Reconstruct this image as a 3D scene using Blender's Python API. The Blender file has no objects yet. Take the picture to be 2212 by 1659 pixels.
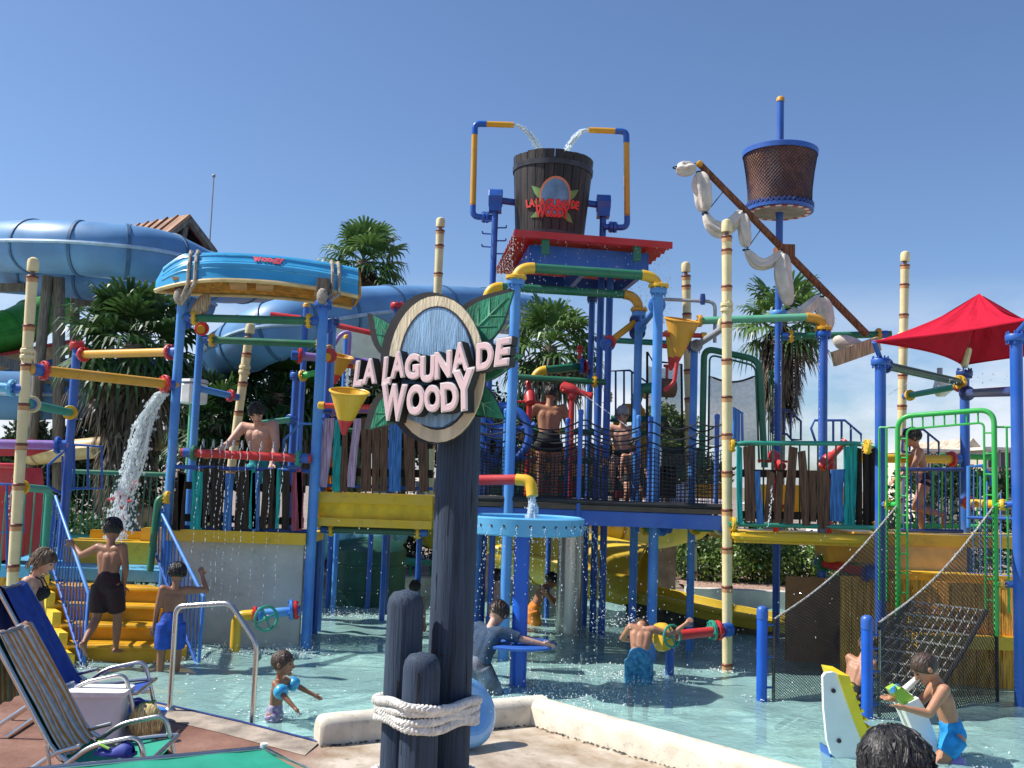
import bpy, math, random
import numpy as np
from mathutils import Vector, Matrix
random.seed(7); rng = np.random.default_rng(11)
sc = bpy.context.scene; COL = sc.collection
V = Vector; PI = math.pi; rad = math.radians

# ---------------------------------------------------------------- camera, sky, sun, exposure
cam = bpy.data.cameras.new('camera'); camo = bpy.data.objects.new('camera', cam); COL.objects.link(camo)
cam.sensor_width = 36; cam.lens = 36*2150/2212; cam.clip_start = .1; cam.clip_end = 3000
CAM_H, PITCH, ROLL = 2.0, rad(5.4), rad(1.95)
camo.matrix_world = Matrix.Translation((0, 0, CAM_H)) @ Matrix.Rotation(PI/2+PITCH, 4, 'X') @ Matrix.Rotation(ROLL, 4, 'Z')
sc.camera = camo
SUN_EL, SUN_AZ = rad(50), rad(-87)          # azimuth from +Y, clockwise; the sun stands high on the left
sdir = V((math.sin(SUN_AZ)*math.cos(SUN_EL), math.cos(SUN_AZ)*math.cos(SUN_EL), math.sin(SUN_EL)))
sun = bpy.data.lights.new('sun', 'SUN'); sun.energy = 5; sun.angle = rad(.53); sun.color = (1, .95, .87)
suno = bpy.data.objects.new('sun', sun); COL.objects.link(suno); suno.rotation_euler = sdir.to_track_quat('Z', 'Y').to_euler(); suno.location = (-20, 5, 30)
w = bpy.data.worlds.new('World'); sc.world = w; w.use_nodes = True
nt = w.node_tree; bg = nt.nodes['Background']; bg.inputs[1].default_value = .094
sky = nt.nodes.new('ShaderNodeTexSky'); sky.sky_type = 'NISHITA'; sky.sun_disc = False
sky.sun_elevation = SUN_EL; sky.sun_rotation = SUN_AZ; sky.altitude = 0; sky.air_density = 1.0; sky.dust_density = .7; sky.ozone_density = 3.0
tin = nt.nodes.new('ShaderNodeMix'); tin.data_type = 'RGBA'; tin.blend_type = 'MULTIPLY'; tin.inputs[0].default_value = 1; tin.inputs[7].default_value = (.89, .98, 1.13, 1); nt.links.new(sky.outputs[0], tin.inputs[6])
# a few low clouds along the horizon
tc = nt.nodes.new('ShaderNodeTexCoord'); sep = nt.nodes.new('ShaderNodeSeparateXYZ'); nt.links.new(tc.outputs['Generated'], sep.inputs[0])
mp = nt.nodes.new('ShaderNodeMapping'); mp.inputs['Scale'].default_value = (3.2, 3.2, 8.5); mp.inputs['Location'].default_value = (1.3, .4, .2)
nt.links.new(tc.outputs['Generated'], mp.inputs[0])
ns = nt.nodes.new('ShaderNodeTexNoise'); ns.inputs['Scale'].default_value = 1.5; ns.inputs['Detail'].default_value = 7; ns.inputs['Roughness'].default_value = .6
nt.links.new(mp.outputs[0], ns.inputs[0])
cr = nt.nodes.new('ShaderNodeMapRange'); cr.inputs[1].default_value = .36; cr.inputs[2].default_value = .56; nt.links.new(ns.outputs[0], cr.inputs[0])
hr = nt.nodes.new('ShaderNodeMapRange'); hr.inputs[1].default_value = .20; hr.inputs[2].default_value = .06; nt.links.new(sep.outputs[2], hr.inputs[0])
mu = nt.nodes.new('ShaderNodeMath'); mu.operation = 'MULTIPLY'; nt.links.new(cr.outputs[0], mu.inputs[0]); nt.links.new(hr.outputs[0], mu.inputs[1])
m2 = nt.nodes.new('ShaderNodeMath'); m2.operation = 'MULTIPLY'; m2.inputs[1].default_value = .9; nt.links.new(mu.outputs[0], m2.inputs[0])
mx = nt.nodes.new('ShaderNodeMix'); mx.data_type = 'RGBA'; mx.inputs[7].default_value = (7.2, 7.5, 8.2, 1)
nt.links.new(m2.outputs[0], mx.inputs[0]); nt.links.new(tin.outputs[2], mx.inputs[6]); nt.links.new(mx.outputs[2], bg.inputs[0])
vs = sc.view_settings; vs.view_transform = 'Standard'; vs.look = 'None'; vs.exposure = .45; vs.gamma = 1; vs.use_curve_mapping = False
sc.cycles.max_bounces = 8; sc.cycles.transparent_max_bounces = 24; sc.cycles.caustics_reflective = False; sc.cycles.caustics_refractive = False
sc.cycles.sample_clamp_indirect = 4

# ---------------------------------------------------------------- measuring: picture position (photo width 2212) + distance -> a point in the place
CR = camo.matrix_world.to_3x3(); CP = camo.matrix_world.translation.copy()
def ray(px, py): return CR @ V(((px-1106)/2150, -(py-829.5)/2150, -1))
def D(px, py, Y): d = ray(px, py); return CP + d*(Y/d.y)
WZ, FZ = -.12, -.55
def G(px, py, z=WZ): d = ray(px, py); return CP + d*((z-CAM_H)/d.z)
def zat(py, p):      # height above p at which a vertical through p crosses picture row py
    lo, hi = -2., 12.
    for _ in range(40):
        m = (lo+hi)/2; q = CR.transposed() @ (V((p[0], p[1], m))-CP)
        if 829.5-2150*q.y/-q.z > py: lo = m
        else: hi = m
    return (lo+hi)/2

# ---------------------------------------------------------------- materials
MATS = {}
def sock(n, *names):
    for k in names:
        if k in n.inputs: return n.inputs[k]
def mat(name, col, rough=.5, var=.12, scale=6, bump=0, bscale=40, metal=0, spec=.5, stretch=None, col2=None, coat=0, stain=0, detail=4):
    """painted or natural surface: base colour broken up by noise, optional second colour, fine relief"""
    if name in MATS: return MATS[name]
    m = bpy.data.materials.new(name); m.use_nodes = True; n = m.node_tree.nodes; L = m.node_tree.links; b = n['Principled BSDF']
    b.inputs['Roughness'].default_value = rough; b.inputs['Metallic'].default_value = metal
    s = sock(b, 'Specular IOR Level', 'Specular');  s.default_value = spec
    s = sock(b, 'Coat Weight');  s.default_value = coat
    t = n.new('ShaderNodeTexCoord'); mpn = n.new('ShaderNodeMapping'); L.new(t.outputs['Object'], mpn.inputs[0])
    mpn.inputs['Scale'].default_value = stretch or (1, 1, 1)
    no = n.new('ShaderNodeTexNoise'); no.inputs['Scale'].default_value = scale; no.inputs['Detail'].default_value = detail; L.new(mpn.outputs[0], no.inputs[0])
    c2 = col2 or tuple(min(1, c*(1+2.2*var)+.02*var) for c in col); c1 = col if col2 else tuple(c*(1-1.6*var) for c in col)
    r = n.new('ShaderNodeMapRange'); r.inputs[1].default_value = .32; r.inputs[2].default_value = .68; L.new(no.outputs[0], r.inputs[0])
    mxn = n.new('ShaderNodeMix'); mxn.data_type = 'RGBA'; mxn.inputs[6].default_value = (*c1, 1); mxn.inputs[7].default_value = (*c2, 1); L.new(r.outputs[0], mxn.inputs[0])
    out = mxn.outputs[2]
    if stain:
        n3 = n.new('ShaderNodeTexNoise'); n3.inputs['Scale'].default_value = scale*3.3; n3.inputs['Detail'].default_value = 8; n3.inputs['Roughness'].default_value = .7; L.new(mpn.outputs[0], n3.inputs[0])
        r3 = n.new('ShaderNodeMapRange'); r3.inputs[1].default_value = .55; r3.inputs[2].default_value = .72; r3.inputs[4].default_value = stain; L.new(n3.outputs[0], r3.inputs[0])
        x3 = n.new('ShaderNodeMix'); x3.data_type = 'RGBA'; x3.inputs[7].default_value = (.09, .075, .055, 1); L.new(r3.outputs[0], x3.inputs[0]); L.new(out, x3.inputs[6]); out = x3.outputs[2]
    L.new(out, b.inputs['Base Color'])
    rr = n.new('ShaderNodeMapRange'); rr.inputs[3].default_value = max(.03, rough-.1); rr.inputs[4].default_value = min(1, rough+.15); L.new(no.outputs[0], rr.inputs[0]); L.new(rr.outputs[0], b.inputs['Roughness'])
    if bump:
        n2 = n.new('ShaderNodeTexNoise'); n2.inputs['Scale'].default_value = bscale; n2.inputs['Detail'].default_value = 5; L.new(mpn.outputs[0], n2.inputs[0])
        bp = n.new('ShaderNodeBump'); bp.inputs['Strength'].default_value = bump; bp.inputs['Distance'].default_value = .02; L.new(n2.outputs[0], bp.inputs['Height']); L.new(bp.outputs[0], b.inputs['Normal'])
    MATS[name] = m; return m
def paint(name, col, rough=.36, var=.10): return mat(name, tuple(c*.92 for c in col), rough, var, 2.4, .06, 60, spec=.45, stain=.34, col2=tuple(c*.86+.045 for c in col), detail=7)
BLUE = paint('blue paint', (.010, .105, .47)); LBLUE = mat('sun bleached blue paint', (.035, .18, .60), .38, .1, 1.6, .05, 60, spec=.45, col2=(.11, .33, .68), stain=.22); SKYB = paint('sky blue paint', (.10, .42, .72))
NAVY = paint('dark blue paint', (.008, .042, .21)); GREEN = paint('green paint', (.008, .16, .075)); TEAL = paint('teal paint', (.015, .30, .20)); MINT = paint('pale green paint', (.10, .40, .24))
LIME = paint('bright green paint', (.02, .42, .06)); YEL = paint('yellow paint', (.80, .47, .010)); ORA = paint('amber paint', (.70, .34, .012)); RED = paint('red paint', (.58, .014, .014))
PUR = paint('lilac paint', (.30, .18, .50)); GREY = paint('grey paint', (.32, .34, .38)); CREAM = paint('cream paint', (.72, .62, .36)); DKGREEN = paint('dark green paint', (.01, .085, .045))
STEEL = mat('brushed steel', (.55, .53, .48), .28, .1, 3, .15, 30, metal=1, stretch=(1, 1, .1)); CHROME = mat('steel tube', (.62, .60, .55), .25, .06, 4, metal=1)
BLACK = mat('black paint', (.012, .012, .013), .5, .2); ROPE_W = mat('white rope', (.68, .65, .60), .85, .10, 30, .2, 260); ROPE_B = mat('black net cord', (.012, .012, .016), .7, .2); ROPE_G = mat('grey rope', (.36, .31, .25), .9, .2, 40, .5, 150)
NETG = mat('faded grey rope net', (.34, .33, .31), .85, .25, 20, .3, 100)
WOODS = {}
def wood(name, col, var=.3, axis='Z'):
    st = {'Z': (14, 14, .9), 'X': (.9, 14, 14), 'Y': (14, .9, 14)}[axis]
    return mat(name, col, .75, var, 4, .5, 9, stretch=st, spec=.25, detail=6)
W_DARK = wood('dark stained wood', (.030, .020, .014)); W_BROWN = wood('brown board wood', (.115, .056, .033)); W_TEAL = wood('teal board wood', (.015, .27, .24)); W_BLUE = wood('blue board wood', (.05, .15, .36)); W_PINK = wood('lilac board wood', (.40, .27, .36)); W_MAR = wood('maroon board wood', (.28, .06, .085))
W_GREY = wood('weathered post wood', (.17, .135, .105)); W_SPAR = wood('spar wood', (.20, .085, .045)); W_POST = mat('blue grey post wood', (.036, .054, .086), .7, .2, 5, .4, 12, stretch=(16, 16, .5), spec=.25, detail=7); W_TIMB = wood('pale timber', (.42, .31, .19)); W_ORANGE = wood('orange wood', (.72, .29, .045))
PLATE = mat('grey white wall panel', (.50, .48, .44), .6, .07, 2.5, .2, 25, stain=.25)
# ---------------------------------------------------------------- mesh building
def basis(d):
    d = V(d).normalized(); a = V((0, 0, 1)) if abs(d.z) < .9 else V((1, 0, 0)); u = a.cross(d).normalized(); return u, d.cross(u), d
class MB:
    def __init__(s): s.v = []; s.f = []; s.mi = []; s.cur = 0
    def add(s, vs, fs):
        o = len(s.v); s.v += [tuple(x) for x in vs]; s.f += [tuple(i+o for i in f) for f in fs]; s.mi += [s.cur]*len(fs); return s
    def tube(s, pts, r, n=12, cap=True, closed=False):
        pts = [V(p) for p in pts]; k = len(pts); rs = r if isinstance(r, (list, tuple)) else [r]*k
        vs = []; u = None
        for i, p in enumerate(pts):
            if closed: t = pts[(i+1) % k]-pts[i-1]
            else: t = pts[min(i+1, k-1)]-pts[max(i-1, 0)]
            t.normalize()
            if u is None: u, _, _ = basis(t)
            u = (u-t*u.dot(t)).normalized(); w_ = t.cross(u)
            for j in range(n):
                a = 2*PI*j/n; vs.append(p+(u*math.cos(a)+w_*math.sin(a))*rs[i])
        fs = []
        for i in range(k if closed else k-1):
            i2 = (i+1) % k
            for j in range(n): fs.append((i*n+j, i*n+(j+1) % n, i2*n+(j+1) % n, i2*n+j))
        if cap and not closed: fs.append(tuple(range(n))[::-1]); fs.append(tuple((k-1)*n+j for j in range(n)))
        return s.add(vs, fs)
    def lathe(s, prof, o, ax=(0, 0, 1), n=24, capa=True, capb=True):   # prof: (radius, distance along the axis)
        u, w_, d = basis(ax); o = V(o); vs = [o+d*h+(u*math.cos(2*PI*j/n)+w_*math.sin(2*PI*j/n))*r for r, h in prof for j in range(n)]
        fs = [(i*n+j, i*n+(j+1) % n, (i+1)*n+(j+1) % n, (i+1)*n+j) for i in range(len(prof)-1) for j in range(n)]
        if capa: fs.append(tuple(range(n))[::-1])
        if capb: fs.append(tuple((len(prof)-1)*n+j for j in range(n)))
        return s.add(vs, fs)
    def box(s, c, sz, R=None):
        c = V(c); R = R or Matrix.Identity(3); h = V(sz)/2
        vs = [c+R @ V((x*h.x, y*h.y, z*h.z)) for x in (-1, 1) for y in (-1, 1) for z in (-1, 1)]
        return s.add(vs, [(0, 1, 3, 2), (4, 6, 7, 5), (0, 4, 5, 1), (2, 3, 7, 6), (0, 2, 6, 4), (1, 5, 7, 3)])
    def bar(s, a, b, wd, th, up=(0, 0, 1)):       # box from a to b, wd sideways, th along up
        a = V(a); b = V(b); d = (b-a); l = d.length; d.normalize(); x = d.cross(V(up)).normalized(); z = x.cross(d)
        return s.box((a+b)/2, (wd, l, th), Matrix((x, d, z)).transposed())
    def prism(s, poly, nrm, th):                  # flat outline (3D points) pushed along nrm by th
        n = V(nrm).normalized()*th; k = len(poly); vs = [V(p) for p in poly]+[V(p)+n for p in poly]
        fs = [tuple(range(k))[::-1], tuple(range(k, 2*k))]+[(i, (i+1) % k, k+(i+1) % k, k+i) for i in range(k)]
        return s.add(vs, fs)
    def ball(s, c, r, R=None, nu=12, nv=8):
        c = V(c); r = V(r) if hasattr(r, '__len__') else V((r, r, r)); R = R or Matrix.Identity(3); vs = [c+R @ V((0, 0, -r.z))]
        for i in range(1, nv):
            t = PI*i/nv-PI/2
            for j in range(nu): a = 2*PI*j/nu; vs.append(c+R @ V((r.x*math.cos(t)*math.cos(a), r.y*math.cos(t)*math.sin(a), r.z*math.sin(t))))
        vs.append(c+R @ V((0, 0, r.z))); top = len(vs)-1; fs = [(0, 1+(j+1) % nu, 1+j) for j in range(nu)]
        for i in range(nv-2): fs += [(1+i*nu+j, 1+i*nu+(j+1) % nu, 1+(i+1)*nu+(j+1) % nu, 1+(i+1)*nu+j) for j in range(nu)]
        fs += [(top, 1+(nv-2)*nu+j, 1+(nv-2)*nu+(j+1) % nu) for j in range(nu)]
        return s.add(vs, fs)
    def grid(s, rows):                            # rows of points -> quads
        k = len(rows[0]); vs = [p for r in rows for p in r]
        return s.add(vs, [(i*k+j, i*k+j+1, (i+1)*k+j+1, (i+1)*k+j) for i in range(len(rows)-1) for j in range(k-1)])
    def mesh(s, name, mats, off=None, sharp=40):
        me = bpy.data.meshes.new(name); vs = s.v
        if off is not None: vs = [(x-off[0], y-off[1], z-off[2]) for x, y, z in vs]
        me.from_pydata(vs, [], s.f); me.validate()
        for m in (mats if isinstance(mats, (list, tuple)) else [mats]): me.materials.append(m)
        if any(s.mi) and len(me.polygons) == len(s.mi): me.polygons.foreach_set('material_index', s.mi)
        me.update()
        if sharp:
            me.polygons.foreach_set('use_smooth', [True]*len(me.polygons)); me.set_sharp_from_angle(angle=rad(sharp))
        return me
ROOTLOC = {}
def link(o): COL.objects.link(o); return o
def thing(name, label, cat, loc, group=None):
    o = link(bpy.data.objects.new(name, None)); o.location = loc; o.empty_display_size = .2; ROOTLOC[o] = V(loc)
    o['label'] = label; o['category'] = cat
    if group: o['group'] = group
    return o
def part(name, mb, m, parent, sharp=40, label=None, kind=None):
    off = ROOTLOC[parent]; o = link(bpy.data.objects.new(name, mb.mesh(name, m, off, sharp))); o.parent = parent; ROOTLOC[o] = off
    if label: o['label'] = label
    if kind: o['kind'] = kind
    return o
def solo(name, mb, m, label=None, cat=None, group=None, kind=None, sharp=40, loc=None):
    loc = V(loc) if loc is not None else V(mb.v[0]); o = link(bpy.data.objects.new(name, mb.mesh(name, m, loc, sharp))); o.location = loc; ROOTLOC[o] = loc
    if kind: o['kind'] = kind
    if label: o['label'] = label
    if cat: o['category'] = cat
    if group: o['group'] = group
    return o
_unit = {}
def stick(name, a, b, r, m, parent, n=8):         # straight round bar sharing one mesh per material
    k = (m.name, n, name)
    if k not in _unit: _unit[k] = MB().lathe([(1, 0), (1, 1)], (0, 0, 0), n=n).mesh(name, m)
    o = link(bpy.data.objects.new(name, _unit[k])); o.parent = parent; a = V(a)-ROOTLOC[parent]; b = V(b)-ROOTLOC[parent]; d = b-a
    o.matrix_basis = Matrix.Translation(a) @ d.to_track_quat('Z', 'Y').to_matrix().to_4x4() @ Matrix.Diagonal((r, r, d.length, 1)); return o
_ubox = {}
def plank(name, a, b, wd, th, m, parent, face=(0, -1, 0), taper=None, wob=.06):   # board from a to b, width wd, thickness th along face; irregular outline
    a = V(a); b = V(b); d = b-a; f = V(face); f = (f-d*(f.dot(d)/d.length_squared)).normalized(); x = d.cross(f).normalized()
    l, r_ = [], []; k = 4; ph = random.random()*6
    for i in range(k+1):
        t = i/k; w0 = wd*.5*(1+wob*math.sin(ph+t*5)+(taper or 0)*(t-.5)); off = wd*wob*.7*math.sin(ph*2+t*3.3)
        l.append(a+d*t+x*(off-w0)); r_.append(a+d*t+x*(off+w0))
    r_[-1] = r_[-1]+d.normalized()*random.uniform(-.03, .03)
    return part(name, MB().prism(l+r_[::-1], f, th), m, parent, 30)
def fl(mb, p, ax, R, th=.05):                     # bolted pipe flange
    R *= .75; th *= .8; ax = V(ax).normalized(); p = V(p); mb.lathe([(R*.93, -th/2), (R, -th*.36), (R, th*.36), (R*.93, th/2)], p, ax, 20); u, w_, _ = basis(ax)
    for i in range(8):
        a = 2*PI*i/8+.2; q = p+(u*math.cos(a)+w_*math.sin(a))*R*.82; mb.lathe([(R*.09, -th*.95), (R*.09, th*.95)], q, ax, 6)
    return mb
def pipe(parent, a, b, r, m, f0=None, f1=None, name='pipe', fr=1.75, inset=.0, n=16):
    r *= .72; a = V(a); b = V(b); d = (b-a).normalized(); o = part(name, MB().tube([a, b], r, n), m, parent)
    for f, p, s in ((f0, a, 1), (f1, b, -1)):
        if f:
            part('flange', fl(MB(), p+d*s*(.05+inset), d, r*fr*1.42, .05), f, o)
            part('stub', MB().lathe([(r*1.12, -.10), (r*1.12, .0), (r*1.45, .005), (r*1.45, .02)], p+d*s*(.03+inset), d*s, 16), MATS['blue paint'], o)
    return o
def arc(a, c, b, k=8):                            # rounded corner a-c-b
    a, b, c = V(a), V(b), V(c); return [(a*(1-t)**2+c*2*t*(1-t)+b*t*t) for t in [i/k for i in range(k+1)]]
def fillet(pts, r, k=6):
    pts = [V(p) for p in pts]; out = [pts[0]]
    for i in range(1, len(pts)-1):
        p = pts[i]; d0 = (pts[i-1]-p); d1 = (pts[i+1]-p); rr = min(r, d0.length*.49, d1.length*.49); out += arc(p+d0.normalized()*rr, p, p+d1.normalized()*rr, k)
    return out+[pts[-1]]
def elbow(parent, a, c, b, r, m, name='elbow', n=14, lab=None): return part(name, MB().tube(arc(a, c, b, 10), r*.74, n), m, parent, label=lab)
def post(parent, p, ztop, r, m, zbot=FZ, cap=None, name='post', n=16, collar=None):
    r *= .58; o = part(name, MB().lathe([(r, zbot), (r, ztop)], (p[0], p[1], 0), n=n), m, parent)
    if collar: part('collar', fl(MB(), (p[0], p[1], ztop-.04), (0, 0, 1), r*2.3, .09), collar, o)
    if cap: part('cap', MB().lathe([(r*1.15, -.03), (r*1.15, .015), (r*.95, .015+.35*r), (r*.5, .015+.6*r)], (p[0], p[1], ztop), n=14), cap, o)
    return o
def pickets(parent, a0, a1, b0, b1, n, r, m, ends=False):   # bars between the line a0-a1 (bottom) and b0-b1 (top)
    for i in range(n):
        t = (i+(.0 if ends else .5))/((n-1) if ends else n); stick('picket', V(a0).lerp(V(a1), t), V(b0).lerp(V(b1), t), r*.75, m, parent, 6)
def rail(parent, pts, r, m, name='rail', fil=0, n=10): return part(name, MB().tube(fillet(pts, fil) if fil else pts, r, n), m, parent)
def net_panel(P, nu, nv, r, diag=False, seg=1):   # P(u,v) -> point; cords as thin tubes
    mb = MB()
    def ln(a, b):
        k = max(2, int(seg*max(abs(a[0]-b[0])*nu, abs(a[1]-b[1])*nv)/2)); mb.tube([P(a[0]+(b[0]-a[0])*i/k, a[1]+(b[1]-a[1])*i/k) for i in range(k+1)], r, 3, cap=False)
    if not diag:
        for i in range(nu+1): ln((i/nu, 0), (i/nu, 1))
        for j in range(nv+1): ln((0, j/nv), (1, j/nv))
    else:
        for i in range(-nv, nu+1):
            for sgn in (1, -1):
                # line u = (i + sgn*t*nv)/nu
                t0, t1 = 0., 1.
                u0 = i/nu if sgn > 0 else (i+nv)/nu; du = sgn*nv/nu
                lo = (0-u0)/du; hi = (1-u0)/du
                if lo > hi: lo, hi = hi, lo
                t0 = max(t0, lo); t1 = min(t1, hi)
                if t1-t0 > 1e-3: ln((u0+du*t0, t0), (u0+du*t1, t1))
    return mb
# ================================================================ setting: ground, pool, water, deck, kerbs
DECK = mat('stamped deck concrete', (.22, .11, .075), .7, .3, 2.2, .35, 22, col2=(.33, .19, .14), stain=.35, detail=8)
def deck_material():
    m = bpy.data.materials.new('deck concrete worn from red to tan'); m.use_nodes = True; n = m.node_tree.nodes; L = m.node_tree.links; b = n['Principled BSDF']
    t = n.new('ShaderNodeTexCoord'); sp = n.new('ShaderNodeSeparateXYZ'); L.new(t.outputs['Object'], sp.inputs[0])
    def noise(s, d=6, r=.6): x = n.new('ShaderNodeTexNoise'); x.inputs['Scale'].default_value = s; x.inputs['Detail'].default_value = d; x.inputs['Roughness'].default_value = r; L.new(t.outputs['Object'], x.inputs[0]); return x.outputs[0]
    def mr(i, a, b_, c=0, d=1): x = n.new('ShaderNodeMapRange'); x.inputs[1].default_value = a; x.inputs[2].default_value = b_; x.inputs[3].default_value = c; x.inputs[4].default_value = d; L.new(i, x.inputs[0]); return x.outputs[0]
    def mixc(f, a, b_):
        x = n.new('ShaderNodeMix'); x.data_type = 'RGBA'
        for i, v in ((6, a), (7, b_)):
            if isinstance(v, tuple): x.inputs[i].default_value = (*v, 1)
            else: L.new(v, x.inputs[i])
        L.new(f, x.inputs[0]); return x.outputs[2]
    redd = mixc(mr(noise(1.6), .35, .65), (.17, .072, .045), (.30, .165, .12)); tan = mixc(mr(noise(2.3), .35, .62), (.30, .22, .14), (.56, .49, .40))
    tan = mixc(mr(noise(6.5, 9, .72), .56, .68, 0, .75), tan, (.13, .085, .06)); tan = mixc(mr(noise(3.2, 8), .58, .7, 0, .6), tan, (.36, .17, .09))
    ad = n.new('ShaderNodeMath'); ad.operation = 'MULTIPLY_ADD'; L.new(noise(2.1), ad.inputs[0]); ad.inputs[1].default_value = .55; L.new(sp.outputs[0], ad.inputs[2])
    col = mixc(mr(ad.outputs[0], -1.25, -.85), redd, tan); L.new(col, b.inputs['Base Color'])
    L.new(mr(noise(1.1), .35, .65, .28, .8), b.inputs['Roughness']); bp = n.new('ShaderNodeBump'); bp.inputs['Strength'].default_value = .5; bp.inputs['Distance'].default_value = .02; L.new(noise(14, 7), bp.inputs['Height']); L.new(bp.outputs[0], b.inputs['Normal'])
    return m
g = MB().grid([[V((x, y, -.75)) for x in (-900, -60, 0, 60, 900)] for y in (-300, 0, 60, 1500)])
solo('ground', g, mat('dry ground', (.20, .16, .11), .9, .25, .3, .3, 3), kind='structure', loc=(0, 0, -.75))
POOLC = mat('pale turquoise pool paint', (.52, .78, .73), .6, .10, 1.4, .2, 18, col2=(.64, .84, .78), stain=.12)
solo('pool_floor', MB().box((1, 11, FZ-.06), (34, 17, .12)), POOLC, kind='structure', loc=(1, 11, FZ))
# water surface: small real waves, see-through and glossy
xs = np.arange(-9.5, 11.5, .055); ys = np.arange(5.6, 18.3, .055); X, Yg = np.meshgrid(xs, ys); Z = np.zeros_like(X)
for _ in range(46):
    k = rng.uniform(2.5, 20); a = rng.uniform(0, 2*PI); Z += np.sin(X*k*math.cos(a)+Yg*k*math.sin(a)+rng.uniform(0, 6.3))*.0135/k**.75/1.15
for cx, cy, am in ((.2, 10.4, .012), (1.5, 11.1, .012), (-1.95, 8.8, .008), (3.5, 8.4, .012), (-4.3, 10.6, .01), (-.5, 12.6, .012), (1.2, 12.8, .010), (-1.2, 11.6, .008)):
    rr = np.hypot(X-cx, Yg-cy); Z += am*np.sin(rr*19)*np.exp(-rr*1.3)
ny, nx = X.shape; me = bpy.data.meshes.new('water'); me.vertices.add(nx*ny); me.vertices.foreach_set('co', np.stack([X, Yg, Z+WZ], -1).ravel())
idx = np.arange(nx*ny).reshape(ny, nx); q = np.stack([idx[:-1, :-1], idx[:-1, 1:], idx[1:, 1:], idx[1:, :-1]], -1).reshape(-1, 4)
me.loops.add(q.size); me.loops.foreach_set('vertex_index', q.ravel()); me.polygons.add(len(q)); me.polygons.foreach_set('loop_start', np.arange(len(q))*4); me.polygons.foreach_set('loop_total', np.full(len(q), 4)); me.update(); me.validate()
me.polygons.foreach_set('use_smooth', [True]*len(me.polygons))
def water_material():
    m = bpy.data.materials.new('pool water'); m.use_nodes = True; n = m.node_tree.nodes; L = m.node_tree.links; n.remove(n['Principled BSDF'])
    t = n.new('ShaderNodeTexCoord'); a = n.new('ShaderNodeTexNoise'); a.inputs['Scale'].default_value = 9; a.inputs['Detail'].default_value = 5; a.inputs['Roughness'].default_value = .62; L.new(t.outputs['Object'], a.inputs[0])
    bp = n.new('ShaderNodeBump'); bp.inputs['Strength'].default_value = .8; bp.inputs['Distance'].default_value = .05; L.new(a.outputs[0], bp.inputs['Height'])
    fr = n.new('ShaderNodeFresnel'); fr.inputs[0].default_value = 1.33; L.new(bp.outputs[0], fr.inputs[1])
    tr = n.new('ShaderNodeBsdfTransparent'); tr.inputs[0].default_value = (.88, .98, .97, 1); gl = n.new('ShaderNodeBsdfGlossy'); gl.inputs['Roughness'].default_value = .09; L.new(bp.outputs[0], gl.inputs['Normal'])
    df = n.new('ShaderNodeBsdfDiffuse'); df.inputs[0].default_value = (.47, .80, .77, 1); m0 = n.new('ShaderNodeMixShader'); m0.inputs[0].default_value = .45; L.new(tr.outputs[0], m0.inputs[1]); L.new(df.outputs[0], m0.inputs[2])
    mxs = n.new('ShaderNodeMixShader'); L.new(fr.outputs[0], mxs.inputs[0]); L.new(m0.outputs[0], mxs.inputs[1]); L.new(gl.outputs[0], mxs.inputs[2]); L.new(mxs.outputs[0], n['Material Output'].inputs[0]); return m
me.materials.append(water_material()); wo = link(bpy.data.objects.new('water', me)); wo['kind'] = 'structure'
# near deck: slab with its pool edge traced along the coping
E0 = [G(-260, 1478, 0), G(40, 1478, 0), G(330, 1519, 0), G(520, 1562, 0), G(690, 1606, 0)]
CL = G(692, 1613, 0); CC = G(1146, 1567, 0); CRt = CC+(G(1431, 1653, 0)-CC)*3.6
dk = [V((p.x, p.y, 0)) for p in E0]+[V((CL.x, CL.y, 0)), CC, CRt, V((7, -6, 0)), V((-9, -6, 0)), V((-9, E0[0].y, 0))]
DM = deck_material(); solo('deck', MB().prism([p+V((0, 0, -.72)) for p in dk][::-1], (0, 0, 1), .72), DM, kind='structure', loc=(0, 7, 0), sharp=25)
COPE = mat('grey coping concrete', (.30, .25, .20), .7, .2, 5, .3, 40, stain=.4); TILE = mat('dark blue edge tile', (.03, .05, .22), .35, .2, 30)
mb = MB(); mb2 = MB(); ip = [p+V((-.04, -.34, 0)) for p in E0]
mb.grid([[p+V((0, 0, .004)) for p in ip], [p+V((0, -.03, .014)) for p in E0]]); mb2.grid([[p+V((0, -.035, .02)) for p in E0], [p+V((0, .012, .018)) for p in E0], [p+V((0, .014, -.14)) for p in E0]])
solo('pool_coping', mb, COPE, kind='structure', loc=E0[2]); solo('edge_tile_line', mb2, TILE, kind='structure', loc=E0[2])
KERB = mat('rough white kerb render', (.68, .62, .50), .85, .10, 5, .35, 150, stain=.5)
def kerb(name, a, b, h, wd, label, rnd=True):
    a, b = V(a), V(b); d = (b-a); l = d.length; d.normalize(); s = V((-d.y, d.x, 0)); prof = [(0, -.02), (0, h-.06), (.015, h-.025), (.05, h), (wd-.05, h+.004), (wd-.015, h-.025), (wd, h-.06), (wd, -.45)]
    rows = []; st = [(0, .35), (.012, .7), (.04, .93), (.09, 1), (l*.5, 1), (l-.02, 1), (l, 1)] if rnd else [(0, 1), (l*.3, 1), (l*.6, 1), (l, 1)]
    for t, k in st: rows.append([a+d*t+s*(wd/2+(y-wd/2)*(.6+.4*k))+V((0, 0, z if z < 0 else z*(.72+.28*k))) for y, z in prof])
    m_ = MB().grid(rows); m_.add(rows[0], [tuple(range(8))[::-1]]); m_.add(rows[-1], [tuple(range(8))]); return solo(name, m_, KERB, label, 'kerb', loc=a, sharp=50)
kd = (CC-CL).normalized(); kerb('pool_kerb', CL, CC+kd*.18, .2, .19, 'short white rounded pool kerb behind the blue-grey sign posts')
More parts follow.
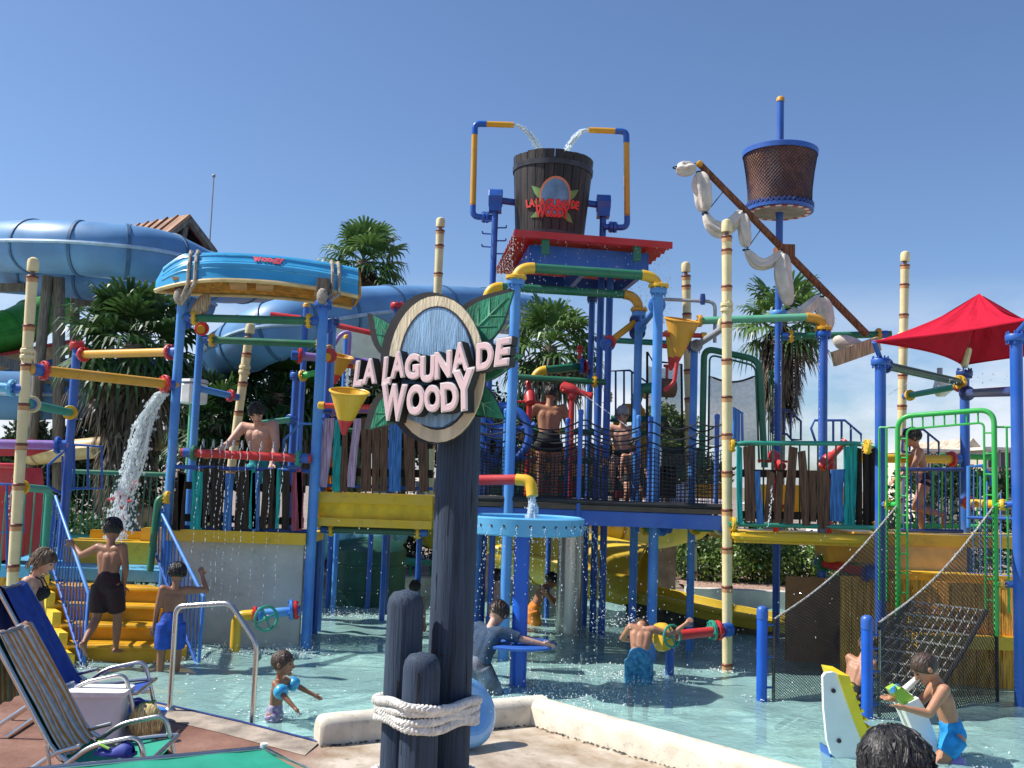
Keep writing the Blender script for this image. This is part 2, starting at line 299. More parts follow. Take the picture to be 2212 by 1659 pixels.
kerb('pool_kerb', CC+V((.0, -.0, 0)), CRt, .2, .19, 'long white sunlit kerb running to the lower right corner', False)
gr_ = MB()
for pa_, pb_, n_ in ((CL, CC, 150), (CC, CRt, 330)):
    dn_ = (pb_-pa_).normalized(); sn_ = V((dn_.y, -dn_.x, 0))
    for i in range(n_): q_ = pa_.lerp(pb_, random.random()**1.2)+sn_*abs(random.gauss(.006, .018)); r_ = random.uniform(.004, .016); gr_.add([q_+V((r_*math.cos(k*PI/2.5)*random.uniform(.5, 1.6), r_*math.sin(k*PI/2.5)*random.uniform(.4, 1), .006)) for k in range(5)]+[q_+V((0, 0, .006+r_*.5))], [(k, (k+1) % 5, 5) for k in range(5)])
solo('kerb_grit', gr_, mat('dark wet grit', (.05, .038, .025), .9, .4, 30), 'dark grit and moss along the foot of the white kerbs', 'grit', kind='stuff', sharp=0, loc=CC)
# back terrace with its pale border wall, gravel strip
TERR = mat('terrace paving', (.24, .19, .15), .85, .25, 2, .3, 20); pts = [V((-60, 18.6, 0)), V((-2.5, 18.4, 0)), V((3.4, 18.1, 0)), V((9, 17.8, 0)), V((60, 17.5, 0)), V((60, 140, 0)), V((-60, 140, 0))]
solo('back_terrace', MB().prism([p+V((0, 0, -.72)) for p in pts], (0, 0, 1), .72), TERR, kind='structure', loc=(0, 20, 0), sharp=25)
for pa, pb, lab in ((V((3.2, 17.95, 0)), V((14, 17.2, 0)), 'pale border wall below the gravel and hedge at right'), (V((-3.2, 18.2, 0)), V((2.0, 18.0, 0)), 'pale border wall seen between the pool posts at centre')):
    m_ = MB(); m_.bar(pa+V((0, 0, -.2)), pb+V((0, 0, -.2)), .3, .75, (0, 0, 1)); solo('border_wall', m_, mat('pale border concrete', (.55, .51, .45), .75, .1, 4, .3, 40, stain=.3), lab, 'wall', loc=pa)
solo('gravel_bed', MB().grid([[V((3.3, 18.2, .12)), V((14, 17.45, .12))], [V((3.3, 20.3, .2)), V((14, 19.6, .2))]]), mat('pinkish gravel', (.34, .22, .17), .95, .4, 30, .8, 90), kind='structure', loc=(6, 18.5, .1))

# ================================================================ leaves, trees, palms
def leaf_mat(name, c1, c2):
    m = bpy.data.materials.new(name); m.use_nodes = True; n = m.node_tree.nodes; L = m.node_tree.links; b = n['Principled BSDF']; gn = n.new('ShaderNodeNewGeometry')
    r = n.new('ShaderNodeMix'); r.data_type = 'RGBA'; r.inputs[6].default_value = (*c1, 1); r.inputs[7].default_value = (*c2, 1); L.new(gn.outputs['Random Per Island'], r.inputs[0]); L.new(r.outputs[2], b.inputs['Base Color']); b.inputs['Roughness'].default_value = .42
    t = n.new('ShaderNodeBsdfTranslucent'); L.new(r.outputs[2], t.inputs[0]); mxs = n.new('ShaderNodeMixShader'); mxs.inputs[0].default_value = .28; L.new(b.outputs[0], mxs.inputs[1]); L.new(t.outputs[0], mxs.inputs[2]); L.new(mxs.outputs[0], n['Material Output'].inputs[0]); return m
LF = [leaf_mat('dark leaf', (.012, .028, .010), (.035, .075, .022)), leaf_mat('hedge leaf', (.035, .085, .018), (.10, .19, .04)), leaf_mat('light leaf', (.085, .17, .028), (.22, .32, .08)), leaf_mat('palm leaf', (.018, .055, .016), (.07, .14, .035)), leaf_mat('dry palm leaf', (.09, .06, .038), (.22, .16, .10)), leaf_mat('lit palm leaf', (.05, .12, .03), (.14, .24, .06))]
BARK = mat('tree bark', (.10, .075, .055), .9, .3, 8, .8, 30, stretch=(1, 1, .3))
def leaves(clumps, n, size, m, asp=.45):
    n = int(n); c = np.array([k[:3] for k in clumps]); r = np.array([k[3:6] for k in clumps]); vol = r.prod(1)**(2/3); pick = rng.choice(len(clumps), n, p=vol/vol.sum())
    d = rng.normal(size=(n, 3)); d /= np.linalg.norm(d, axis=1)[:, None]; p = c[pick]+d*r[pick]*(rng.uniform(.35, 1, (n, 1))**.5)*(1+.18*rng.normal(size=(n, 1)))
    a = rng.normal(size=(n, 3)); a[:, 2] -= .2; a /= np.linalg.norm(a, axis=1)[:, None]; b = np.cross(a, d+rng.normal(size=(n, 3))*.5); b /= np.linalg.norm(b, axis=1)[:, None]+1e-9
    s = size*rng.uniform(.6, 1.35, (n, 1)); v = np.stack([p, p+a*s*.5+b*s*asp*.5, p+a*s, p+a*s*.5-b*s*asp*.5], 1).reshape(-1, 3)
    me = bpy.data.meshes.new('foliage'); me.vertices.add(4*n); me.vertices.foreach_set('co', v.ravel()); me.loops.add(4*n); me.loops.foreach_set('vertex_index', np.arange(4*n)); me.polygons.add(n); me.polygons.foreach_set('loop_start', np.arange(n)*4); me.polygons.foreach_set('loop_total', np.full(n, 4)); me.update(); me.materials.append(m); return me
def foliage(name, me, parent):
    o = link(bpy.data.objects.new(name, me)); me.transform(Matrix.Translation(-ROOTLOC[parent])); o.parent = parent; return o
def tree(name, label, cat, px, py, Y, rx, rz, n, size, m, zb=0., group=None, sub=9):
    c = D(px, py, Y); base = V((c.x, c.y, zb)); t = thing(name, label, cat, base, group); top = c.z; limbs = MB(); limbs.tube([base+V((0, 0, -.1)), V((c.x+.05*rx, c.y, zb+(top-zb)*.5)), c], [.07*rx+.05, .05*rx+.035, .03], 8); cl = []
    for i in range(sub):
        a = i*2.4; e = random.uniform(-.75, .95); q = c+V((math.cos(a)*rx*.62*math.sqrt(max(.1, 1-e*e*.7)), math.sin(a)*rx*.62, e*rz*.75)); s = random.uniform(.32, .55); cl.append((*q, rx*s, rx*s, rz*s*.9)); limbs.tube([V((c.x, c.y, zb+(top-zb)*random.uniform(.4, .8))), (q+c)/2+V((0, 0, -.1*rz)), q], [.035, .022, .01], 5)
    part('trunk', limbs, BARK, t); foliage('crown', leaves(cl, n, size, m), t); return t
def hedge(name, label, pa, pb, h, dp, n, size, m, z0=0.):
    pa, pb = V(pa), V(pb); t = thing(name, label, 'hedge', ((pa.x+pb.x)/2, (pa.y+pb.y)/2, z0)); k = max(3, int((pb-pa).length/.42)); cl = []; st = MB()
    for i in range(k):
        q = pa.lerp(pb, (i+.5)/k)+V((random.uniform(-.1, .1), random.uniform(-.15, .15), 0)); hh = h*random.uniform(.75, 1.12); cl += [(q.x, q.y, z0+hh*.42, .36, dp*.55, hh*.46), (q.x+.1, q.y+.1, z0+hh*.72, .24, dp*.4, hh*.33)]; st.tube([V((q.x, q.y, z0-.05)), V((q.x+.05, q.y, z0+hh*.5))], .02, 5)
    part('stem', st, BARK, t, kind='stuff'); foliage('foliage', leaves(cl, n, size, m), t); return t
def frond(mb, o, d, pl, R, n=18, sag=.35, wid=.055):      # fan leaf: stalk and folded blades with drooping tips
    d = V(d).normalized(); o = V(o); tip = o+d*pl+V((0, 0, -.12*pl)); mb.tube([o, o+d*pl*.5+V((0, 0, .03)), tip], [.018, .014, .01], 4)
    sd = d.cross(V((0, 0, 1))); sd = sd.normalized() if sd.length > .1 else V((1, 0, 0)); up = sd.cross(d)
    for i in range(n):
        a = (i/(n-1)-.5)*rad(235); b = (d*math.cos(a)+sd*math.sin(a)+up*random.uniform(-.05, .12)).normalized(); L = R*(.72+.28*math.cos(a*.8))*random.uniform(.9, 1.08); x = b.cross(up).normalized(); g0 = V((0, 0, -1))
        p0 = tip; p1 = tip+b*L*.45; p2 = tip+b*L*.78+g0*sag*R*.22; p3 = tip+b*L*.95+g0*sag*R*random.uniform(.55, .9); fold = up*wid*.35
        mb.add([p0, p1+x*wid*.6+fold, p1-x*wid*.6-fold*.2, p2+x*wid*.42, p2-x*wid*.42, p3], [(0, 1, 2), (1, 3, 4, 2), (3, 5, 4)])
def palm(label, px, py, Y, R, nf, trunk_r=.16, skirt=0, zb=0., m=None, lean=0, pl=.55):
    c = D(px, py, Y); t = thing('fan_palm', label, 'palm tree', (c.x, c.y, zb), 'fan palms around the pool'); tr = MB(); hs = c.z-zb
    tr.tube([V((c.x-lean, c.y, zb-.1)), V((c.x-lean*.4, c.y, zb+hs*.5)), V((c.x, c.y, c.z))], [trunk_r*1.25, trunk_r, trunk_r*.9], 12); part('trunk', tr, mat('palm trunk', (.20, .16, .12), .95, .3, 7, .9, 16, stretch=(1, 1, 5)), t); a_ = MB(); dd = MB()
    for i in range(nf):
        a = i*2.39996+random.uniform(-.2, .2); e = 1.25-1.75*(i/nf)**.9+random.uniform(-.12, .12); dr = V((math.cos(a)*math.cos(e), math.sin(a)*math.cos(e), math.sin(e))); frond(a_, c+V((0, 0, -.15+.25*(1-i/nf))), dr, R*pl*random.uniform(.85, 1.1), R*random.uniform(.5, .62), 20, .35+.5*max(0, .6-e), .05*R)
    part('crown', a_, m or LF[3], t, 0); br = MB()
    for i in range(int(nf*.3)): a = random.uniform(0, 2*PI); e = random.uniform(-1.15, -.35); frond(br, c+V((0, 0, -.2)), V((math.cos(a)*math.cos(e), math.sin(a)*math.cos(e), math.sin(e))), R*pl*.9, R*.5, 16, .8, .045*R)
    part('dead_fronds', br, LF[4], t, 0)
    if skirt:
        for i in range(int(150*skirt)):
            a = random.uniform(0, 2*PI); h = random.uniform(0, skirt); r0 = trunk_r*.95+.22*(1-abs(h/skirt-.35))*random.uniform(.5, 1); o = V((c.x+math.cos(a)*trunk_r*.9, c.y+math.sin(a)*trunk_r*.9, c.z-.1-h*.8)); e = V((c.x+math.cos(a)*(r0+.12), c.y+math.sin(a)*(r0+.12), c.z-.5-h))
            for k in range(4):
                q = e+V((random.uniform(-.16, .16), random.uniform(-.16, .16), -random.uniform(.1, .6))); x = V((-math.sin(a), math.cos(a), 0))*.022; mm = (o+e)/2+V((math.cos(a), math.sin(a), 0))*.1; dd.add([o+x, o-x, mm-x*1.6, mm+x*1.6, e-x, e+x, q], [(0, 1, 2, 3), (3, 2, 4, 5), (5, 4, 6)])
        part('dead_frond_skirt', dd, LF[4], t, 0)
    return t
palm('large fan palm with a thick skirt of dead fronds behind the hanging boat', 290, 745, 16.5, 1.3, 38, .2, 2.0, -.1, pl=.55)
palm('fan palm rising above the blue tube slide left of the sign', 785, 565, 25, 1.3, 28, .2, .6, 0, LF[5], pl=.55)
palm('fan palm standing behind the bucket tower, seen under its roof', 1188, 748, 22, 1.3, 28, .18, .5, 0, LF[5], pl=.55)
palm('fan palm with a brown skirt behind the blue mast', 1688, 690, 21, 1.15, 24, .14, 1.5, 0, LF[5], .1, pl=.55)
palm('low fan palm in the dark planting right of the leaning bamboo pole', 600, 850, 19.5, 1.35, 44, .15, .6, 0, pl=.6)
palm('short fan palm in the dark planting left of the cone bucket', 470, 905, 18.5, 1.0, 34, .15, .4, 0, pl=.6)
TR = [(420, 930, 21, 1.0, 1.2, 'behind the white lantern box'), (535, 945, 22, 1.1, 1.3, 'behind the man on the left platform'), (650, 925, 22, 1.1, 1.4, 'behind the left of the two boat posts'), (765, 900, 23, 1.1, 1.5, 'behind the yellow cone bucket'), (870, 895, 23.5, 1.2, 1.6, 'behind the left half of the sign'), (985, 900, 24, 1.2, 1.5, 'behind the right half of the sign'), (1085, 930, 24, 1.0, 1.1, 'behind the blue ship wheel'), (215, 960, 21, 1.0, 1.0, 'beside the skirted palm trunk'), (85, 985, 22, 1.1, 1.0, 'behind the left bamboo pole')]
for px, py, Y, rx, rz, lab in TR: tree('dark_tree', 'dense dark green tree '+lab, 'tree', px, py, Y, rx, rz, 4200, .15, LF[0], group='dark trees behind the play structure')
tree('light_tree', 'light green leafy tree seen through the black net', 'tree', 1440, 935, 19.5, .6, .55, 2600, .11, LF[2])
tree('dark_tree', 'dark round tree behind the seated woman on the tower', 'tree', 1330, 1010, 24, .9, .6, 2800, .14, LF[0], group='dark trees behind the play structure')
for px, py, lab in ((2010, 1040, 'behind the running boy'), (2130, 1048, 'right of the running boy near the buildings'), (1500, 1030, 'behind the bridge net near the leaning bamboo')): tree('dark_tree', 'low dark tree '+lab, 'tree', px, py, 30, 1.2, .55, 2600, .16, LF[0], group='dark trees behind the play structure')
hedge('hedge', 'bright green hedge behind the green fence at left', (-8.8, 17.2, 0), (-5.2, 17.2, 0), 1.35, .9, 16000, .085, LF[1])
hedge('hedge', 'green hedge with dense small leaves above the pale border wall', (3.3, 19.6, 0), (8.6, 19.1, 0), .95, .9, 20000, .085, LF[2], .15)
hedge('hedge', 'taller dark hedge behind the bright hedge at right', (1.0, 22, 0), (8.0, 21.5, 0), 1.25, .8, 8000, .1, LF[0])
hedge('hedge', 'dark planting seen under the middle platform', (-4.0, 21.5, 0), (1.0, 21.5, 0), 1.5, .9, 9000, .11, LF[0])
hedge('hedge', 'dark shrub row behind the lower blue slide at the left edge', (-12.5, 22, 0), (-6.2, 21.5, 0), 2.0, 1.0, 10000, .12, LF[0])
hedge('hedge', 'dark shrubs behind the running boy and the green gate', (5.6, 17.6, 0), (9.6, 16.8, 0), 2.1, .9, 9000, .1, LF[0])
# far buildings at the right
def building(px0, px1, pyt, Y, dep, col, label, floors, cols, roof=None):
    a = D(px0, pyt, Y); b = D(px1, pyt, Y); t = thing('building', label, 'building', ((a.x+b.x)/2, Y, 0)); z1 = a.z; m_ = MB(); m_.box(((a.x+b.x)/2, Y+dep/2, z1/2-.4), (b.x-a.x, dep, z1+.8)); part('wall', m_, mat(label[:22], col, .85, .08, .6, .2, 3), t)
    for i in range(cols):
        for j in range(floors):
            x = a.x+(b.x-a.x)*(i+.5)/cols; z = z1-.55-(j)*1.35; wn = part('window', MB().box((x, Y-.012, z), (.62, .05, .9)), mat('dark window glass', (.03, .035, .045), .15, .1), t); fr = MB()
            for q, s in (((x, Y-.05, z+.49), (.78, .1, .08)), ((x, Y-.05, z-.49), (.82, .16, .07)), ((x-.36, Y-.05, z), (.07, .1, .9)), ((x+.36, Y-.05, z), (.07, .1, .9)), ((x, Y-.045, z), (.04, .06, .9))): fr.box(q, s)
            part('frame', fr, mat('pale window frame', (.62, .58, .52), .7, .05), wn)
    c = MB(); c.box(((a.x+b.x)/2, Y+dep/2, z1+.09), (b.x-a.x+.4, dep+.4, .18)); part('cornice', c, mat('pale cornice', (.66, .60, .52), .8, .08), t)
    if roof: r_ = MB(); r_.prism([V((a.x-.3, Y-.3, z1+.2)), V((b.x+.3, Y-.3, z1+.2)), V(((a.x+b.x)/2, Y-.3, z1+1.6))], (0, 1, 0), dep+.6); part('roof', r_, mat('clay roof', roof, .85, .2, 3), t)
    return t
building(1985, 2065, 975, 60, 8, (.62, .56, .46), 'cream far building behind the running boy', 3, 4)
building(2066, 2130, 1000, 63, 8, (.55, .40, .27), 'tan far building behind the green gate', 2, 3, (.40, .33, .25))
building(2132, 2260, 972, 58, 8, (.50, .44, .37), 'grey beige far building at the right picture edge', 3, 5)
# ================================================================ slides and wooden tower behind
SL_BLUE = mat('slide blue fibreglass', (.115, .26, .47), .42, .10, 1.2, .03, 8, spec=.4, stain=.12); SL_DARK = mat('slide seam', (.05, .13, .24), .5, .1); SL_LITE = mat('slide flange edge', (.35, .48, .62), .5, .1)
def smooth(pts, k=6):
    pts = [V(p) for p in pts]; out = []
    for i in range(len(pts)-1):
        p0, p1, p2, p3 = pts[max(i-1, 0)], pts[i], pts[i+1], pts[min(i+2, len(pts)-1)]
        for j in range(k): t = j/k; out.append(.5*((2*p1)+(p2-p0)*t+(2*p0-5*p1+4*p2-p3)*t*t+(3*p1-p0-3*p2+p3)*t**3))
    return out+[pts[-1]]
def tube_slide(label, spec, r, m=SL_BLUE, seam=SL_DARK, every=6, ledge=SL_LITE):
    pts = smooth([D(*s) for s in spec], 8); b = pts[len(pts)//2]; t = thing('tube_slide', label, 'slide', (b.x, b.y, 0)); part('tube', MB().tube(pts, r, 28, cap=False), m, t, 60)
    for i in range(3, len(pts)-1, every): part('seam_ring', MB().lathe([(r*1.0, -.035), (r*1.045, -.03), (r*1.045, .03), (r*1.0, .035)], pts[i], pts[i+1]-pts[i-1], 28, False, False), seam, t)
    side = []
    for i, p in enumerate(pts):
        tn = (pts[min(i+1, len(pts)-1)]-pts[max(i-1, 0)]).normalized(); s = tn.cross(V((0, 0, 1))); s = s if s.y < 0 else -s; side.append(p+s.normalized()*r*1.02)
    part('flange_ledge', MB().tube(side, .04, 6), ledge if m is SL_BLUE else m, t); return t
tube_slide('big blue tube slide curving in from the left picture edge', [(-160, 505, 25), (-30, 530, 20.5), (90, 533, 19), (224, 540, 18.8), (350, 556, 19.4), (460, 600, 21), (560, 606, 23), (660, 612, 25), (760, 622, 27)], .52)
tube_slide('lower return of the blue tube slide under the big curve', [(-80, 585, 23), (60, 592, 21.5), (200, 602, 21), (330, 625, 21.5), (430, 660, 23)], .46)
tube_slide('blue tube slide coil sweeping behind the sign and boat', [(1190, 690, 27), (1060, 672, 24), (930, 670, 21.5), (780, 678, 19.6), (660, 697, 18.3), (580, 720, 18), (512, 755, 19), (475, 790, 21), (462, 820, 24)], .54)
tube_slide('lower dark blue tube slide behind the left bamboo pole', [(-120, 850, 20), (60, 855, 20.5), (230, 850, 21.5), (400, 835, 23)], .5)
tube_slide('green slide descending to the left picture edge', [(-60, 735, 22), (20, 715, 22.6), (100, 672, 23.4), (175, 615, 24.4)], .48, mat('green slide fibreglass', (.05, .30, .035), .4, .1), mat('green slide seam', (.03, .2, .02), .5), 5)
m_ = MB(); a, b = D(-40, 790, 23.5), D(380, 800, 24.5); m_.bar(a+V((0, 0, -.15)), b+V((0, 0, -.15)), .1, .75); solo('blue_slide_wall', m_, mat('blue wall panel', (.015, .10, .42), .5, .1, 1), 'flat blue panel behind the left bamboo pole', 'panel', loc=a)
tube_slide('tan tube slide running low behind the skirted palm', [(60, 985, 20), (160, 972, 19), (260, 962, 19), (360, 950, 20), (470, 945, 22)], .2, mat('tan fibreglass', (.55, .38, .17), .5, .1), mat('tan seam', (.3, .2, .1), .5), 9)
# wooden slide towers: posts and beams
t = thing('slide_support', 'weathered timber posts and beams holding the blue tube slide', 'support frame', D(120, 900, 20) + V((0, 0, -2)))
for x0, y0, x1, y1, Y, r in ((104, 596, 58, 1060, 19.9, .105), (127, 600, 127, 1060, 20, .12), (163, 640, 152, 1060, 22, .1), (212, 650, 205, 1060, 22.4, .1), (240, 655, 236, 900, 22.6, .09), (90, 755, 90, 1000, 23, .09), (40, 770, 36, 960, 23, .08)): part('post', MB().tube([D(x0, y0, Y), D(x1, y1, Y)], r, 10), W_GREY, t)
for x0, y0, x1, y1, Y, h in ((150, 633, 245, 638, 21.9, .14), (155, 652, 240, 655, 21.9, .16), (-10, 621, 60, 621, 21, .17), (155, 690, 240, 712, 22, .1), (66, 820, 150, 830, 20.3, .1)): part('beam', MB().bar(D(x0, y0, Y), D(x1, y1, Y), .1, h), W_GREY, t)
t = thing('slide_support', 'timber support posts under the blue slide coil behind the leaning bamboo', 'support frame', D(560, 900, 20.5)+V((0, 0, -2)))
for x0, y0, x1, y1 in ((602, 770, 540, 1050), (640, 770, 655, 1050), (684, 790, 672, 1050), (500, 840, 498, 1050)): part('post', MB().tube([D(x0, y0, 20.8), D(x1, y1, 20.8)], .1, 10), W_GREY, t)
part('beam', MB().bar(D(585, 768, 20.7), D(690, 772, 20.7), .12, .2), W_GREY, t)
t = thing('long_flume', 'tan and red roofed ramp crossing behind the left bamboo pole', 'ramp', D(60, 790, 22)+V((0, 0, -2)))
part('side_board', MB().bar(D(-30, 792, 22), D(170, 745, 23.5), .5, .32), mat('tan flume', (.50, .34, .18), .7, .15), t); part('edge', MB().bar(D(-30, 772, 21.9), D(160, 735, 23.4), .55, .06), RED, t); part('lower_board', MB().bar(D(-30, 770, 21), D(110, 812, 21.4), .3, .2), W_GREY, t)
# hut with rusty roof on top of the slide tower
A = D(410, 462, 23); Bk = D(238, 497, 30); Lg = D(318, 536, 22.3); Rg = D(467, 537, 24); dv = Bk-A
t = thing('slide_hut', 'rusty brown gabled hut roof above the blue tube slide', 'hut', (A.x, A.y, 0)); RUST = mat('rusty roof sheet', (.27, .14, .075), .75, .3, 2, .3, 12, stain=.4)
nL = (Lg-A).cross(dv).normalized(); part('roof_slope', MB().prism([A, Lg, Lg+dv, Bk], nL, .07), RUST, t); nR = dv.cross(Rg-A).normalized(); part('roof_slope', MB().prism([A, Bk, Rg+dv, Rg], nR, .07), mat('dark red roof sheet', (.20, .03, .03), .7, .2), t)
for i in range(1, 9):
    f = i/9; part('roof_rib', MB().bar(A+dv*f-nL*.02, Lg+dv*f-nL*.02, .06, .06, nL), RUST, t)
tr = MB(); bk = (dv.normalized())*.25
for p, q in ((A+bk*.3, Lg+bk*.3), (A+bk*.3, Rg+bk*.3), (Lg+bk*.3, Rg+bk*.3), (A+bk, (Lg+Rg)/2+bk)): tr.bar(p-V((0, 0, .12)), q-V((0, 0, .12)), .12, .14)
part('gable_frame', tr, W_GREY, t); part('gable_boards', MB().prism([A+bk*2.6, Lg+bk*2.6, Rg+bk*2.6], dv, .04), W_DARK, t)
for q in (Lg+bk+V((.2, 0, 0)), Rg+bk+V((-.15, 0, 0)), Rg+dv*.5): part('post', MB().tube([V((q.x, q.y, 0)), q], .1, 10), W_GREY, t)
a = D(462, 380, 26); m_ = MB(); m_.tube([V((a.x, a.y, 0)), a], [.03, .018], 6); m_.ball(a, .05); solo('antenna_mast', m_, GREY, 'thin grey antenna mast standing behind the hut roof', 'antenna', loc=(a.x, a.y, 0))
# yellow tube slide and its open run-out
YSL = mat('yellow slide fibreglass', (.62, .42, .03), .4, .10, 1.5, .03, 8, stain=.15); YSD = mat('yellow slide seam', (.42, .28, .02), .5)
tube_slide('yellow tube slide ending behind the steel column', [(930, 1120, 18.5), (1040, 1160, 17.6), (1160, 1192, 16.6), (1280, 1222, 16), (1392, 1246, 15.7)], .50, YSL, YSD, 7)
pts = smooth([D(1385, 1285, 15.9), D(1500, 1312, 15.4), D(1620, 1338, 15), D(1780, 1362, 14.7)], 6); t = thing('slide_runout', 'open yellow slide run-out trough behind the bamboo pole', 'slide', (pts[6].x, pts[6].y, 0))
rows = []
for i, p in enumerate(pts):
    tn = (pts[min(i+1, len(pts)-1)]-pts[max(i-1, 0)]).normalized(); s = V((tn.y, -tn.x, 0)); rows.append([p+s*(.5*math.cos(a))+V((0, 0, -.42*math.sin(a)+.1)) for a in np.linspace(0, PI, 11)]+[p+s*(-.58)+V((0, 0, .1))])
part('trough', MB().grid(rows), YSL, t, 60); part('rim', MB().tube([r[0] for r in rows], .05, 8), YSL, t)
part('stone_base', MB().grid([[r[0]+V((0, .05, -.1)) for r in rows], [V((r[0].x, r[0].y+.05, FZ)) for r in rows]]), mat('dark stone base', (.09, .075, .05), .9, .3, 6, .6, 20), t)
t = thing('upper_slide', 'upper yellow slide bend under the net bridge', 'slide', D(1330, 1150, 16.5)); pts = smooth([D(1010, 1150, 15.9), D(1180, 1118, 16.6), D(1290, 1135, 16.4), D(1400, 1150, 17), D(1500, 1130, 18)], 6); part('tube', MB().tube(pts, .3, 20), YSL, t, 60)
for i in (8, 14): part('seam_ring', MB().lathe([(.3, -.03), (.32, -.02), (.32, .02), (.3, .03)], pts[i], pts[i+1]-pts[i-1], 20, False, False), YSD, t)
# pale slide + dark tank seen under the middle platform
tube_slide('pale turquoise slide bend under the middle platform', [(690, 1175, 17.5), (740, 1165, 17), (800, 1180, 17), (850, 1150, 18)], .28, mat('pale turquoise fibreglass', (.18, .45, .48), .4, .1), mat('turquoise seam', (.1, .3, .3), .5), 8)
c = G(775, 1300, 0); t = thing('green_tank', 'dark green round tank under the middle platform', 'tank', (c.x, c.y+.9, 0)); part('body', MB().lathe([(.62, -.4), (.62, .75), (.5, .88), (.1, .95)], (c.x, c.y+.9, 0), n=28), mat('dark green tank', (.01, .075, .05), .5, .1), t)
for z in (.1, .5): part('hoop', MB().lathe([(.62, -.02), (.635, -.015), (.635, .015), (.62, .02)], (c.x, c.y+.9, z), n=28, capa=False, capb=False), DKGREEN, t)
# loungers and sunshades on the back terrace
def lounger(px, py, Y, yaw, col, label, back=.75):
    p = D(px, py, Y); p.z = .0; t = thing('sun_lounger', label, 'sun lounger', p, 'sun loungers on the far terrace'); R = Matrix.Rotation(yaw, 3, 'Z'); f = lambda x, y, z: p+R @ V((x, y, z)); m_ = mat('lounger plastic '+label[:10], col, .6, .08)
    part('bed', MB().bar(f(0, -.6, .34), f(0, .5, .34), .6, .06), m_, t); part('backrest', MB().bar(f(0, .5, .34), f(0, 1.0, .34+back), .6, .05), m_, t)
    for x in (-.26, .26):
        for y in (-.5, .42): part('leg', MB().bar(f(x, y, 0), f(x, y, .33), .05, .05, (0, 1, 0)), m_, t)
for px, py, yaw, col, lab in ((1515, 1240, .5, (.8, .8, .82), 'white lounger under a towel behind the right hedge'), (1580, 1235, .3, (.75, .5, .1), 'white and yellow lounger behind the right hedge'), (1740, 1225, -.6, (.8, .8, .8), 'white slatted lounger behind the right platform posts'), (870, 1290, .8, (.03, .32, .16), 'green lounger with white towel seen left of the sign post'), (1640, 1230, -.3, (.03, .28, .16), 'green lounger behind the tree trunk at right')): lounger(px, py, 21.3 if px > 1000 else 19.5, yaw, col, lab)
for px, Y, col, lab in ((1480, 26, (.45, .40, .42), 'grey parasol far behind the right bridge post'), (1700, 27, (.55, .57, .6), 'pale parasol far behind the plank railing'), (905, 25, (.60, .55, .48), 'beige parasol far behind the sign post')):
    p = D(px, 1140, Y); p.z = 0; t = thing('parasol', lab, 'parasol', p, 'parasols on the far terrace'); part('pole', MB().tube([p, p+V((0, 0, 2.0))], .03, 8), GREY, t); part('canopy', MB().lathe([(1.2, 1.5), (1.22, 1.52), (.6, 1.85), (.03, 2.05)], p, n=10), mat('parasol '+lab[:8], col, .8, .1), t, 10)
c = G(1686, 1285, .0); c = V((c.x*1.02, 19.9, 0)); m_ = MB(); m_.tube([c+V((.05, 0, 0)), c+V((0, 0, .5)), c+V((-.08, 0, 1.0)), c+V((0, 0, 1.7))], [.2, .14, .13, .1], 12); solo('tree_trunk', m_, mat('pale bark', (.34, .29, .24), .9, .25, 9, .9, 25), 'pale twisted tree trunk rising out of the right hedge', 'tree trunk', loc=c)
c = D(1436, 1210, 18.3); m_ = MB(); m_.box((c.x, c.y, .55), (.36, .3, 1.5)); m_.box((c.x, c.y, 1.32), (.40, .34, .05)); solo('brown_pillar', m_, mat('brown pillar', (.20, .12, .085), .85, .2, 5, .4, 30), 'square brown pillar in front of the hedge, seen between bridge posts', 'pillar', loc=(c.x, c.y, -.2))
# ================================================================ foreground sign on blue-grey posts
SY = 6.05; SA = rad(25); SU = V((math.cos(SA), -math.sin(SA), 0)); SN = V((-math.sin(SA), -math.cos(SA), 0)); S0 = D(950, 800, SY-.24)
def SP(px, py, out=0.): d = ray(px, py); o = S0+SN*out; return CP+d*((o-CP).dot(SN)/d.dot(SN))
def glyph(ch, off=.0, ext=.5):
    cu = bpy.data.curves.new('g', 'FONT'); cu.body = ch; cu.offset = off; cu.extrude = ext; cu.resolution_u = 5; o = link(bpy.data.objects.new('g', cu)); dg = bpy.context.evaluated_depsgraph_get(); dg.update(); me = bpy.data.meshes.new_from_object(o.evaluated_get(dg)); bpy.data.objects.remove(o); v = np.array([x.co[:] for x in me.vertices]); f = [tuple(p.vertices) for p in me.polygons]; bpy.data.meshes.remove(me); return v, f
_gc = {}
def letter(ch, off):
    if (ch, off) not in _gc: _gc[(ch, off)] = glyph(ch, off)
    return _gc[(ch, off)]
def letter_mb(ch, w_, h, fmap, z0, z1, off=.035, grow=0., rot=0., shear=0., base=None):
    v, f = letter(ch, off); lo, hi = base if base else (v.min(0), v.max(0)); c = (lo+hi)/2; s = (hi-lo); vs = []
    for x, y, z in v:
        a = (x-c[0])/s[0]*w_; b = (y-c[1])/s[1]*h; a += shear*b; a, b = a*math.cos(rot)-b*math.sin(rot), a*math.sin(rot)+b*math.cos(rot); vs.append(fmap(a, b, z1 if z > 0 else z0))
    return MB().add(vs, f)
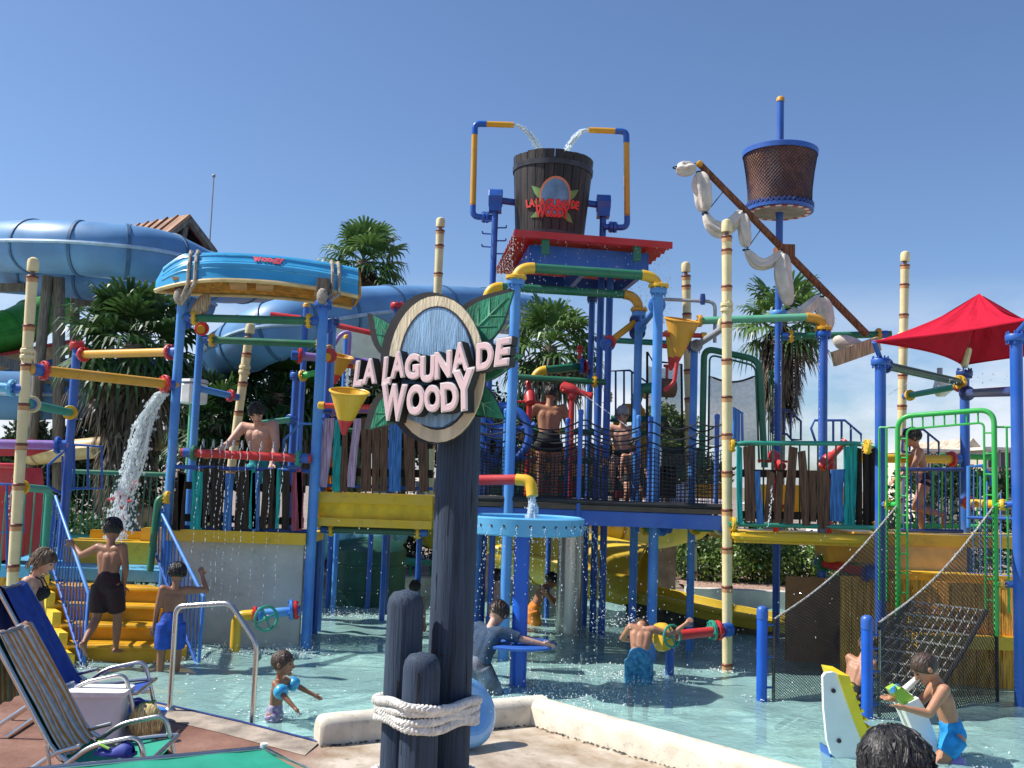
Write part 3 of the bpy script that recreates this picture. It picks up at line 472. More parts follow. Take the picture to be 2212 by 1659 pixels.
S_PINK = mat('faded pink letter paint', (.82, .60, .60), .7, .03, 3, .1, 30, stretch=(1, 1, .2)); S_WHITE = mat('white letter edge', (.82, .80, .78), .7, .05); S_LEAF = mat('green leaf board', (.018, .20, .11), .75, .25, 5, .5, 25, stretch=(4, 4, .8), stain=.3); S_VEIN = mat('leaf vein paint', (.16, .42, .26), .8, .2, 8); S_CREAM = mat('cream board', (.66, .58, .40), .75, .12, 5, .4, 25, stretch=(3, 3, .5)); S_BLUE = mat('lagoon blue board', (.07, .16, .30), .75, .25, 5, .5, 25, stretch=(6, 6, .6)); S_LB = mat('pale lagoon board', (.22, .38, .55), .75, .2, 5, .4, 25, stretch=(6, 6, .6)); S_BLK = mat('black board edge', (.012, .012, .013), .6, .2)
pm = G(962, 1700, 0); base = V((pm.x*SY/pm.y, SY, 0))
sg = thing('pool_sign', 'carved wooden sign with leaves and raised pink letters on a tall post', 'sign', base)
ptop = zat(700, base); part('post', MB().lathe([(.136, -.1), (.133, 1.0), (.13, ptop-.06), (.11, ptop)], (base.x, base.y, 0), n=28), W_POST, sg)
for i in range(9):
    a = -PI/2+random.uniform(-1.0, 1.0); z0 = random.uniform(.5, 1.75); q = base+V((math.cos(a)*.1325, math.sin(a)*.1325, 0)); hh = random.uniform(.15, .5); part('crack', MB().tube([q+V((0, 0, z0)), q+V((.004, 0, z0+hh*.5)), q+V((-.003, 0, z0+hh))], [.001, .0035, .001], 5), BLACK, sg)
for i in range(4):
    a = -PI/2+random.uniform(-.9, .9); z0 = random.uniform(.5, 1.7); q = base+V((math.cos(a)*.131, math.sin(a)*.131, z0)); part('knot', MB().lathe([(.014, 0), (.009, .003), (.002, .004)], q, (math.cos(a), math.sin(a), 0), 9), mat('dark knot', (.03, .022, .016), .7), sg)
def board(poly, m, out, th, name, parent=None, edge=True, label=None, grow=7):
    cx = sum(p[0] for p in poly)/len(poly); cy = sum(p[1] for p in poly)/len(poly); pr = parent or sg; o = part(name, MB().prism([SP(x, y, out) for x, y in poly][::-1], SN, .012), m, pr, 25, label)
    if edge: part('edge', MB().prism([SP(x+(x-cx)/math.hypot(x-cx, y-cy)*grow*.5, y+(y-cy)/math.hypot(x-cx, y-cy)*grow*.5, out-th) for x, y in poly][::-1], SN, th-.002), S_BLK, o, 25)
    return o
def ell(cx, cy, rx, ry, k=36): return [(cx+rx*math.cos(2*PI*i/k), cy+ry*math.sin(2*PI*i/k)) for i in range(k)]
def leafpoly(bx, by, tx, ty, wd, k=9):
    dx, dy = tx-bx, ty-by; L = math.hypot(dx, dy); nx, ny = -dy/L, dx/L; f = lambda t: wd*math.sin(PI*t**.8)*(1-.25*t); return [(bx+dx*t+nx*f(t), by+dy*t+ny*f(t)) for t in np.linspace(.02, 1, k)]+[(bx+dx*t-nx*f(t), by+dy*t-ny*f(t)) for t in np.linspace(.93, .02, k)]
for bx, by, tx, ty, wd in ((990, 745, 1110, 630, 46), (880, 780, 808, 682, 30), (985, 800, 1131, 768, 40), (985, 830, 1090, 905, 36), (880, 850, 802, 926, 32)):
    lf = board(leafpoly(bx, by, tx, ty, wd), S_LEAF, 0, .07, 'leaf'); dx, dy = tx-bx, ty-by
    part('vein', MB().prism([SP(bx+dx*.25-dy*.012, by+dy*.25+dx*.012, .0125), SP(bx+dx*.9, by+dy*.9, .0125), SP(bx+dx*.25+dy*.012, by+dy*.25-dx*.012, .0125)], SN, .004), S_VEIN, lf, 25)
    for t, s in ((.35, 1), (.35, -1), (.55, 1), (.55, -1)):
        qx, qy = bx+dx*t, by+dy*t; ex, ey = qx+dx*.18-s*dy*.17, qy+dy*.18+s*dx*.17; part('vein', MB().prism([SP(qx-2, qy, .0125), SP(qx+2, qy+1, .0125), SP(ex, ey, .0125)], SN, .003), S_VEIN, lf, 25)
ov = board(ell(945, 798, 104, 158), S_CREAM, .05, .09, 'oval_board'); part('oval_line', MB().prism([SP(x, y, .0625) for x, y in ell(945, 795, 84, 134)][::-1], SN, .004), S_BLK, ov, 25); part('lagoon_panel', MB().prism([SP(x, y, .067) for x, y in ell(945, 795, 80, 130)][::-1], SN, .004), S_BLUE, ov, 25)
part('sky_panel', MB().prism([SP(x, y, .0715) for x, y in [(945+78*math.cos(a), 795+126*math.sin(a)) for a in np.linspace(PI*1.02, PI*1.98, 20)]][::-1], SN, .003), S_LB, ov, 25)
wv = [(880, 905), (890, 890), (905, 902), (925, 886), (942, 900), (962, 882), (978, 896), (1000, 872), (1004, 880), (985, 905), (955, 922), (925, 921)]; part('wave', MB().prism([SP(x, y, .0715) for x, y in wv][::-1], SN, .003), S_LB, ov, 25)
def sign_letter(ch, px, py, w_, h, rot, shear, out):
    k = (SY-.24)/2150; o = SP(px, py, out); w_ *= k*1.02; h *= k; v, _ = letter(ch, .062); b = (v.min(0), v.max(0)); fm = lambda a, b_, z: o+SU*a+V((0, 0, b_))+SN*z
    L = part('letter', letter_mb(ch, w_, h, fm, 0, .014, .03, rot=rot, shear=shear, base=b), S_PINK, sg, 25); part('letter_outline', letter_mb(ch, w_, h, fm, -.012, .009, .062, rot=rot, shear=shear, base=b), S_WHITE, L, 25); part('letter_backing', letter_mb(ch, w_, h, fm, -.075, -.004, .085, rot=rot, shear=shear, base=b), S_BLK, L, 25)
for ch, px, py, w_, h, r_, s in (('L', 777, 807, 23, 58, 4, .16), ('A', 800, 802, 36, 56, 5, .1), ('L', 838, 801, 22, 62, 6, .16), ('A', 861, 788, 36, 58, 6, .1), ('G', 892, 792, 36, 56, 6, .06), ('U', 925, 797, 36, 58, 4, .05), ('N', 958, 788, 40, 58, 8, .1), ('A', 995, 771, 40, 62, 10, .1), ('D', 1048, 769, 38, 58, 8, .12), ('E', 1087, 760, 32, 58, 6, .2)): sign_letter(ch, px, py, w_, h, rad(r_), s, .15)
for ch, px, py, w_, h, r_, s in (('W', 851, 869, 62, 80, -3, -.04), ('O', 899, 864, 42, 66, -2, 0), ('O', 935, 861, 38, 58, 4, 0), ('D', 972, 857, 40, 62, 6, 0.02), ('Y', 1003, 842, 52, 88, 8, .08)): sign_letter(ch, px, py, w_, h, rad(r_), s, .165)
part('mounting_block', MB().box(S0-SN*.04+V((.0, .03, 0)), (.2, .12, .5)), W_POST, sg)
# bollards and rope
bol = []
for px, pyt, Y, r, lab in ((870, 1273, 5.88, .108, 'tall round-topped blue-grey wooden bollard left of the sign post'), (911, 1408, 5.70, .107, 'short round-topped blue-grey wooden bollard in front of the sign post')):
    p = D(px, 1450, Y); p = V((p.x, p.y, 0)); zt = zat(pyt, p); m_ = MB(); m_.lathe([(r*1.02, -.1), (r, .6), (r*.98, zt-r*.85), (r*.9, zt-r*.45), (r*.68, zt-r*.16), (r*.35, zt-.01), (.01, zt)], p, n=28); bol.append((p, r)); bo = thing('bollard', lab, 'bollard', p, 'bollards at the sign'); part('shaft', m_, W_POST, bo, 60)
    ck = MB()
    for i in range(4): a = -PI/2+random.uniform(-1.1, 1.1); z0 = random.uniform(.4, zt-.25); q = p+V((math.cos(a)*r*.995, math.sin(a)*r*.995, 0)); ck.bar(q+V((0, 0, z0)), q+V((.006, 0, z0+random.uniform(.12, .35))), .006, .006, (0, 1, 0))
    part('crack', ck, BLACK, bo)
def hull(pts):
    pts = sorted(set((round(x, 5), round(y, 5)) for x, y in pts)); 
    def half(P):
        h = []
        for p in P:
            while len(h) > 1 and (h[-1][0]-h[-2][0])*(p[1]-h[-2][1])-(h[-1][1]-h[-2][1])*(p[0]-h[-2][0]) <= 0: h.pop()
            h.append(p)
        return h
    a, b = half(pts), half(pts[::-1]); return a[:-1]+b[:-1]
cs = [(base, .136)]+bol; hp = hull([(c.x+(r+.028)*math.cos(2*PI*i/40), c.y+(r+.028)*math.sin(2*PI*i/40)) for c, r in cs for i in range(40)])
def dense(h, st=.012):
    o = []
    for i in range(len(h)):
        a, b = V((*h[i], 0)), V((*h[(i+1) % len(h)], 0)); k = max(1, int((b-a).length/st)); o += [a.lerp(b, j/k) for j in range(k)]
    return o
hd = dense(hp); zr = zat(1545, V(bol[1][0]))
for gi, (zc, n_, lab) in enumerate(((zr, 4, 'thick white twisted rope wound round the sign post and bollards'), (zr-.42, 3, 'lower white twisted rope round the post and bollards at the bottom edge'))):
    t = thing('rope', lab, 'rope', V((base.x, base.y-.2, zc)), 'white ropes round the sign posts')
    for k in range(n_):
        for st in range(3):
            P = []; acc = 0
            for i, p in enumerate(hd):
                nx_ = hd[(i+1) % len(hd)]; tn = (nx_-p).normalized(); out = V((tn.y, -tn.x, 0)); acc += (nx_-p).length; ph = acc*2*PI/.075+st*2*PI/3; rr = .0135
                zz = zc+(k-n_/2)*.036+.03*math.sin(2*PI*i/len(hd)+.6+gi)+.012*math.sin(6*PI*i/len(hd)+k*1.7); P.append(p+V((0, 0, zz))+out*(rr*math.cos(ph)+(.012 if k == n_-1 else 0))+V((0, 0, rr*math.sin(ph))))
            part('rope_strand', MB().tube(P, .0145, 8, closed=True), ROPE_W, t, 0)
# inflatable ring leaning behind the posts
c = D(1000, 1553, 7.62); m_ = MB(); R = Matrix.Rotation(rad(38), 3, 'Z') @ Matrix.Rotation(rad(62), 3, 'X'); RR = .185
m_.tube([c+R @ V((RR*math.cos(a), RR*math.sin(a), 0)) for a in np.linspace(0, 2*PI, 40, endpoint=False)], .088, 18, closed=True); zmin = min(v[2] for v in m_.v); m_.v = [(x, y, z-zmin+.004) for x, y, z in m_.v]
rg = thing('swim_ring', 'pale blue inflatable swim ring leaning beside the sign posts', 'swim ring', (c.x, c.y, 0)); part('tube', m_, mat('pale blue vinyl', (.20, .45, .78), .22, .05, coat=.4), rg, 0); part('valve', MB().lathe([(.012, 0), (.012, .02), (.006, .022)], c+R @ V((RR, 0, .09)), R @ V((0, 0, 1)), 8), mat('clear valve', (.7, .8, .9), .3), rg)
# ================================================================ bamboo-painted spray poles
BAM = [mat('bamboo cream paint', (.74, .62, .34), .4, .07, 3, .05, 40, stain=.12), mat('bamboo tan band', (.52, .27, .11), .45, .12, 8), mat('bamboo brown ring', (.17, .045, .022), .4, .2, 10)]
def bamboo(label, top, bot, r, seg=.42, fl_at=None, zbot=None, phase=.25):
    a = V(bot); b = V(top); d = b-a; L = d.length; d.normalize(); t = thing('bamboo_pole', label, 'spray pole', a, 'bamboo-painted spray poles'); mb = MB(); s = phase*seg; cuts = []
    while s < L-.12: cuts.append(s); s += seg
    prev = 0
    for c in cuts+[L]:
        mb.cur = 0; mb.lathe([(r*.97, prev), (r*1.0, (prev+c)/2), (r*1.04, c-.075)], a, d, 18, False, False)
        mb.cur = 1; mb.lathe([(r*1.04, c-.075), (r*1.07, c-.028)], a, d, 18, False, False); mb.cur = 2; mb.lathe([(r*1.07, c-.028), (r*1.15, c-.022), (r*1.17, c-.01), (r*1.08, c), (r*.97, c+.004)], a, d, 18, False, c == L); prev = c+.004
    part('pole', mb, BAM, t, 50); part('neck', MB().lathe([(r*.42, 0), (r*.42, .07)], b, d, 10), mat('grey brown pipe', (.16, .12, .11), .6), t); part('cap', MB().lathe([(r*1.05, .05), (r*1.1, .065), (r*1.1, .15), (r*.95, .185), (r*.4, .205)], b, d, 18), BAM[0], t)
    if fl_at is not None:
        for k in (-.03, .035): part('flange', fl(MB(), a+d*(fl_at+k), d, r*1.75, .05), BAM[0], t)
    return t
def bamboo_px(label, top, bot, Y, r, seg=.42, flpy=None, Yt=None, phase=.25):
    a = D(*bot, Y); b = D(*top, Yt or Y); f = None
    if flpy: f = (b-a).length*(bot[1]-flpy)/(bot[1]-top[1])
    return bamboo(label, b, a, r, seg, f, phase=phase)
LB = bamboo_px('bamboo-painted pole at the left edge, nearest the stairs', (70, 596), (16, 1420), 10.75, .056, .43, 770)
bamboo_px('leaning bamboo-painted pole behind the left platform', (538, 728), (497, 1030), 14.2, .062, .42, 800)
bamboo_px('bamboo-painted pole whose top shows behind the raised left side of the bucket tower', (951, 497), (925, 1100), 15.5, .065, .45)
bamboo_px('bamboo-painted pole leaning behind the orange cone bucket', (1482, 595), (1497, 1250), 14.6, .062, .42)
FB = bamboo_px('tall bamboo-painted pole between the net bridge and plank railing', (1570, 510), (1571, 1480), 11.67, .058, .44, 670, phase=.55)
bamboo_px('bamboo-painted pole rising behind the red shade canopy', (1955, 572), (1943, 1160), 14.5, .062, .45, 730)

# ================================================================ left play platform with the stairs
y0 = 12.23; p5 = D(668, 1250, y0); p3 = D(377, 900, y0); p4 = D(428, 800, 13.6); p6 = D(708, 900, 13.5); p2 = D(155, 900, 13.2); p5, p3, p4, p6, p2 = [V((p.x, p.y, 0)) for p in (p5, p3, p4, p6, p2)]
LP = thing('left_play_platform', 'blue-posted play platform with plank railing and pale wall at left', 'play platform', (p5.lerp(p3, .5).x, y0, FZ))
post(LP, p5, zat(650, p5), .108, LBLUE, collar=BLUE); post(LP, p3, zat(632, p3), .098, LBLUE, collar=LBLUE); post(LP, p4, zat(708, p4), .088, LBLUE); post(LP, p6, zat(690, p6), .098, LBLUE, collar=NAVY); post(LP, p2, zat(740, p2), .095, BLUE, collar=RED)
tilt = lambda p, py: V((p.x, p.y, zat(py, p)))
pipe(LP, tilt(p3, 686), tilt(p5, 694), .07, GREEN, YEL, YEL, inset=.12); pipe(LP, tilt(p4, 733), tilt(p6, 745), .07, GREEN, YEL, YEL, inset=.12)
pipe(LP, tilt(p2, 766), tilt(p3, 760), .075, ORA, RED, RED, inset=.1); 
b1 = D(62, 797, 10.75); pipe(LP, b1, tilt(p3, 832), .082, ORA, RED, RED, inset=.12); pipe(LP, D(62, 872, 10.75), tilt(p2, 892), .07, TEAL, CREAM, YEL, inset=.1); pipe(LP, D(-60, 832, 10.75), D(52, 840, 10.75), .07, SKYB, None, SKYB, inset=.08)
pipe(LP, D(-60, 958, 13), tilt(p2, 962), .085, PUR, None, BLUE, inset=.1); pipe(LP, tilt(p4, 838), D(512, 858, 14.1), .065, LBLUE, None, RED, inset=.06)
elbow(LP, D(438, 700, 13.6), D(437, 706, 13.2), D(434, 712, 12.9), .075, ORA, lab='orange pipe bend with red flange below the boat'); part('flange', fl(MB(), D(436, 710, 12.95), (0, -1, .1), .125), RED, LP); 
elbow(LP, D(712, 752, 13.3), D(710, 765, 13), D(706, 772, 12.7), .075, ORA); part('flange', fl(MB(), D(712, 768, 12.8), (.3, -1, 0), .125), RED, LP)
for p, yy in ((p3, 690), (p5, 700)): part('side_flange', fl(MB(), tilt(p, yy)+V((0, .17, 0)), (0, 1, 0), .13), BLUE, LP)
# deck edge, wall, planks
zd = zat(1150, p5.lerp(p3, .5)); a = V((p3.x+.02, y0+.02, zd)); b = V((p5.x-.05, y0-.0, zd))
part('deck_edge', MB().bar(a+V((0, .5, -.06)), b+V((0, .5, -.06)), 1.15, .12), YEL, LP); part('deck_lip', MB().bar(a+V((0, -.08, -.05)), b+V((0, -.08, -.05)), .04, .14), YEL, LP)
part('wall_panel', MB().box(((a.x+b.x)/2+.02, y0+.06, (zd-.12+FZ)/2), (b.x-a.x-.12, .08, zd-.12-FZ)), PLATE, LP); sd = MB(); sd.box((a.x-.02+.08, y0+.9, (zd-.12+FZ)/2), (.08, 1.6, zd-.12-FZ)); part('wall_panel', sd, PLATE, LP)
za = zat(1008, p3); zb_ = zat(1138, p3); ra, rb = V((p3.x, y0+.02, za)), V((p5.x, y0+.02, za)); rail(LP, [ra, rb], .028, BLUE); rail(LP, [ra+V((0, 0, zb_-za)), rb+V((0, 0, zb_-za))], .028, BLUE)
for zz in (za-.22, zb_+.12): part('cross_board', MB().bar(V((a.x+.05, y0-.02, zz)), V((b.x-.05, y0-.02, zz)), .03, .09), W_DARK, LP)
cols = [W_DARK, W_DARK, W_TEAL, W_DARK, W_DARK, W_DARK, W_BLUE, W_DARK, W_DARK, W_TEAL, W_BLUE, W_DARK, W_DARK, W_TEAL, W_DARK, W_MAR, W_MAR]; xsn = [388, 396, 425, 447, 462, 478, 494, 516, 533, 543, 556, 572, 588, 601, 616, 640, 648]; wdn = [16, 14, 24, 13, 14, 12, 17, 16, 13, 14, 16, 14, 15, 14, 16, 22, 10]
for x, wn, cm in zip(xsn, wdn, cols):
    l = random.uniform(-6, 6); plank('plank', D(x+random.uniform(-5, 5)-2, 1143+l*.6, y0-.07), D(x+random.uniform(-4, 4)+2, 1016+l, y0-.07), wn*y0/2150, .03, cm, LP)
# red drip pipe
pa, pb = D(392, 977, y0-.12), D(672, 991, y0-.12); pp = pipe(LP, pa, pb, .072, RED, GREEN, TEAL, inset=.1)
NOZ = [D(x, 970+(x-440)*.055, y0-.12)+V((0, 0, .05)) for x in (440, 462, 480, 492, 506, 524, 540, 566, 592, 618)]
nz = MB()
for q in NOZ: nz.tube([q-V((0, 0, .03)), q+V((0, -.02, .05)), q+V((0, -.05, .07))], .009, 6)
part('nozzle', nz, GREY, pp)
# white lantern box on pale post
lb = thing('lantern_box', 'white round-cornered lamp box on a pale green pole', 'lamp', D(425, 1100, 14.6)+V((0, 0, -.6))); c = D(418, 848, 14.6); part('pole', MB().lathe([(.05, FZ), (.05, c.z)], (c.x, c.y, 0), n=10), MINT, lb); part('body', MB().lathe([(.17, -.17), (.2, -.15), (.2, .10), (.18, .13)], c, n=10), mat('white plastic box', (.70, .68, .62), .5, .06), lb, 20); part('lid', MB().lathe([(.2, .14), (.21, .15), (.19, .19), (.05, .2)], c, n=10), mat('grey white lid', (.5, .5, .5), .5), lb, 20)
# stairs
SAM = mat('amber stair plastic', (.58, .30, .008), .4, .10, 4, .1, 40, stain=.2); ST = thing('pool_stairs', 'amber steps with blue barred side rails climbing out of the water', 'stairs', G(285, 1440, FZ))
fl_, fr_2 = G(160, 1440, WZ), G(424, 1440, WZ); bl_2, br_2 = D(92, 1250, 12.2), D(330, 1255, 12.2); n_ = 4; rise = .172
for q in (fl_, fr_2, bl_2, br_2): q.z = 0
def stp(f, z): return fl_.lerp(bl_2, f)+V((0, 0, z)), fr_2.lerp(br_2, f)+V((0, 0, z))
for i in range(n_+1):
    z1 = WZ+rise*i+.0 if i else WZ-.06; f0, f1 = i/(n_+1), (i+1)/(n_+1)+.012; (a0, b0), (a1, b1) = stp(f0, FZ), stp(f1, FZ); part('step', MB().prism([a0, b0, b1, a1][::-1], (0, 0, 1), z1-FZ), SAM, ST, 25); a2, b2 = stp(f0, z1-.028); part('step_nosing', MB().tube([a2, b2], .03, 8), SAM, ST)
cdir = V((.05, -.55, 0)); part('step', MB().prism([fl_+cdir+V((0, 0, FZ)), fr_2+cdir+V((0, 0, FZ)), fr_2+V((0, .02, FZ)), fl_+V((0, .02, FZ))][::-1], (0, 0, 1), .27), SAM, ST, 25)
prof = []; sv = (bl_2-fl_); out_ = (fl_-fr_2).normalized()*.09
for i in range(n_+1):
    z1 = WZ+rise*(i)+.12; prof += [fl_+sv*(i/(n_+1))+V((0, 0, z1)), fl_+sv*((i+1)/(n_+1))+V((0, 0, z1))]
part('side_wall', MB().prism([fl_+V((0, 0, FZ))]+prof+[bl_2+V((0, 0, FZ))], out_, .09), mat('yellow stair side', (.74, .50, .03), .45, .08, stain=.2), ST, 25)
def stair_panel(pts, bars):   # px polygon: top-back, top-front, bottom-front, bottom-back  (px,py,Y)
    tb, tf, bf, bb = [D(*p) for p in pts]; tf.x = tb.x; bf.x = tb.x; bb.x = tb.x
    for p_, o_ in ((tf, pts[1]), (bf, pts[2]), (bb, pts[3])):  p_.x = D(*o_).x
    t = thing('stair_rail', bars[1], 'handrail', (bf.x, bf.y, FZ), 'blue barred rails of the pool stairs'); part('top_rail', MB().tube([tb, tf, bf], .02, 10), LBLUE, t); part('bottom_rail', MB().tube([bf, bb, tb], .017, 8), BLUE, t); pickets(t, bb, bf, tb, tf, bars[0], .0125, BLUE, True)
stair_panel([(120, 1072, 12.4), (192, 1283, 10.9), (180, 1445, 10.7), (106, 1200, 12.3)], (15, 'blue barred rail on the left side of the amber stairs'))
stair_panel([(338, 1085, 12.3), (440, 1290, 11.0), (428, 1445, 10.95), (336, 1195, 12.2)], (15, 'blue barred rail on the right side of the amber stairs'))
# lower landing: pale blue slab, yellow bench, green fence, cannon
LD = thing('stair_landing', 'pale blue landing slab with orange wood front at the top of the stairs', 'platform', V((-4.6, 13.2, FZ))); zl = WZ+rise*5; yl = 12.22; sx0, sx1 = bl_2.x, p3.x+.1
part('slab', MB().box(((sx0+sx1)/2-.7, yl+1.1, zl-.07), (sx1-sx0+1.6, 2.2, .14)), SKYB, LD); 
for i in range(12): part('front_board', MB().box((sx0-1.40+i*.125, yl+.12, (zl-.14+FZ)/2), (.118, .05, zl-.14-FZ)), W_ORANGE, LD)
yb2 = MB(); c = D(248, 1218, yl+.9); part('bench', MB().box((c.x, c.y, zl+.14), (1.15, .5, .28)), YEL, LD); part('bench', MB().box((c.x+.45, c.y+.15, zl+.3), (.28, .3, .3)), YEL, LD); part('bench', MB().box((c.x-.1, c.y+.28, zl+.33), (.7, .08, .12)), YEL, LD)
yf = yl+2.1; ga, gb = D(150, 1018, yf), D(372, 1040, yf); gb.z = ga.z; zlo = D(250, 1160, yf).z; GF = thing('green_fence', 'green barred fence behind the red water cannon at left', 'fence', (ga.x, yf, zl)); rail(GF, [ga, gb], .034, GREEN); rail(GF, [V((ga.x, yf, zlo)), V((gb.x, yf, zlo))], .03, GREEN); pickets(GF, V((ga.x, yf, zlo)), V((gb.x, yf, zlo)), ga, gb, 17, .012, GREEN)
stick('post', V((ga.x, yf, zl)), ga, .035, GREEN, GF); stick('post', V((gb.x, yf, zl)), gb, .035, GREEN, GF)
g2a, g2b = D(60, 1055, 11.6), D(107, 1058, 11.6); GG = thing('green_grab_rail', 'green bent rail with yellow flange on the left bamboo pole', 'handrail', V((g2a.x, 11.6, zl))); part('rail', MB().tube(fillet([D(38, 1052, 10.75), g2b, V((g2b.x, g2b.y, zl-.0))], .1), .042, 12), TEAL, GG); part('flange', fl(MB(), D(48, 1053, 10.85), g2b-D(38, 1052, 10.75), .105), YEL, GG)
pickets(GG, V((D(20, 1100, 11.5).x-.6, 11.6, zl)), V((g2b.x, g2b.y, zl)), V((D(20, 1100, 11.5).x-.6, 11.6, g2b.z-.04)), g2b+V((0, 0, -.04)), 9, .012, TEAL)
g3 = D(352, 1078, 12.15); G3 = thing('green_grab_rail', 'short green bent rail with yellow flange at the top of the right stair rail', 'handrail', V((g3.x, g3.y, zl))); part('rail', MB().tube(fillet([tilt(p3, 1072), g3+V((-.06, 0, .0)), V((g3.x-.08, g3.y-.05, zl))], .08), .042, 12), GREEN, G3); part('flange', fl(MB(), g3+V((.05, 0, .02)), (1, 0, 0), .105), YEL, G3)
# red cannon
def cannon(label, base, zt, aim, tiltv=.5, s=1., m=RED):
    base = V(base); h = V((base.x, base.y, zt)); t = thing('water_cannon', label, 'water cannon', base, 'red water cannons'); d = V((math.cos(aim)*math.cos(tiltv), math.sin(aim)*math.cos(tiltv), math.sin(tiltv))); sd_ = d.cross(V((0, 0, 1))).normalized()
    part('stand', MB().tube([base, h-V((0, 0, .05*s))], .045*s, 12), m, t); part('swivel', MB().lathe([(.06*s, -.1*s), (.075*s, -.08*s), (.075*s, .0), (.05*s, .03*s)], h, n=14), m, t)
    part('barrel', MB().lathe([(.05*s, -.20*s), (.09*s, -.17*s), (.095*s, -.02*s), (.075*s, .06*s), (.048*s, .10*s), (.045*s, .30*s), (.06*s, .31*s), (.06*s, .35*s), (.03*s, .352*s)], h+V((0, 0, .06*s)), d, 16), m, t); part('handle', MB().tube([h+sd_*.25*s-d*.08*s, h-sd_*.25*s-d*.08*s], .018*s, 8), m, t)
    for q in (.24, -.24): part('grip', MB().ball(h+sd_*q*s-d*.08*s, .028*s, nu=8, nv=6), m, t)
    part('foot_step', MB().box((base.x, base.y, base.z+(zt-base.z)*.38), (.3*s, .06, .05)), m, t); return t
c = D(266, 1075, yl+1.2); cannon('red water cannon on a stand in front of the green fence', (c.x, c.y, zl), c.z, 1.2, .6, .8)
# blue guard frames
def guard(label, pts, Y, r, m, bars, name='blue_guard_rail'):
    P = [D(x, y, Y) for x, y in pts]; t = thing(name, label, 'guard rail', P[0], 'small blue guard rails'); part('frame', MB().tube(P+[P[0]], r*.8, 8), m, t)
    for x, yt, yb_ in bars: stick('bar', D(x, yb_, Y), D(x, yt, Y), r*.75, m, t, 6)
    return t
guard('small blue guard rail left of the red cannon', [(104, 1050), (104, 1005), (155, 960), (220, 965), (220, 1055), (160, 1055), (135, 1068)], 13.4, .022, BLUE, [(135, 985, 1065), (160, 962, 1055), (190, 963, 1055)])
guard('small blue guard rail in front of the bare-chested man', [(613, 1010), (613, 950), (650, 915), (715, 918), (715, 985), (668, 985), (640, 1008)], 12.6, .022, LBLUE, [(650, 918, 995), (680, 916, 985), (698, 917, 985)])
guard('short blue rail beside the red slide at the left edge', [(-20, 1045), (50, 1047), (50, 1150), (-20, 1150)], 11.9, .02, BLUE, [(15, 1046, 1230), (35, 1046, 1240)])
# red slide at the left edge
rs = thing('red_slide', 'red plastic slide side at the left picture edge', 'slide', D(0, 1200, 12.6)+V((0, 0, -.5))); part('chute', MB().prism([D(x, y, 12.4) for x, y in ((-60, 1010), (50, 1010), (56, 1060), (42, 1200), (-60, 1230))][::-1], (0, 1, 0), .5), RED, rs); part('edge_lip', MB().tube([D(x, y, 12.38) for x, y in ((-60, 1005), (50, 1008), (58, 1060), (46, 1200))], .04, 8), RED, rs)
part('awning', MB().prism([D(x, y, 13.6) for x, y in ((-60, 985), (60, 985), (150, 960), (60, 948), (-60, 950))], (0, 1, 0), .06), RED, rs)
# valve pipe on the pale wall
VP = thing('wall_valve', 'blue pipe with teal hand wheel and yellow elbow on the pale wall', 'valve', G(520, 1420, WZ)); va, vb = D(548, 1328, 11.85), D(650, 1318, 11.95); part('pipe', MB().tube([va, vb], .054, 16), LBLUE, VP)
for q, m_, r_, dx in ((vb, RED, .15, -.06), (vb, LBLUE, .16, -.11), (va, RED, .13, .02), (va, LBLUE, .12, .07)): part('flange', fl(MB(), q+V((dx, 0, 0)), vb-va, r_, .05), m_, VP)
part('spout', MB().tube(fillet([va, D(512, 1330, 11.85), D(505, 1430, 11.85)], .14, 8), .06, 14), YEL, VP)
def wheel(parent, c, nrm, R, m, sp=4):
    u, w_, d = basis(nrm); mb = MB(); c = V(c); mb.tube([c+(u*math.cos(a)+w_*math.sin(a))*R for a in np.linspace(0, 2*PI, 28, endpoint=False)], R*.12, 8, closed=True)
    for i in range(sp): a = 2*PI*i/sp+.4; mb.tube([c, c+(u*math.cos(a)+w_*math.sin(a))*R], R*.085, 6)
    mb.lathe([(R*.22, -R*.15), (R*.22, R*.2)], c, d, 10); return part('hand_wheel', mb, m, parent)
c = D(575, 1336, 11.6); wheel(VP, c, (.75, -1, .1), .135, TEAL); part('stem', MB().tube([c, D(580, 1330, 11.88)], .02, 8), GREY, VP)

# ================================================================ hanging boat (upside down on the posts)
BT = thing('hanging_boat', 'upturned blue rowing boat with wooden inside lashed on the left posts', 'boat', D(552, 625, 12.6)); BH = mat('boat blue gelcoat', (.045, .34, .62), .22, .06, 2, coat=.3, spec=.6); BW = mat('boat inside wood', (.62, .33, .07), .5, .18, 5, .2, 20, stretch=(1, 8, 8))
P0, P1 = D(336, 622, 12.3), D(767, 648, 12.9); ax = (P1-P0); BL = ax.length; ax.normalize(); bs = V((-ax.y, ax.x, 0)).normalized(); up = ax.cross(bs); up = up if up.z > 0 else -up
def bsec(t):   # half beam, hull height, gunwale rise at t in 0..1 (bow left, transom right)
    return .52*(1-(1-min(1, t/.34))**2.0*.97)*(1-.18*max(0, t-.6)/.4), (.40+.06*(t-.5)**2)*min(1, .25+.75*math.sqrt(min(1, t/.13))), .10*(1-(2*t-1)**2)-.02
NS = 30; rows, inn = [], []
for i in range(NS+1):
    t = i/NS; hb, hh, gz = bsec(t); o = P0+ax*BL*t; row = []; ri = []
    for j in range(25):
        a = PI*j/24; x = -math.cos(a)*hb; z = math.sin(a)**.75*hh; lap = .012*((j*.5) % 1.0); k = 1+(.05 if j % 3 == 0 else 0); row.append(o+bs*x*k+up*(z*k+gz)); ri.append(o+bs*x*.93+up*(z*.9+gz-.0))
    rows.append(row); inn.append(ri)
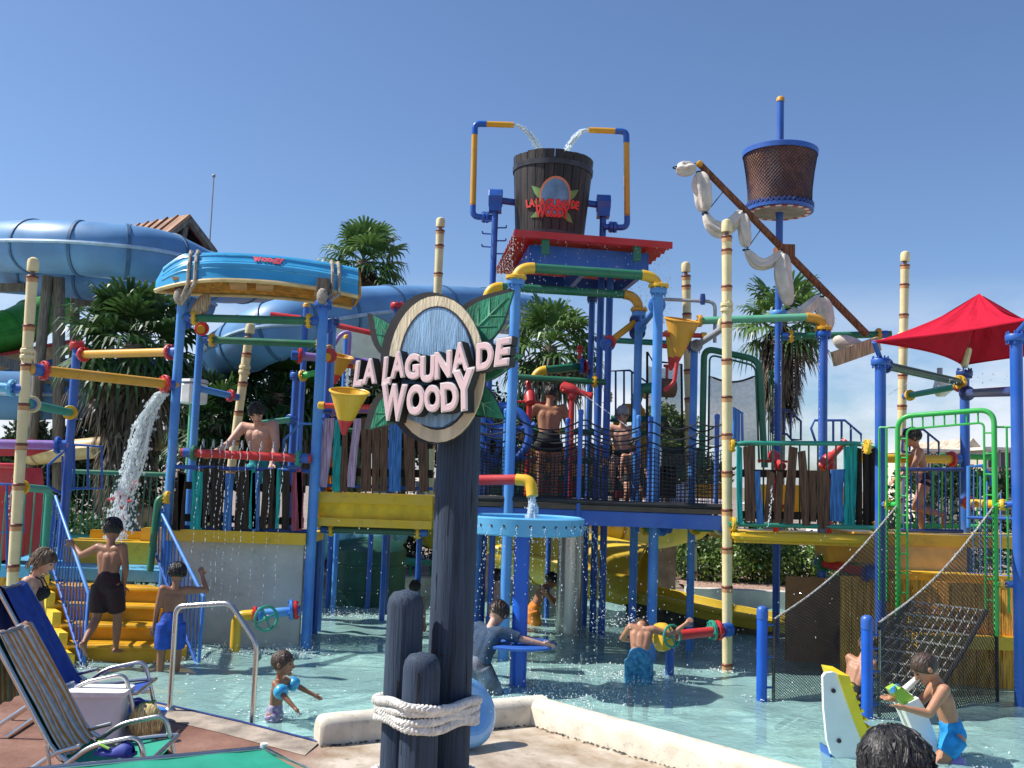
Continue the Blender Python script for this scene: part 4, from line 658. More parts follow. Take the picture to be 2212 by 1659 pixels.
hb_ = MB().grid([r[::-1] for r in rows]); hb_.add(rows[-1]+[], [tuple(range(25))]); hull_ = part('hull', hb_, BH, BT, 30); part('inner_planking', MB().grid(inn), BW, BT, 50)
part('gunwale', MB().tube([r[0]-up*.015 for r in rows], .026, 8), mat('pale boat trim', (.66, .50, .24), .5), BT); part('gunwale', MB().tube([r[-1]-up*.015 for r in rows], .026, 8), mat('pale boat trim', (.66, .50, .24), .5), BT)
for t in (.14, .42, .56, .86): i = int(t*NS); part('thwart', MB().bar(inn[i][0]+up*.06, inn[i][-1]+up*.06, .22, .03, up), mat('thwart wood', (.55, .30, .12), .6, .15, 5), BT)
part('transom', MB().prism([p+ax*.01 for p in inn[-1]], ax, .03), W_ORANGE, BT)
for k in (2, 4, 6, 8, 10): part('strake', MB().tube([r[k] for r in rows[1:]], .010, 6), mat('pale blue strake', (.075, .40, .66), .25), hull_)
def blet(ch, u, w_, h):
    def fm(a, b, z):
        t = u+a/BL; hbx, hh, gz = bsec(t); th = .30+b*1.15; x = -math.cos(th)*hbx; zz = math.sin(th)**.62*hh; return P0+ax*BL*t+bs*x*1.055+up*(zz*1.055+gz)-bs*z
    return letter_mb(ch, w_, h, fm, .012, .018, .05)
sd_ = -1 if bs.y < 0 else 1
def blet2(ch, u, w_, h):
    def fm(a, b, z):
        t = u+a/BL; hbx, hh, gz = bsec(t); th = .62+b*1.7; x = -math.cos(th)*hbx*sd_; zz = math.sin(th)**.75*hh; return P0+ax*BL*t+bs*x*(1.06+z)+up*(zz*(1.06+z)+gz)
    return letter_mb(ch, w_, h, fm, .0, .006, .06)
for ch, u, w_, h in (('w', .492, .10, .15), ('o', .527, .075, .13), ('o', .553, .075, .13), ('d', .58, .08, .19), ('y', .607, .085, .18)): part('letter', blet2(ch, u, w_, h), mat('faded red lettering', (.55, .05, .08), .6, .15), hull_)
for px, Y, p in ((410, 12.25, p3), (728, 12.4, p5)):
    t = (D(px, 620, Y)-P0).dot(ax)/BL; i = max(1, min(NS-1, int(t*NS))); tp = tilt(p, 640)
    for k in (0, 1):
        ii = min(NS, i+k); part('lashing_rope', MB().tube([tp+V((.03*k, -.1, -.12)), rows[ii][0 if sd_ > 0 else -1]-bs*.05*sd_-up*.05]+[rows[ii][j]+up*.02-bs*.015*sd_ for j in (range(1, 20) if sd_ > 0 else range(23, 4, -1))], .022, 7), ROPE_G, BT)
    part('knot', MB().ball(tp+V((.0, -.12, -.02)), (.07, .06, .1), nu=10), ROPE_G, BT); part('bracket', MB().box(tp+V((-.02, .03, .09)), (.14, .16, .26)), W_GREY, BT)
part('hanging_bag', MB().ball(D(432, 665, 12.25), (.10, .06, .2), Matrix.Rotation(.5, 3, 'Y'), 10, 8), W_TIMB, BT)
# ================================================================ middle platform with planks
ym = 12.35; pA = D(1098, 1100, 11.92); pA = V((pA.x, pA.y, 0)); pB = D(1415, 1000, 12.19); pB = V((pB.x, pB.y, 0))
MP = thing('middle_play_platform', 'yellow tray platform with crooked coloured planks left of the sign post', 'play platform', D(800, 1400, ym)); q0, q1 = D(682, 1066, ym), D(935, 1071, ym); zt = (q0.z+q1.z)/2
part('tray_lip', MB().bar(V((q0.x, ym, zt-.05)), V((q1.x, ym, zt-.05)), .06, .13), YEL, MP); part('tray_deck', MB().box(((q0.x+q1.x)/2+.3, ym+.75, zt-.04), (q1.x-q0.x+.7, 1.4, .06)), YEL, MP)
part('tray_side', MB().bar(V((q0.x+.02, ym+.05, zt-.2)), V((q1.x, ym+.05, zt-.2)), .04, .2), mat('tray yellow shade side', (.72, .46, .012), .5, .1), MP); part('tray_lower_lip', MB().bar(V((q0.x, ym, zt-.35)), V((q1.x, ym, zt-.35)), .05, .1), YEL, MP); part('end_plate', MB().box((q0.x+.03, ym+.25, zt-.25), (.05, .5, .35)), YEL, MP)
pipe(MP, D(693, 1143, ym+.2), D(925, 1150, ym+.2), .065, DKGREEN, YEL, YEL, inset=.08)
for py in (905, 1048): rail(MP, [D(688, py, ym+.05), D(935, py+8, ym+.05)], .022, BLUE)
for py in (955, 1018): part('cross_board', MB().bar(D(690, py, ym+.02), D(935, py+6, ym+.02), .03, .1), W_DARK, MP)
for i, (x, wn, cm, yt, lean) in enumerate(((702, 24, W_PINK, 905, 12), (728, 17, W_TEAL, 908, 2), (742, 15, W_BROWN, 915, -4), (764, 17, W_PINK, 905, 14), (790, 22, W_BROWN, 903, -3), (811, 15, W_BROWN, 905, 2), (829, 15, W_BROWN, 908, 0), (853, 26, W_BLUE, 900, 2), (884, 22, W_BROWN, 905, -6), (912, 20, W_BROWN, 905, -6))): plank('plank', D(x-lean*.5, 1062-(10 if cm is W_PINK else 0), ym-.04), D(x+lean*.5+3, yt, ym-.04), wn*ym/2150, .032, cm, MP)
for i, x in enumerate(np.linspace(700, 925, 16)): stick('picket', D(x, 1066, ym+1.3), D(x, 930, ym+1.3), .012, GREEN, MP, 6)
rail(MP, [D(690, 928, ym+1.3), D(930, 932, ym+1.3)], .03, GREEN)
pipe(MP, D(690, 884, 12.6), D(830, 885, 12.9), .072, PUR, PUR, None, inset=.12)
BK = thing('back_pipe_frame', 'blue back posts with lilac and green pipes behind the boat right end', 'pipe frame', D(650, 1300, 15)); c1 = D(641, 800, 14.6); c1 = V((c1.x, c1.y, 0)); c2 = D(660, 700, 16); c2 = V((c2.x, c2.y, 0)); c3 = D(857, 680, 15.5); c3 = V((c3.x, c3.y, 0)); c4 = D(745, 800, 15.4); c4 = V((c4.x, c4.y, 0))
post(BK, c1, zat(805, c1), .095, BLUE, collar=BLUE); post(BK, c2, zat(660, c2), .085, BLUE, cap=ORA); post(BK, c3, zat(655, c3), .105, NAVY, collar=RED); post(BK, c4, zat(728, c4), .07, LBLUE, cap=YEL)
pipe(BK, D(640, 768, 14.4), D(860, 790, 14.8), .085, PUR, RED, None, inset=.0); pipe(BK, D(648, 813, 14.6), D(730, 795, 14.3), .065, LIME, YEL, None, inset=.0); pipe(BK, D(560, 915, 14), D(640, 905, 14.6), .06, MINT, None, BLUE, inset=.08)
part('pipe', MB().tube(fillet([D(752, 790, 14.6), D(756, 715, 14.6), D(735, 722, 14.6), D(722, 745, 14.6)], .08), .03, 10), PUR, BK); part('flange', fl(MB(), D(868, 685, 15.3), (1, -.4, 0), .18), BLUE, BK); part('flange', fl(MB(), D(872, 687, 15.2), (1, -.4, 0), .15), YEL, BK)
sh = thing('shade_sail', 'white shade sail on a red bar behind the boat right end', 'shade sail', D(800, 760, 16)); part('cloth', MB().grid([[D(720+i*22, 702+i*5, 16-.02*i) for i in range(9)], [D(722+i*22, 745+i*5+8*math.sin(i), 16.3) for i in range(9)], [D(726+i*20, 770+i*8, 16.6) for i in range(9)]]), mat('white sail cloth', (.72, .72, .74), .8, .05), sh, 0); rail(sh, [D(715, 700, 16), D(905, 742, 15.9)], .045, RED, 'red_bar'); rail(sh, [D(585, 680, 16), D(650, 688, 16)], .05, RED, 'red_bar')
# cone (funnel) buckets
def cone_bucket(label, pt, pb, Y, rw, m, tip, yaw=.0, rake=.25, spout=False):
    a, b = D(*pt, Y), D(*pb, Y); d = (b-a); L = d.length; d.normalize(); u, w_, _ = basis(d); k = 28; t = thing('cone_bucket', label, 'tipping bucket', a, 'cone-shaped tipping buckets'); r0 = rw*Y/2150; mb = MB(); tp_ = .84 if spout else .64
    def rings(s0, s1, n=4, ins=1.):
        rows = []
        for i in range(n+1):
            s = s0+(s1-s0)*i/n; rr = (r0*(1-s)+.02*s)*ins; rows.append([a+d*(L*s)+(u*math.cos(x)+w_*math.sin(x))*rr - d*(rake*r0*math.cos(x+yaw)*(1-s)) for x in np.linspace(0, 2*PI, k+1)])
        return rows
    part('cone', MB().grid(rings(0, tp_)), m, t, 0); part('tip', MB().grid(rings(tp_, 1, 3)), tip, t, 0); part('inner_wall', MB().grid(rings(.02, .6, 4, .95)), m, t, 0); part('rim', MB().tube(rings(0, .01, 1)[0][:-1], .014, 6, closed=True), m, t)
    c = a+d*L*.34
    for s in (-1, 1): part('pivot', MB().tube([c+V((s*r0*.55, 0, 0)), c+V((s*r0*1.25, 0, 0))], .032, 10), tip, t); part('pivot_cap', MB().lathe([(.045, 0), (.045, .06), (.03, .07)], c+V((s*r0*1.2, 0, 0)), (s, 0, 0), 10), YEL, t)
    if spout: part('spout', MB().tube(fillet([b-d*.05, b+d*.25, b+d*.36+V((-.12, 0, 0))], .06), .026, 10), tip, t)
    return t
cone_bucket('yellow cone bucket with red tip left of the sign letters', (755, 846), (742, 940), 11.4, 42, YEL, RED)
cone_bucket('yellow and red cone bucket half hidden behind the boat post', (738, 770), (722, 830), 14.2, 26, ORA, RED)
# ================================================================ bucket tower
TW = thing('bucket_tower', 'tall blue pipe tower with red corrugated roof under the bucket', 'play tower', (pB.x*.5, 13, FZ))
fz = lambda px, py, Y: V((D(px, py, Y).x, Y, 0))
pC = fz(1373, 1000, 13.5); pD = fz(1308, 1000, 14.04); pE = fz(1270, 1000, 15.0); pL = fz(1066, 560, 14.1); pR = fz(1303, 460, 14.3); pBL = fz(1052, 640, 13.2)
post(TW, pA, zat(602, pA), .105, LBLUE, collar=LBLUE); post(TW, pB, zat(622, pB), .105, LBLUE, collar=LBLUE); post(TW, pC, zat(672, pC), .095, LBLUE, collar=LBLUE); post(TW, pD, zat(545, pD), .085, BLUE); post(TW, pE, zat(640, pE), .08, BLUE, collar=NAVY)
post(TW, pL, zat(440, pL), .078, BLUE); post(TW, pR, zat(450, pR), .085, BLUE); post(TW, pBL, zat(655, pBL), .085, LBLUE, collar=YEL)
# top pipes
ta, tb = tilt(pA, 580), tilt(pB, 593); tb.z = ta.z; du = (tb-ta).normalized()
pipe(TW, ta+du*.2+V((0, 0, .02)), tb-du*.2+V((0, 0, .02)), .082, GREEN); elbow(TW, ta+V((0, 0, -.17)), ta+V((0, 0, .02)), ta+du*.22+V((0, 0, .02)), .092, YEL); elbow(TW, tb+V((0, 0, -.2)), tb+V((0, 0, .02)), tb-du*.22+V((0, 0, .02)), .092, YEL)
for p, z in ((pA, zat(600, pA)), (pB, zat(618, pB))): part('flange', fl(MB(), (p.x, p.y, z), (0, 0, 1), .17), YEL, TW)
tc_, td_ = tilt(pBL, 618), tilt(pC, 632); td_.z = tc_.z; du = (td_-tc_).normalized(); pipe(TW, tc_+du*.15, td_-du*.2, .08, GREEN); elbow(TW, tc_+V((0, 0, -.22)), tc_, tc_+du*.2, .088, YEL); elbow(TW, td_+V((0, 0, -.24)), td_, td_-du*.22, .088, ORA); part('flange', fl(MB(), td_+V((0, 0, -.2)), (0, 0, 1), .155), ORA, TW)
pipe(TW, D(1288, 733, 15), D(1500, 745, 13.6), .06, TEAL, YEL, None, inset=.08); pipe(TW, D(1312, 742, 13.2), tilt(pC, 690), .062, ORA, RED, NAVY, inset=.02); pipe(TW, tilt(pC, 712)+V((0, -.1, 0)), tilt(pB, 660)+V((0, .1, 0)), .06, LBLUE, LBLUE, LBLUE, inset=.02)
pipe(TW, D(1175, 800, 14.6), tilt(pE, 790), .085, GREEN, None, RED, inset=.08); elbow(TW, D(1180, 799, 14.6), D(1158, 801, 14.6), D(1154, 822, 14.6), .09, YEL); part('flange', fl(MB(), D(1256, 790, 14.85), (1, 0, 0), .17), BLUE, TW); vp = D(1252, 775, 14.7); part('valve_knob', MB().lathe([(.03, 0), (.03, .1), (.07, .11), (.07, .13), (.03, .14), (.05, .17), (.03, .2)], vp, n=10), RED, TW)
for p, py in ((pC, 690), (pC, 715), (pB, 655), (pD, 740)): part('side_flange', fl(MB(), tilt(p, py)+V((0, .13, 0)), (0, 1, .1), .15), LBLUE if p is not pC else NAVY, TW)
# roof
N1 = D(1110, 508, 12.7); zr_ = N1.z; N2 = G(1452, 535, zr_); F1 = G(1068, 592, zr_); dvec = F1-N1; uvec = N2-N1; rows = []
nr = 44
for i in range(nr+1):
    s = i/nr; zz = .028*math.sin(i*PI/2); o = N1+dvec*s+V((0, 0, zz+.03)); rows.append([o, o+uvec])
o = part('roof_sheet', MB().grid(rows), RED, TW, 0); part('roof_edge', MB().bar(N1+V((0, 0, .03)), N2+V((0, 0, .03)), .03, .09), RED, o)
fr = lambda s, t_: N1+uvec*s+dvec*t_; hgt = .26
for a, b in ((fr(.13, .12), fr(.87, .12)), (fr(.13, .88), fr(.87, .88)), (fr(.13, .12), fr(.13, .88)), (fr(.87, .12), fr(.87, .88)), (fr(.5, .12), fr(.5, .88))): part('roof_beam', MB().bar(a-V((0, 0, .17)), b-V((0, 0, .17)), .07, hgt), BLUE, TW)
for a, b in ((fr(.13, .3), fr(.87, .3)), (fr(.13, .65), fr(.87, .65))): part('roof_purlin', MB().bar(a-V((0, 0, .08)), b-V((0, 0, .08)), .06, .1), RED, TW)
for s in (.2, .78): part('bracket', MB().box(fr(s, .02)-V((0, 0, .1)), (.1, .05, .22)), GREEN, TW)
# ladder rungs on the left bucket post
for i, py in enumerate(range(478, 560, 14)): part('rung', MB().tube(fillet([tilt(pL, py), tilt(pL, py)+V((.17*(1 if i % 2 else -1), -.02, 0)), tilt(pL, py)+V((.17*(1 if i % 2 else -1), -.14, 0))], .03), .011, 6), BLUE, TW)
# dump bucket
yk = 14.2; kb, kt = D(1186, 530, yk), D(1190, 350, yk); DB = thing('dump_bucket', 'big dark wooden dump bucket with leaf emblem and red lettering on top of the tower', 'bucket', kb); H = kt.z-kb.z; rB, rT = .49, .585; tilt_k = Matrix.Rotation(rad(1.2), 3, 'Y'); kax = tilt_k @ V((0, 0, 1)); kb0 = V((kb.x, kb.y, kb.z))
KW = mat('bucket stave wood', (.015, .009, .006), .5, .5, 4, .4, 14, stretch=(3, 3, .4), stain=.25)
for i in range(26):
    a0, a1 = 2*PI*i/26+.008, 2*PI*(i+1)/26-.008; u, w_, d = basis(kax); tpz = H+random.uniform(-.012, .018); q = []
    for a in (a0, (a0+a1)/2, a1):
        e = u*math.cos(a)+w_*math.sin(a); q.append([kb0+e*rB, kb0+d*tpz+e*rT, kb0+d*tpz+e*(rT-.045), kb0+e*(rB-.04)])
    mb = MB(); mb.grid([r+[r[0]] for r in q][::-1]); mb.add(q[0], [(0, 1, 2, 3)]); mb.add(q[2], [(3, 2, 1, 0)]); part('stave', mb, KW, DB, 30)
part('bottom', MB().lathe([(rB*.95, .02), (rB*.95, .06)], kb0, kax, 26), KW, DB); 
for f in (.06, .87): r_ = rB+(rT-rB)*f; part('hoop', MB().lathe([(r_+.001, H*f-.04), (r_+.012, H*f-.038), (r_+.017, H*f+.038), (r_+.006, H*f+.04)], kb0, kax, 40, False, False), mat('dark iron hoop', (.05, .05, .055), .45, .2, metal=.6), DB)
part('water_inside', MB().lathe([(rT*.9, H*.93), (.01, H*.93)], kb0, kax, 26, False, True), POOLC, DB)
fdir = math.atan2(-kb0.y, -kb0.x)
def KM(a, b, z):   # emblem coordinates (metres, around the bucket front) -> bucket surface
    h = H*.40+1.22*b; r_ = rB+(rT-rB)*h/H+.004+z; th = fdir+.06+1.22*a/.54; return kb0+kax*h+V((math.cos(th)*r_, math.sin(th)*r_, 0))
def kdisc(poly, z0, z1, m, name, parent):
    k = len(poly); cx = sum(p[0] for p in poly)/k; cy = sum(p[1] for p in poly)/k; rws = []
    for f in (0, .35, .7, 1): rws.append([KM(cx+(x-cx)*f, cy+(y-cy)*f, z1) for x, y in poly+poly[:1]])
    rws.append([KM(x, y, z0) for x, y in poly+poly[:1]]); return part(name, MB().grid(rws), m, parent, 40)
K_LEAF = mat('emblem leaf green', (.13, .26, .07), .6, .15, 8); K_OR = mat('emblem orange', (.62, .22, .10), .6, .1); K_BL = mat('emblem blue', (.12, .26, .40), .6, .15); K_RD = mat('emblem red letter', (.62, .035, .03), .6, .1); K_WH = mat('emblem white edge', (.62, .55, .52), .6)
em = kdisc(ell(.02, .06, .19, .24, 28), .0, .006, K_OR, 'emblem_disc', DB); kdisc(ell(.02, .06, .165, .21, 28), .006, .009, K_BL, 'emblem_lagoon', em)
for bx, by, tx, ty, wd in ((-.09, .03, -.27, .2, .055), (-.07, -.04, -.31, .0, .05), (-.06, -.1, -.28, -.17, .05), (.12, .03, .31, .18, .055), (.12, -.02, .33, .0, .05), (.1, -.1, .27, -.22, .05)): kdisc(leafpoly(bx, by, tx, ty, wd, 7), .0, .005, K_LEAF, 'emblem_leaf', em)
def kl(ch, a0, b0, w_, h, rot):
    v, _ = letter(ch, .03); bb = (v.min(0), v.max(0)); fm = lambda a, b, z: KM(a0+a, b0+b, z); o = part('letter', letter_mb(ch, w_, h, fm, .01, .018, .05, rot=rad(rot), base=bb), K_RD, em, 30); 
    part('letter_outline', letter_mb(ch, w_, h, fm, .008, .013, .085, rot=rad(rot), base=bb), S_BLK, em, 30)
for ch, a0, b0, w_, r_ in (('L', -.31, -.005, .05, 8), ('A', -.255, -.005, .07, 4), ('L', -.18, -.01, .05, 4), ('A', -.125, -.012, .07, 2), ('G', -.055, -.018, .07, 0), ('U', .015, -.02, .07, -2), ('N', .09, -.018, .075, -4), ('A', .165, -.012, .07, -6), ('D', .245, -.01, .065, -6), ('E', .305, -.005, .05, -8)): kl(ch, a0, b0, w_, .095, r_)
for ch, a0, b0, w_, h in (('W', -.145, -.115, .12, .13), ('O', -.055, -.12, .075, .11), ('O', .02, -.122, .075, .11), ('D', .09, -.12, .07, .11), ('Y', .155, -.115, .08, .14)): kl(ch, a0, b0, w_, h, 0)
for s, p, px, py in ((-1, pL, 1072, 432), (1, pR, 1300, 444)):
    c = tilt(p, py); part('axle', MB().tube([c, V((kb0.x+s*.5, kb0.y, c.z))], .05, 12), BLUE, DB); part('bearing_box', MB().lathe([(.13, -.1), (.135, -.09), (.135, .09), (.13, .1)], c+V((0, 0, .03)), (1, 0, 0), 8), BLUE, TW, 20); part('bearing_base', MB().box(c+V((0, 0, -.1)), (.18, .2, .16)), BLUE, TW)
# filling pipes
yp = 14.2
L_ = [D(1066, 470, yp), D(1021, 468, yp), D(1026, 267, yp), D(1110, 270, yp)]; R_ = [D(1305, 490, yp), D(1355, 492, yp), D(1353, 284, yp), D(1272, 281, yp)]
for nm, P in (('l', L_), ('r', R_)):
    part('pipe_bend', MB().tube(fillet([P[0], P[1], P[1].lerp(P[2], .14)], .13, 8), .044, 14), BLUE, TW); part('pipe_riser', MB().tube([P[1].lerp(P[2], .12), P[1].lerp(P[2], .9)], .044, 14), ORA, TW); part('pipe_bend', MB().tube(fillet([P[1].lerp(P[2], .88), P[2], P[2].lerp(P[3], .30)], .17, 8), .046, 14), BLUE, TW); part('pipe_outlet', MB().tube([P[2].lerp(P[3], .28), P[3]], .043, 14), ORA, TW)
    part('flange', fl(MB(), P[0].lerp(P[1], .45), P[1]-P[0], .11), BLUE, TW); part('flange', fl(MB(), P[0].lerp(P[1], .3), P[1]-P[0], .11), BLUE, TW)
JETS = [(L_[3], 1), (R_[3], -1)]; BUCKET_TOP = kb0+kax*H*.97
# tower floor, rails, panels, cannons
zf = zat(1078, pA); TF = thing('tower_deck', 'tower deck with yellow panels and green barred rails behind the net', 'play platform', (.8, 14, zf)); part('floor', MB().box((.85, 14.2, zf-.1), (3.0, 2.2, .1)), mat('dark deck mat', (.03, .03, .035), .8), TF)
yk2 = 15.25; part('yellow_panel', MB().bar(D(1120, 985, yk2), D(1310, 990, yk2), .12, .3), ORA, TF); part('yellow_panel', MB().bar(D(1120, 1010, yk2+.3), D(1300, 1020, yk2+.3), .1, .16), YEL, TF); part('red_beam', MB().bar(D(1130, 1050, 14.9), D(1245, 1052, 14.9), .1, .18), RED, TF); part('red_beam', MB().bar(D(1330, 1068, 14.5), D(1400, 1068, 14.5), .1, .1), RED, TF); part('yellow_arch', MB().prism([D(x, y, 15.0) for x, y in ((1325, 1010), (1325, 900), (1345, 872), (1385, 872), (1398, 900), (1398, 1010), (1385, 1010), (1383, 910), (1340, 910), (1338, 1010))][::-1], (0, 1, 0), .08), ORA, TF); [part('green_panel', MB().box(D(x, y, 15.7), (w1, .06, h1)), mm, TF) for x, y, w1, h1, mm in ((1165, 1035, 2.1, .55, DKGREEN), (1385, 1040, 1.1, .5, W_DARK), (1470, 1000, .6, .5, DKGREEN))]
rail(TF, [D(1105, 814, 13.9), tilt(pD, 826)], .045, GREEN); part('flange', fl(MB(), tilt(pD, 825)+V((-.18, 0, 0)), (1, 0, 0), .12), YEL, TF); rail(TF, [D(1110, 930, 14.6), D(1400, 936, 14.6)], .045, GREEN); rail(TF, [D(1110, 992, 14.6), D(1300, 996, 14.6)], .05, GREEN); rail(TF, [D(1320, 905, 14.7), D(1440, 905, 14.7)], .05, GREEN)
pickets(TF, D(1115, 1060, 14.6), D(1300, 1064, 14.6), D(1115, 818, 14.6), D(1300, 826, 14.6), 18, .011, GREEN); pickets(TF, D(1310, 1064, 14.8), D(1420, 1066, 14.8), D(1310, 905, 14.8), D(1420, 908, 14.8), 9, .011, GREEN)
for x, py in ((1316, 858), (1205, 935), (1300, 1000), (1395, 850), (1228, 897)): part('flange', fl(MB(), D(x, py, 14.5), (1, .2, 0), .11), YEL, TF)
c = D(1144, 860, 13.9); cannon('red water cannon pointing up on the tower behind the net', (c.x, c.y, zf), c.z, 1.8, 1.05, .85); c = D(1236, 850, 13.8); cannon('red water cannon aiming down right on the tower', (c.x, c.y, zf), c.z, -.35, -.3, .85)
# ship wheel
c = D(1084, 938, 13.2); WH = thing('toy_helm', 'large blue ship wheel behind the black net right of the sign', 'toy helm', c); R_o = .37; u, w_, d = basis((-.25, -1, 0)); mb = MB(); mb.tube([c+(u*math.cos(a)+w_*math.sin(a))*R_o for a in np.linspace(0, 2*PI, 40, endpoint=False)], .06, 10, closed=True); part('rim', mb, BLUE, WH)
for i in range(6): a = 2*PI*i/6+.3; part('spoke', MB().tube([c, c+(u*math.cos(a)+w_*math.sin(a))*(R_o+.10)], .04, 8), BLUE, WH)
part('hub', MB().lathe([(.13, -.05), (.13, .04), (.08, .07)], c, (-.25, -1, 0), 18), BLUE, WH)
guard('blue guard rail on the tower between the back posts', [(1312, 910), (1312, 802), (1360, 800), (1397, 825), (1397, 905), (1385, 912), (1360, 898)], 14.6, .02, NAVY, [(1330, 802, 905), (1348, 801, 902), (1365, 805, 900)])
guard('blue gate bars beside the back post on the tower', [(1276, 960), (1276, 868), (1306, 870), (1306, 962)], 14.9, .016, NAVY, [(1285, 868, 960), (1295, 868, 960)])
# ================================================================ net bridge
ba, bb_ = D(1000, 1078, 12.0), D(1565, 1092, 11.75); bb_.z = ba.z; bd = (bb_-ba).normalized(); bn = V((-bd.y, bd.x, 0)); NB = thing('net_bridge', 'rope net bridge with blue beam and black mat deck', 'bridge', ba.lerp(bb_, .5)-V((0, 0, .2)))
part('beam', MB().bar(ba-V((0, 0, .17)), bb_-V((0, 0, .17)), .08, .17), BLUE, NB); part('beam', MB().bar(ba-V((0, 0, .17))+bn*1.2, bb_-V((0, 0, .17))+bn*1.2, .08, .17), BLUE, NB); part('deck_edge', MB().bar(ba-V((0, 0, .045))-bn*.03, bb_-V((0, 0, .045))-bn*.03, .05, .055), mat('brown rubber edge', (.10, .07, .05), .8), NB); part('deck', MB().bar(ba+bn*.6-V((0, 0, .04)), bb_+bn*.6-V((0, 0, .04)), 1.24, .05), mat('black rubber mat', (.02, .02, .022), .8, .3, 20, .4, 60), NB)
part('mat_roll', MB().tube([ba+V((0, -.03, .015)), ba.lerp(bb_, .3)+V((0, -.05, .03)), ba.lerp(bb_, .6)+V((0, -.03, .012)), bb_+V((0, -.03, .02))], .035, 8), ROPE_B, NB)
Lb = (bb_-ba).length; stops = [0, .19, .46, .72, .90, 1.0]
def topz(u):
    for i in range(len(stops)-1):
        if u <= stops[i+1]: f = (u-stops[i])/(stops[i+1]-stops[i]); return .88-.14*(4*f*(1-f))*((stops[i+1]-stops[i])/.27)
    return .88
def NF(off, rip):
    def P(u, v): return ba+bd*Lb*u+bn*(off+rip*math.sin(u*31+v*4))+V((0, 0, .02+v*(topz(u)-.2)))
    return P
part('net', net_panel(NF(0, .025), 60, 13, .006), ROPE_B, NB, 0, kind='stuff'); part('net', net_panel(NF(1.15, .025), 62, 15, .0055), ROPE_B, NB, 0, kind='stuff')
for off in (0, 1.15):
    for k, dz in ((0, 0), (1, .13), (2, -.12)): part('rope', MB().tube([ba+bd*Lb*u+bn*(off+.01*k)+V((0, 0, topz(u)+dz*(.4+.6*(topz(u)/.88)))) for u in np.linspace(0, 1, 50)], .011, 6), ROPE_B, NB)
for x, py, Y, m_ in ((1252, 890, 11.85, BLUE), (1090, 888, 12.3, LBLUE), (1224, 908, 13.1, BLUE), (1378, 902, 13.0, LBLUE), (1548, 900, 12.0, BLUE), (1404, 905, 11.95, BLUE)):
    p = fz(x, 1000, Y); post(NB, p, zat(py, p), .05, m_, ba.z-.25, cap=m_, name='net_post')
# under-bridge pipes & posts
UB = thing('bridge_support', 'blue posts and green flanged pipes under the net bridge', 'support frame', (2.0, 12.6, FZ)); pEr = fz(1494, 1100, 13.0); post(UB, pEr, zat(745, pEr), .085, LBLUE, collar=NAVY)
for x, y, Y, pt in ((1040, 1330, 13.4, 1100), (1058, 1330, 13.0, 1100), (1020, 1310, 14, 1100), (1085, 1420, 11.95, 1110), (683, 1300, 13.29, 690), (710, 1250, 16, 1130), (797, 1250, 16, 1130), (826, 1300, 14.6, 1110), (1183, 1250, 15.6, 1110), (903, 1250, 13.8, 1110)):
    p = fz(x, y, Y); post(UB, p, zat(pt, p), .07 if Y > 12 else .09, BLUE)
pipe(UB, D(1310, 1125, 13.9), D(1480, 1130, 13), .06, TEAL, YEL, YEL, inset=.05); pipe(UB, D(1385, 1140, 12.6), D(1440, 1142, 12.3), .07, GREEN, YEL, LBLUE, inset=.02); pipe(UB, D(1495, 1140, 12.6), D(1565, 1140, 11.8), .068, GREEN, YEL, CREAM, inset=.04); pipe(UB, D(1240, 1128, 14.2), D(1350, 1128, 14), .05, TEAL, YEL, None, inset=.04)
# steel column
sc_ = G(1227, 1366, WZ); m_ = MB(); m_.lathe([(.178, FZ), (.178, 1.35)], (sc_.x, sc_.y, 0), n=32); m_.lathe([(.2, 1.3), (.2, 1.36)], (sc_.x, sc_.y, 0), n=32); solo('steel_column', m_, STEEL, 'thick shiny stainless steel column under the net bridge', 'column', loc=(sc_.x, sc_.y, FZ))
# ================================================================ mushroom shower with ring basin and hand disc
mpx = G(1118, 1485, WZ); mc = V((mpx.x, mpx.y, 0)); MU = thing('mushroom_shower', 'blue column shower with round drip basin and hand disc right of the sign post', 'water feature', V((mc.x, mc.y, FZ))); zb1 = zat(1132, mc)
part('column', MB().lathe([(.086, FZ), (.086, zat(1395, mc)), (.08, zat(1390, mc)), (.08, zb1+.05)], mc, n=24), mat('strong blue paint', (.008, .10, .52), .35, .08, 3, stain=.12), MU); part('foot', MB().lathe([(.14, FZ), (.14, WZ-.04), (.1, WZ+.02)], mc, n=24), BLUE, MU)
Rb = .63; part('basin', MB().lathe([(Rb*.93, -.10), (Rb, -.085), (Rb+.006, .07), (Rb-.03, .085), (Rb-.05, .07), (Rb-.05, -.05), (.05, -.06)], mc+V((0, 0, zb1)), n=48, capa=True), SKYB, MU); ho = MB()
for i in range(30): a = 2*PI*i/30; ho.lathe([(.014, 0), (.014, .006)], mc+V((math.cos(a)*Rb, math.sin(a)*Rb, zb1-.0)), (math.cos(a), math.sin(a), 0), 8)
part('drip_hole', ho, BLACK, MU); zd1 = zat(1391, mc); part('hand_disc', MB().lathe([(.1, -.01), (.33, -.02), (.385, -.012), (.39, .01), (.36, .022), (.16, .03), (.1, .06)], mc+V((0, 0, zd1)), n=40), BLUE, MU)
sa, sb = D(968, 1038, 10.75), D(1118, 1036, 10.6); SPt = thing('red_spout', 'red pipe with yellow elbow pouring water into the round basin', 'water pipe', sa); part('pipe', MB().tube([sa, sb], .055, 18), RED, SPt); part('spout', MB().tube(fillet([sb-V((.01, 0, 0)), D(1146, 1038, 10.55), D(1150, 1072, 10.5)], .13, 8), .062, 18), YEL, SPt); SPOUT = D(1150, 1072, 10.5); BASZ = zb1
part('riser', MB().tube([sa+V((0, 0, .05)), V((sa.x, sa.y, FZ))], .055, 14), BLUE, SPt)
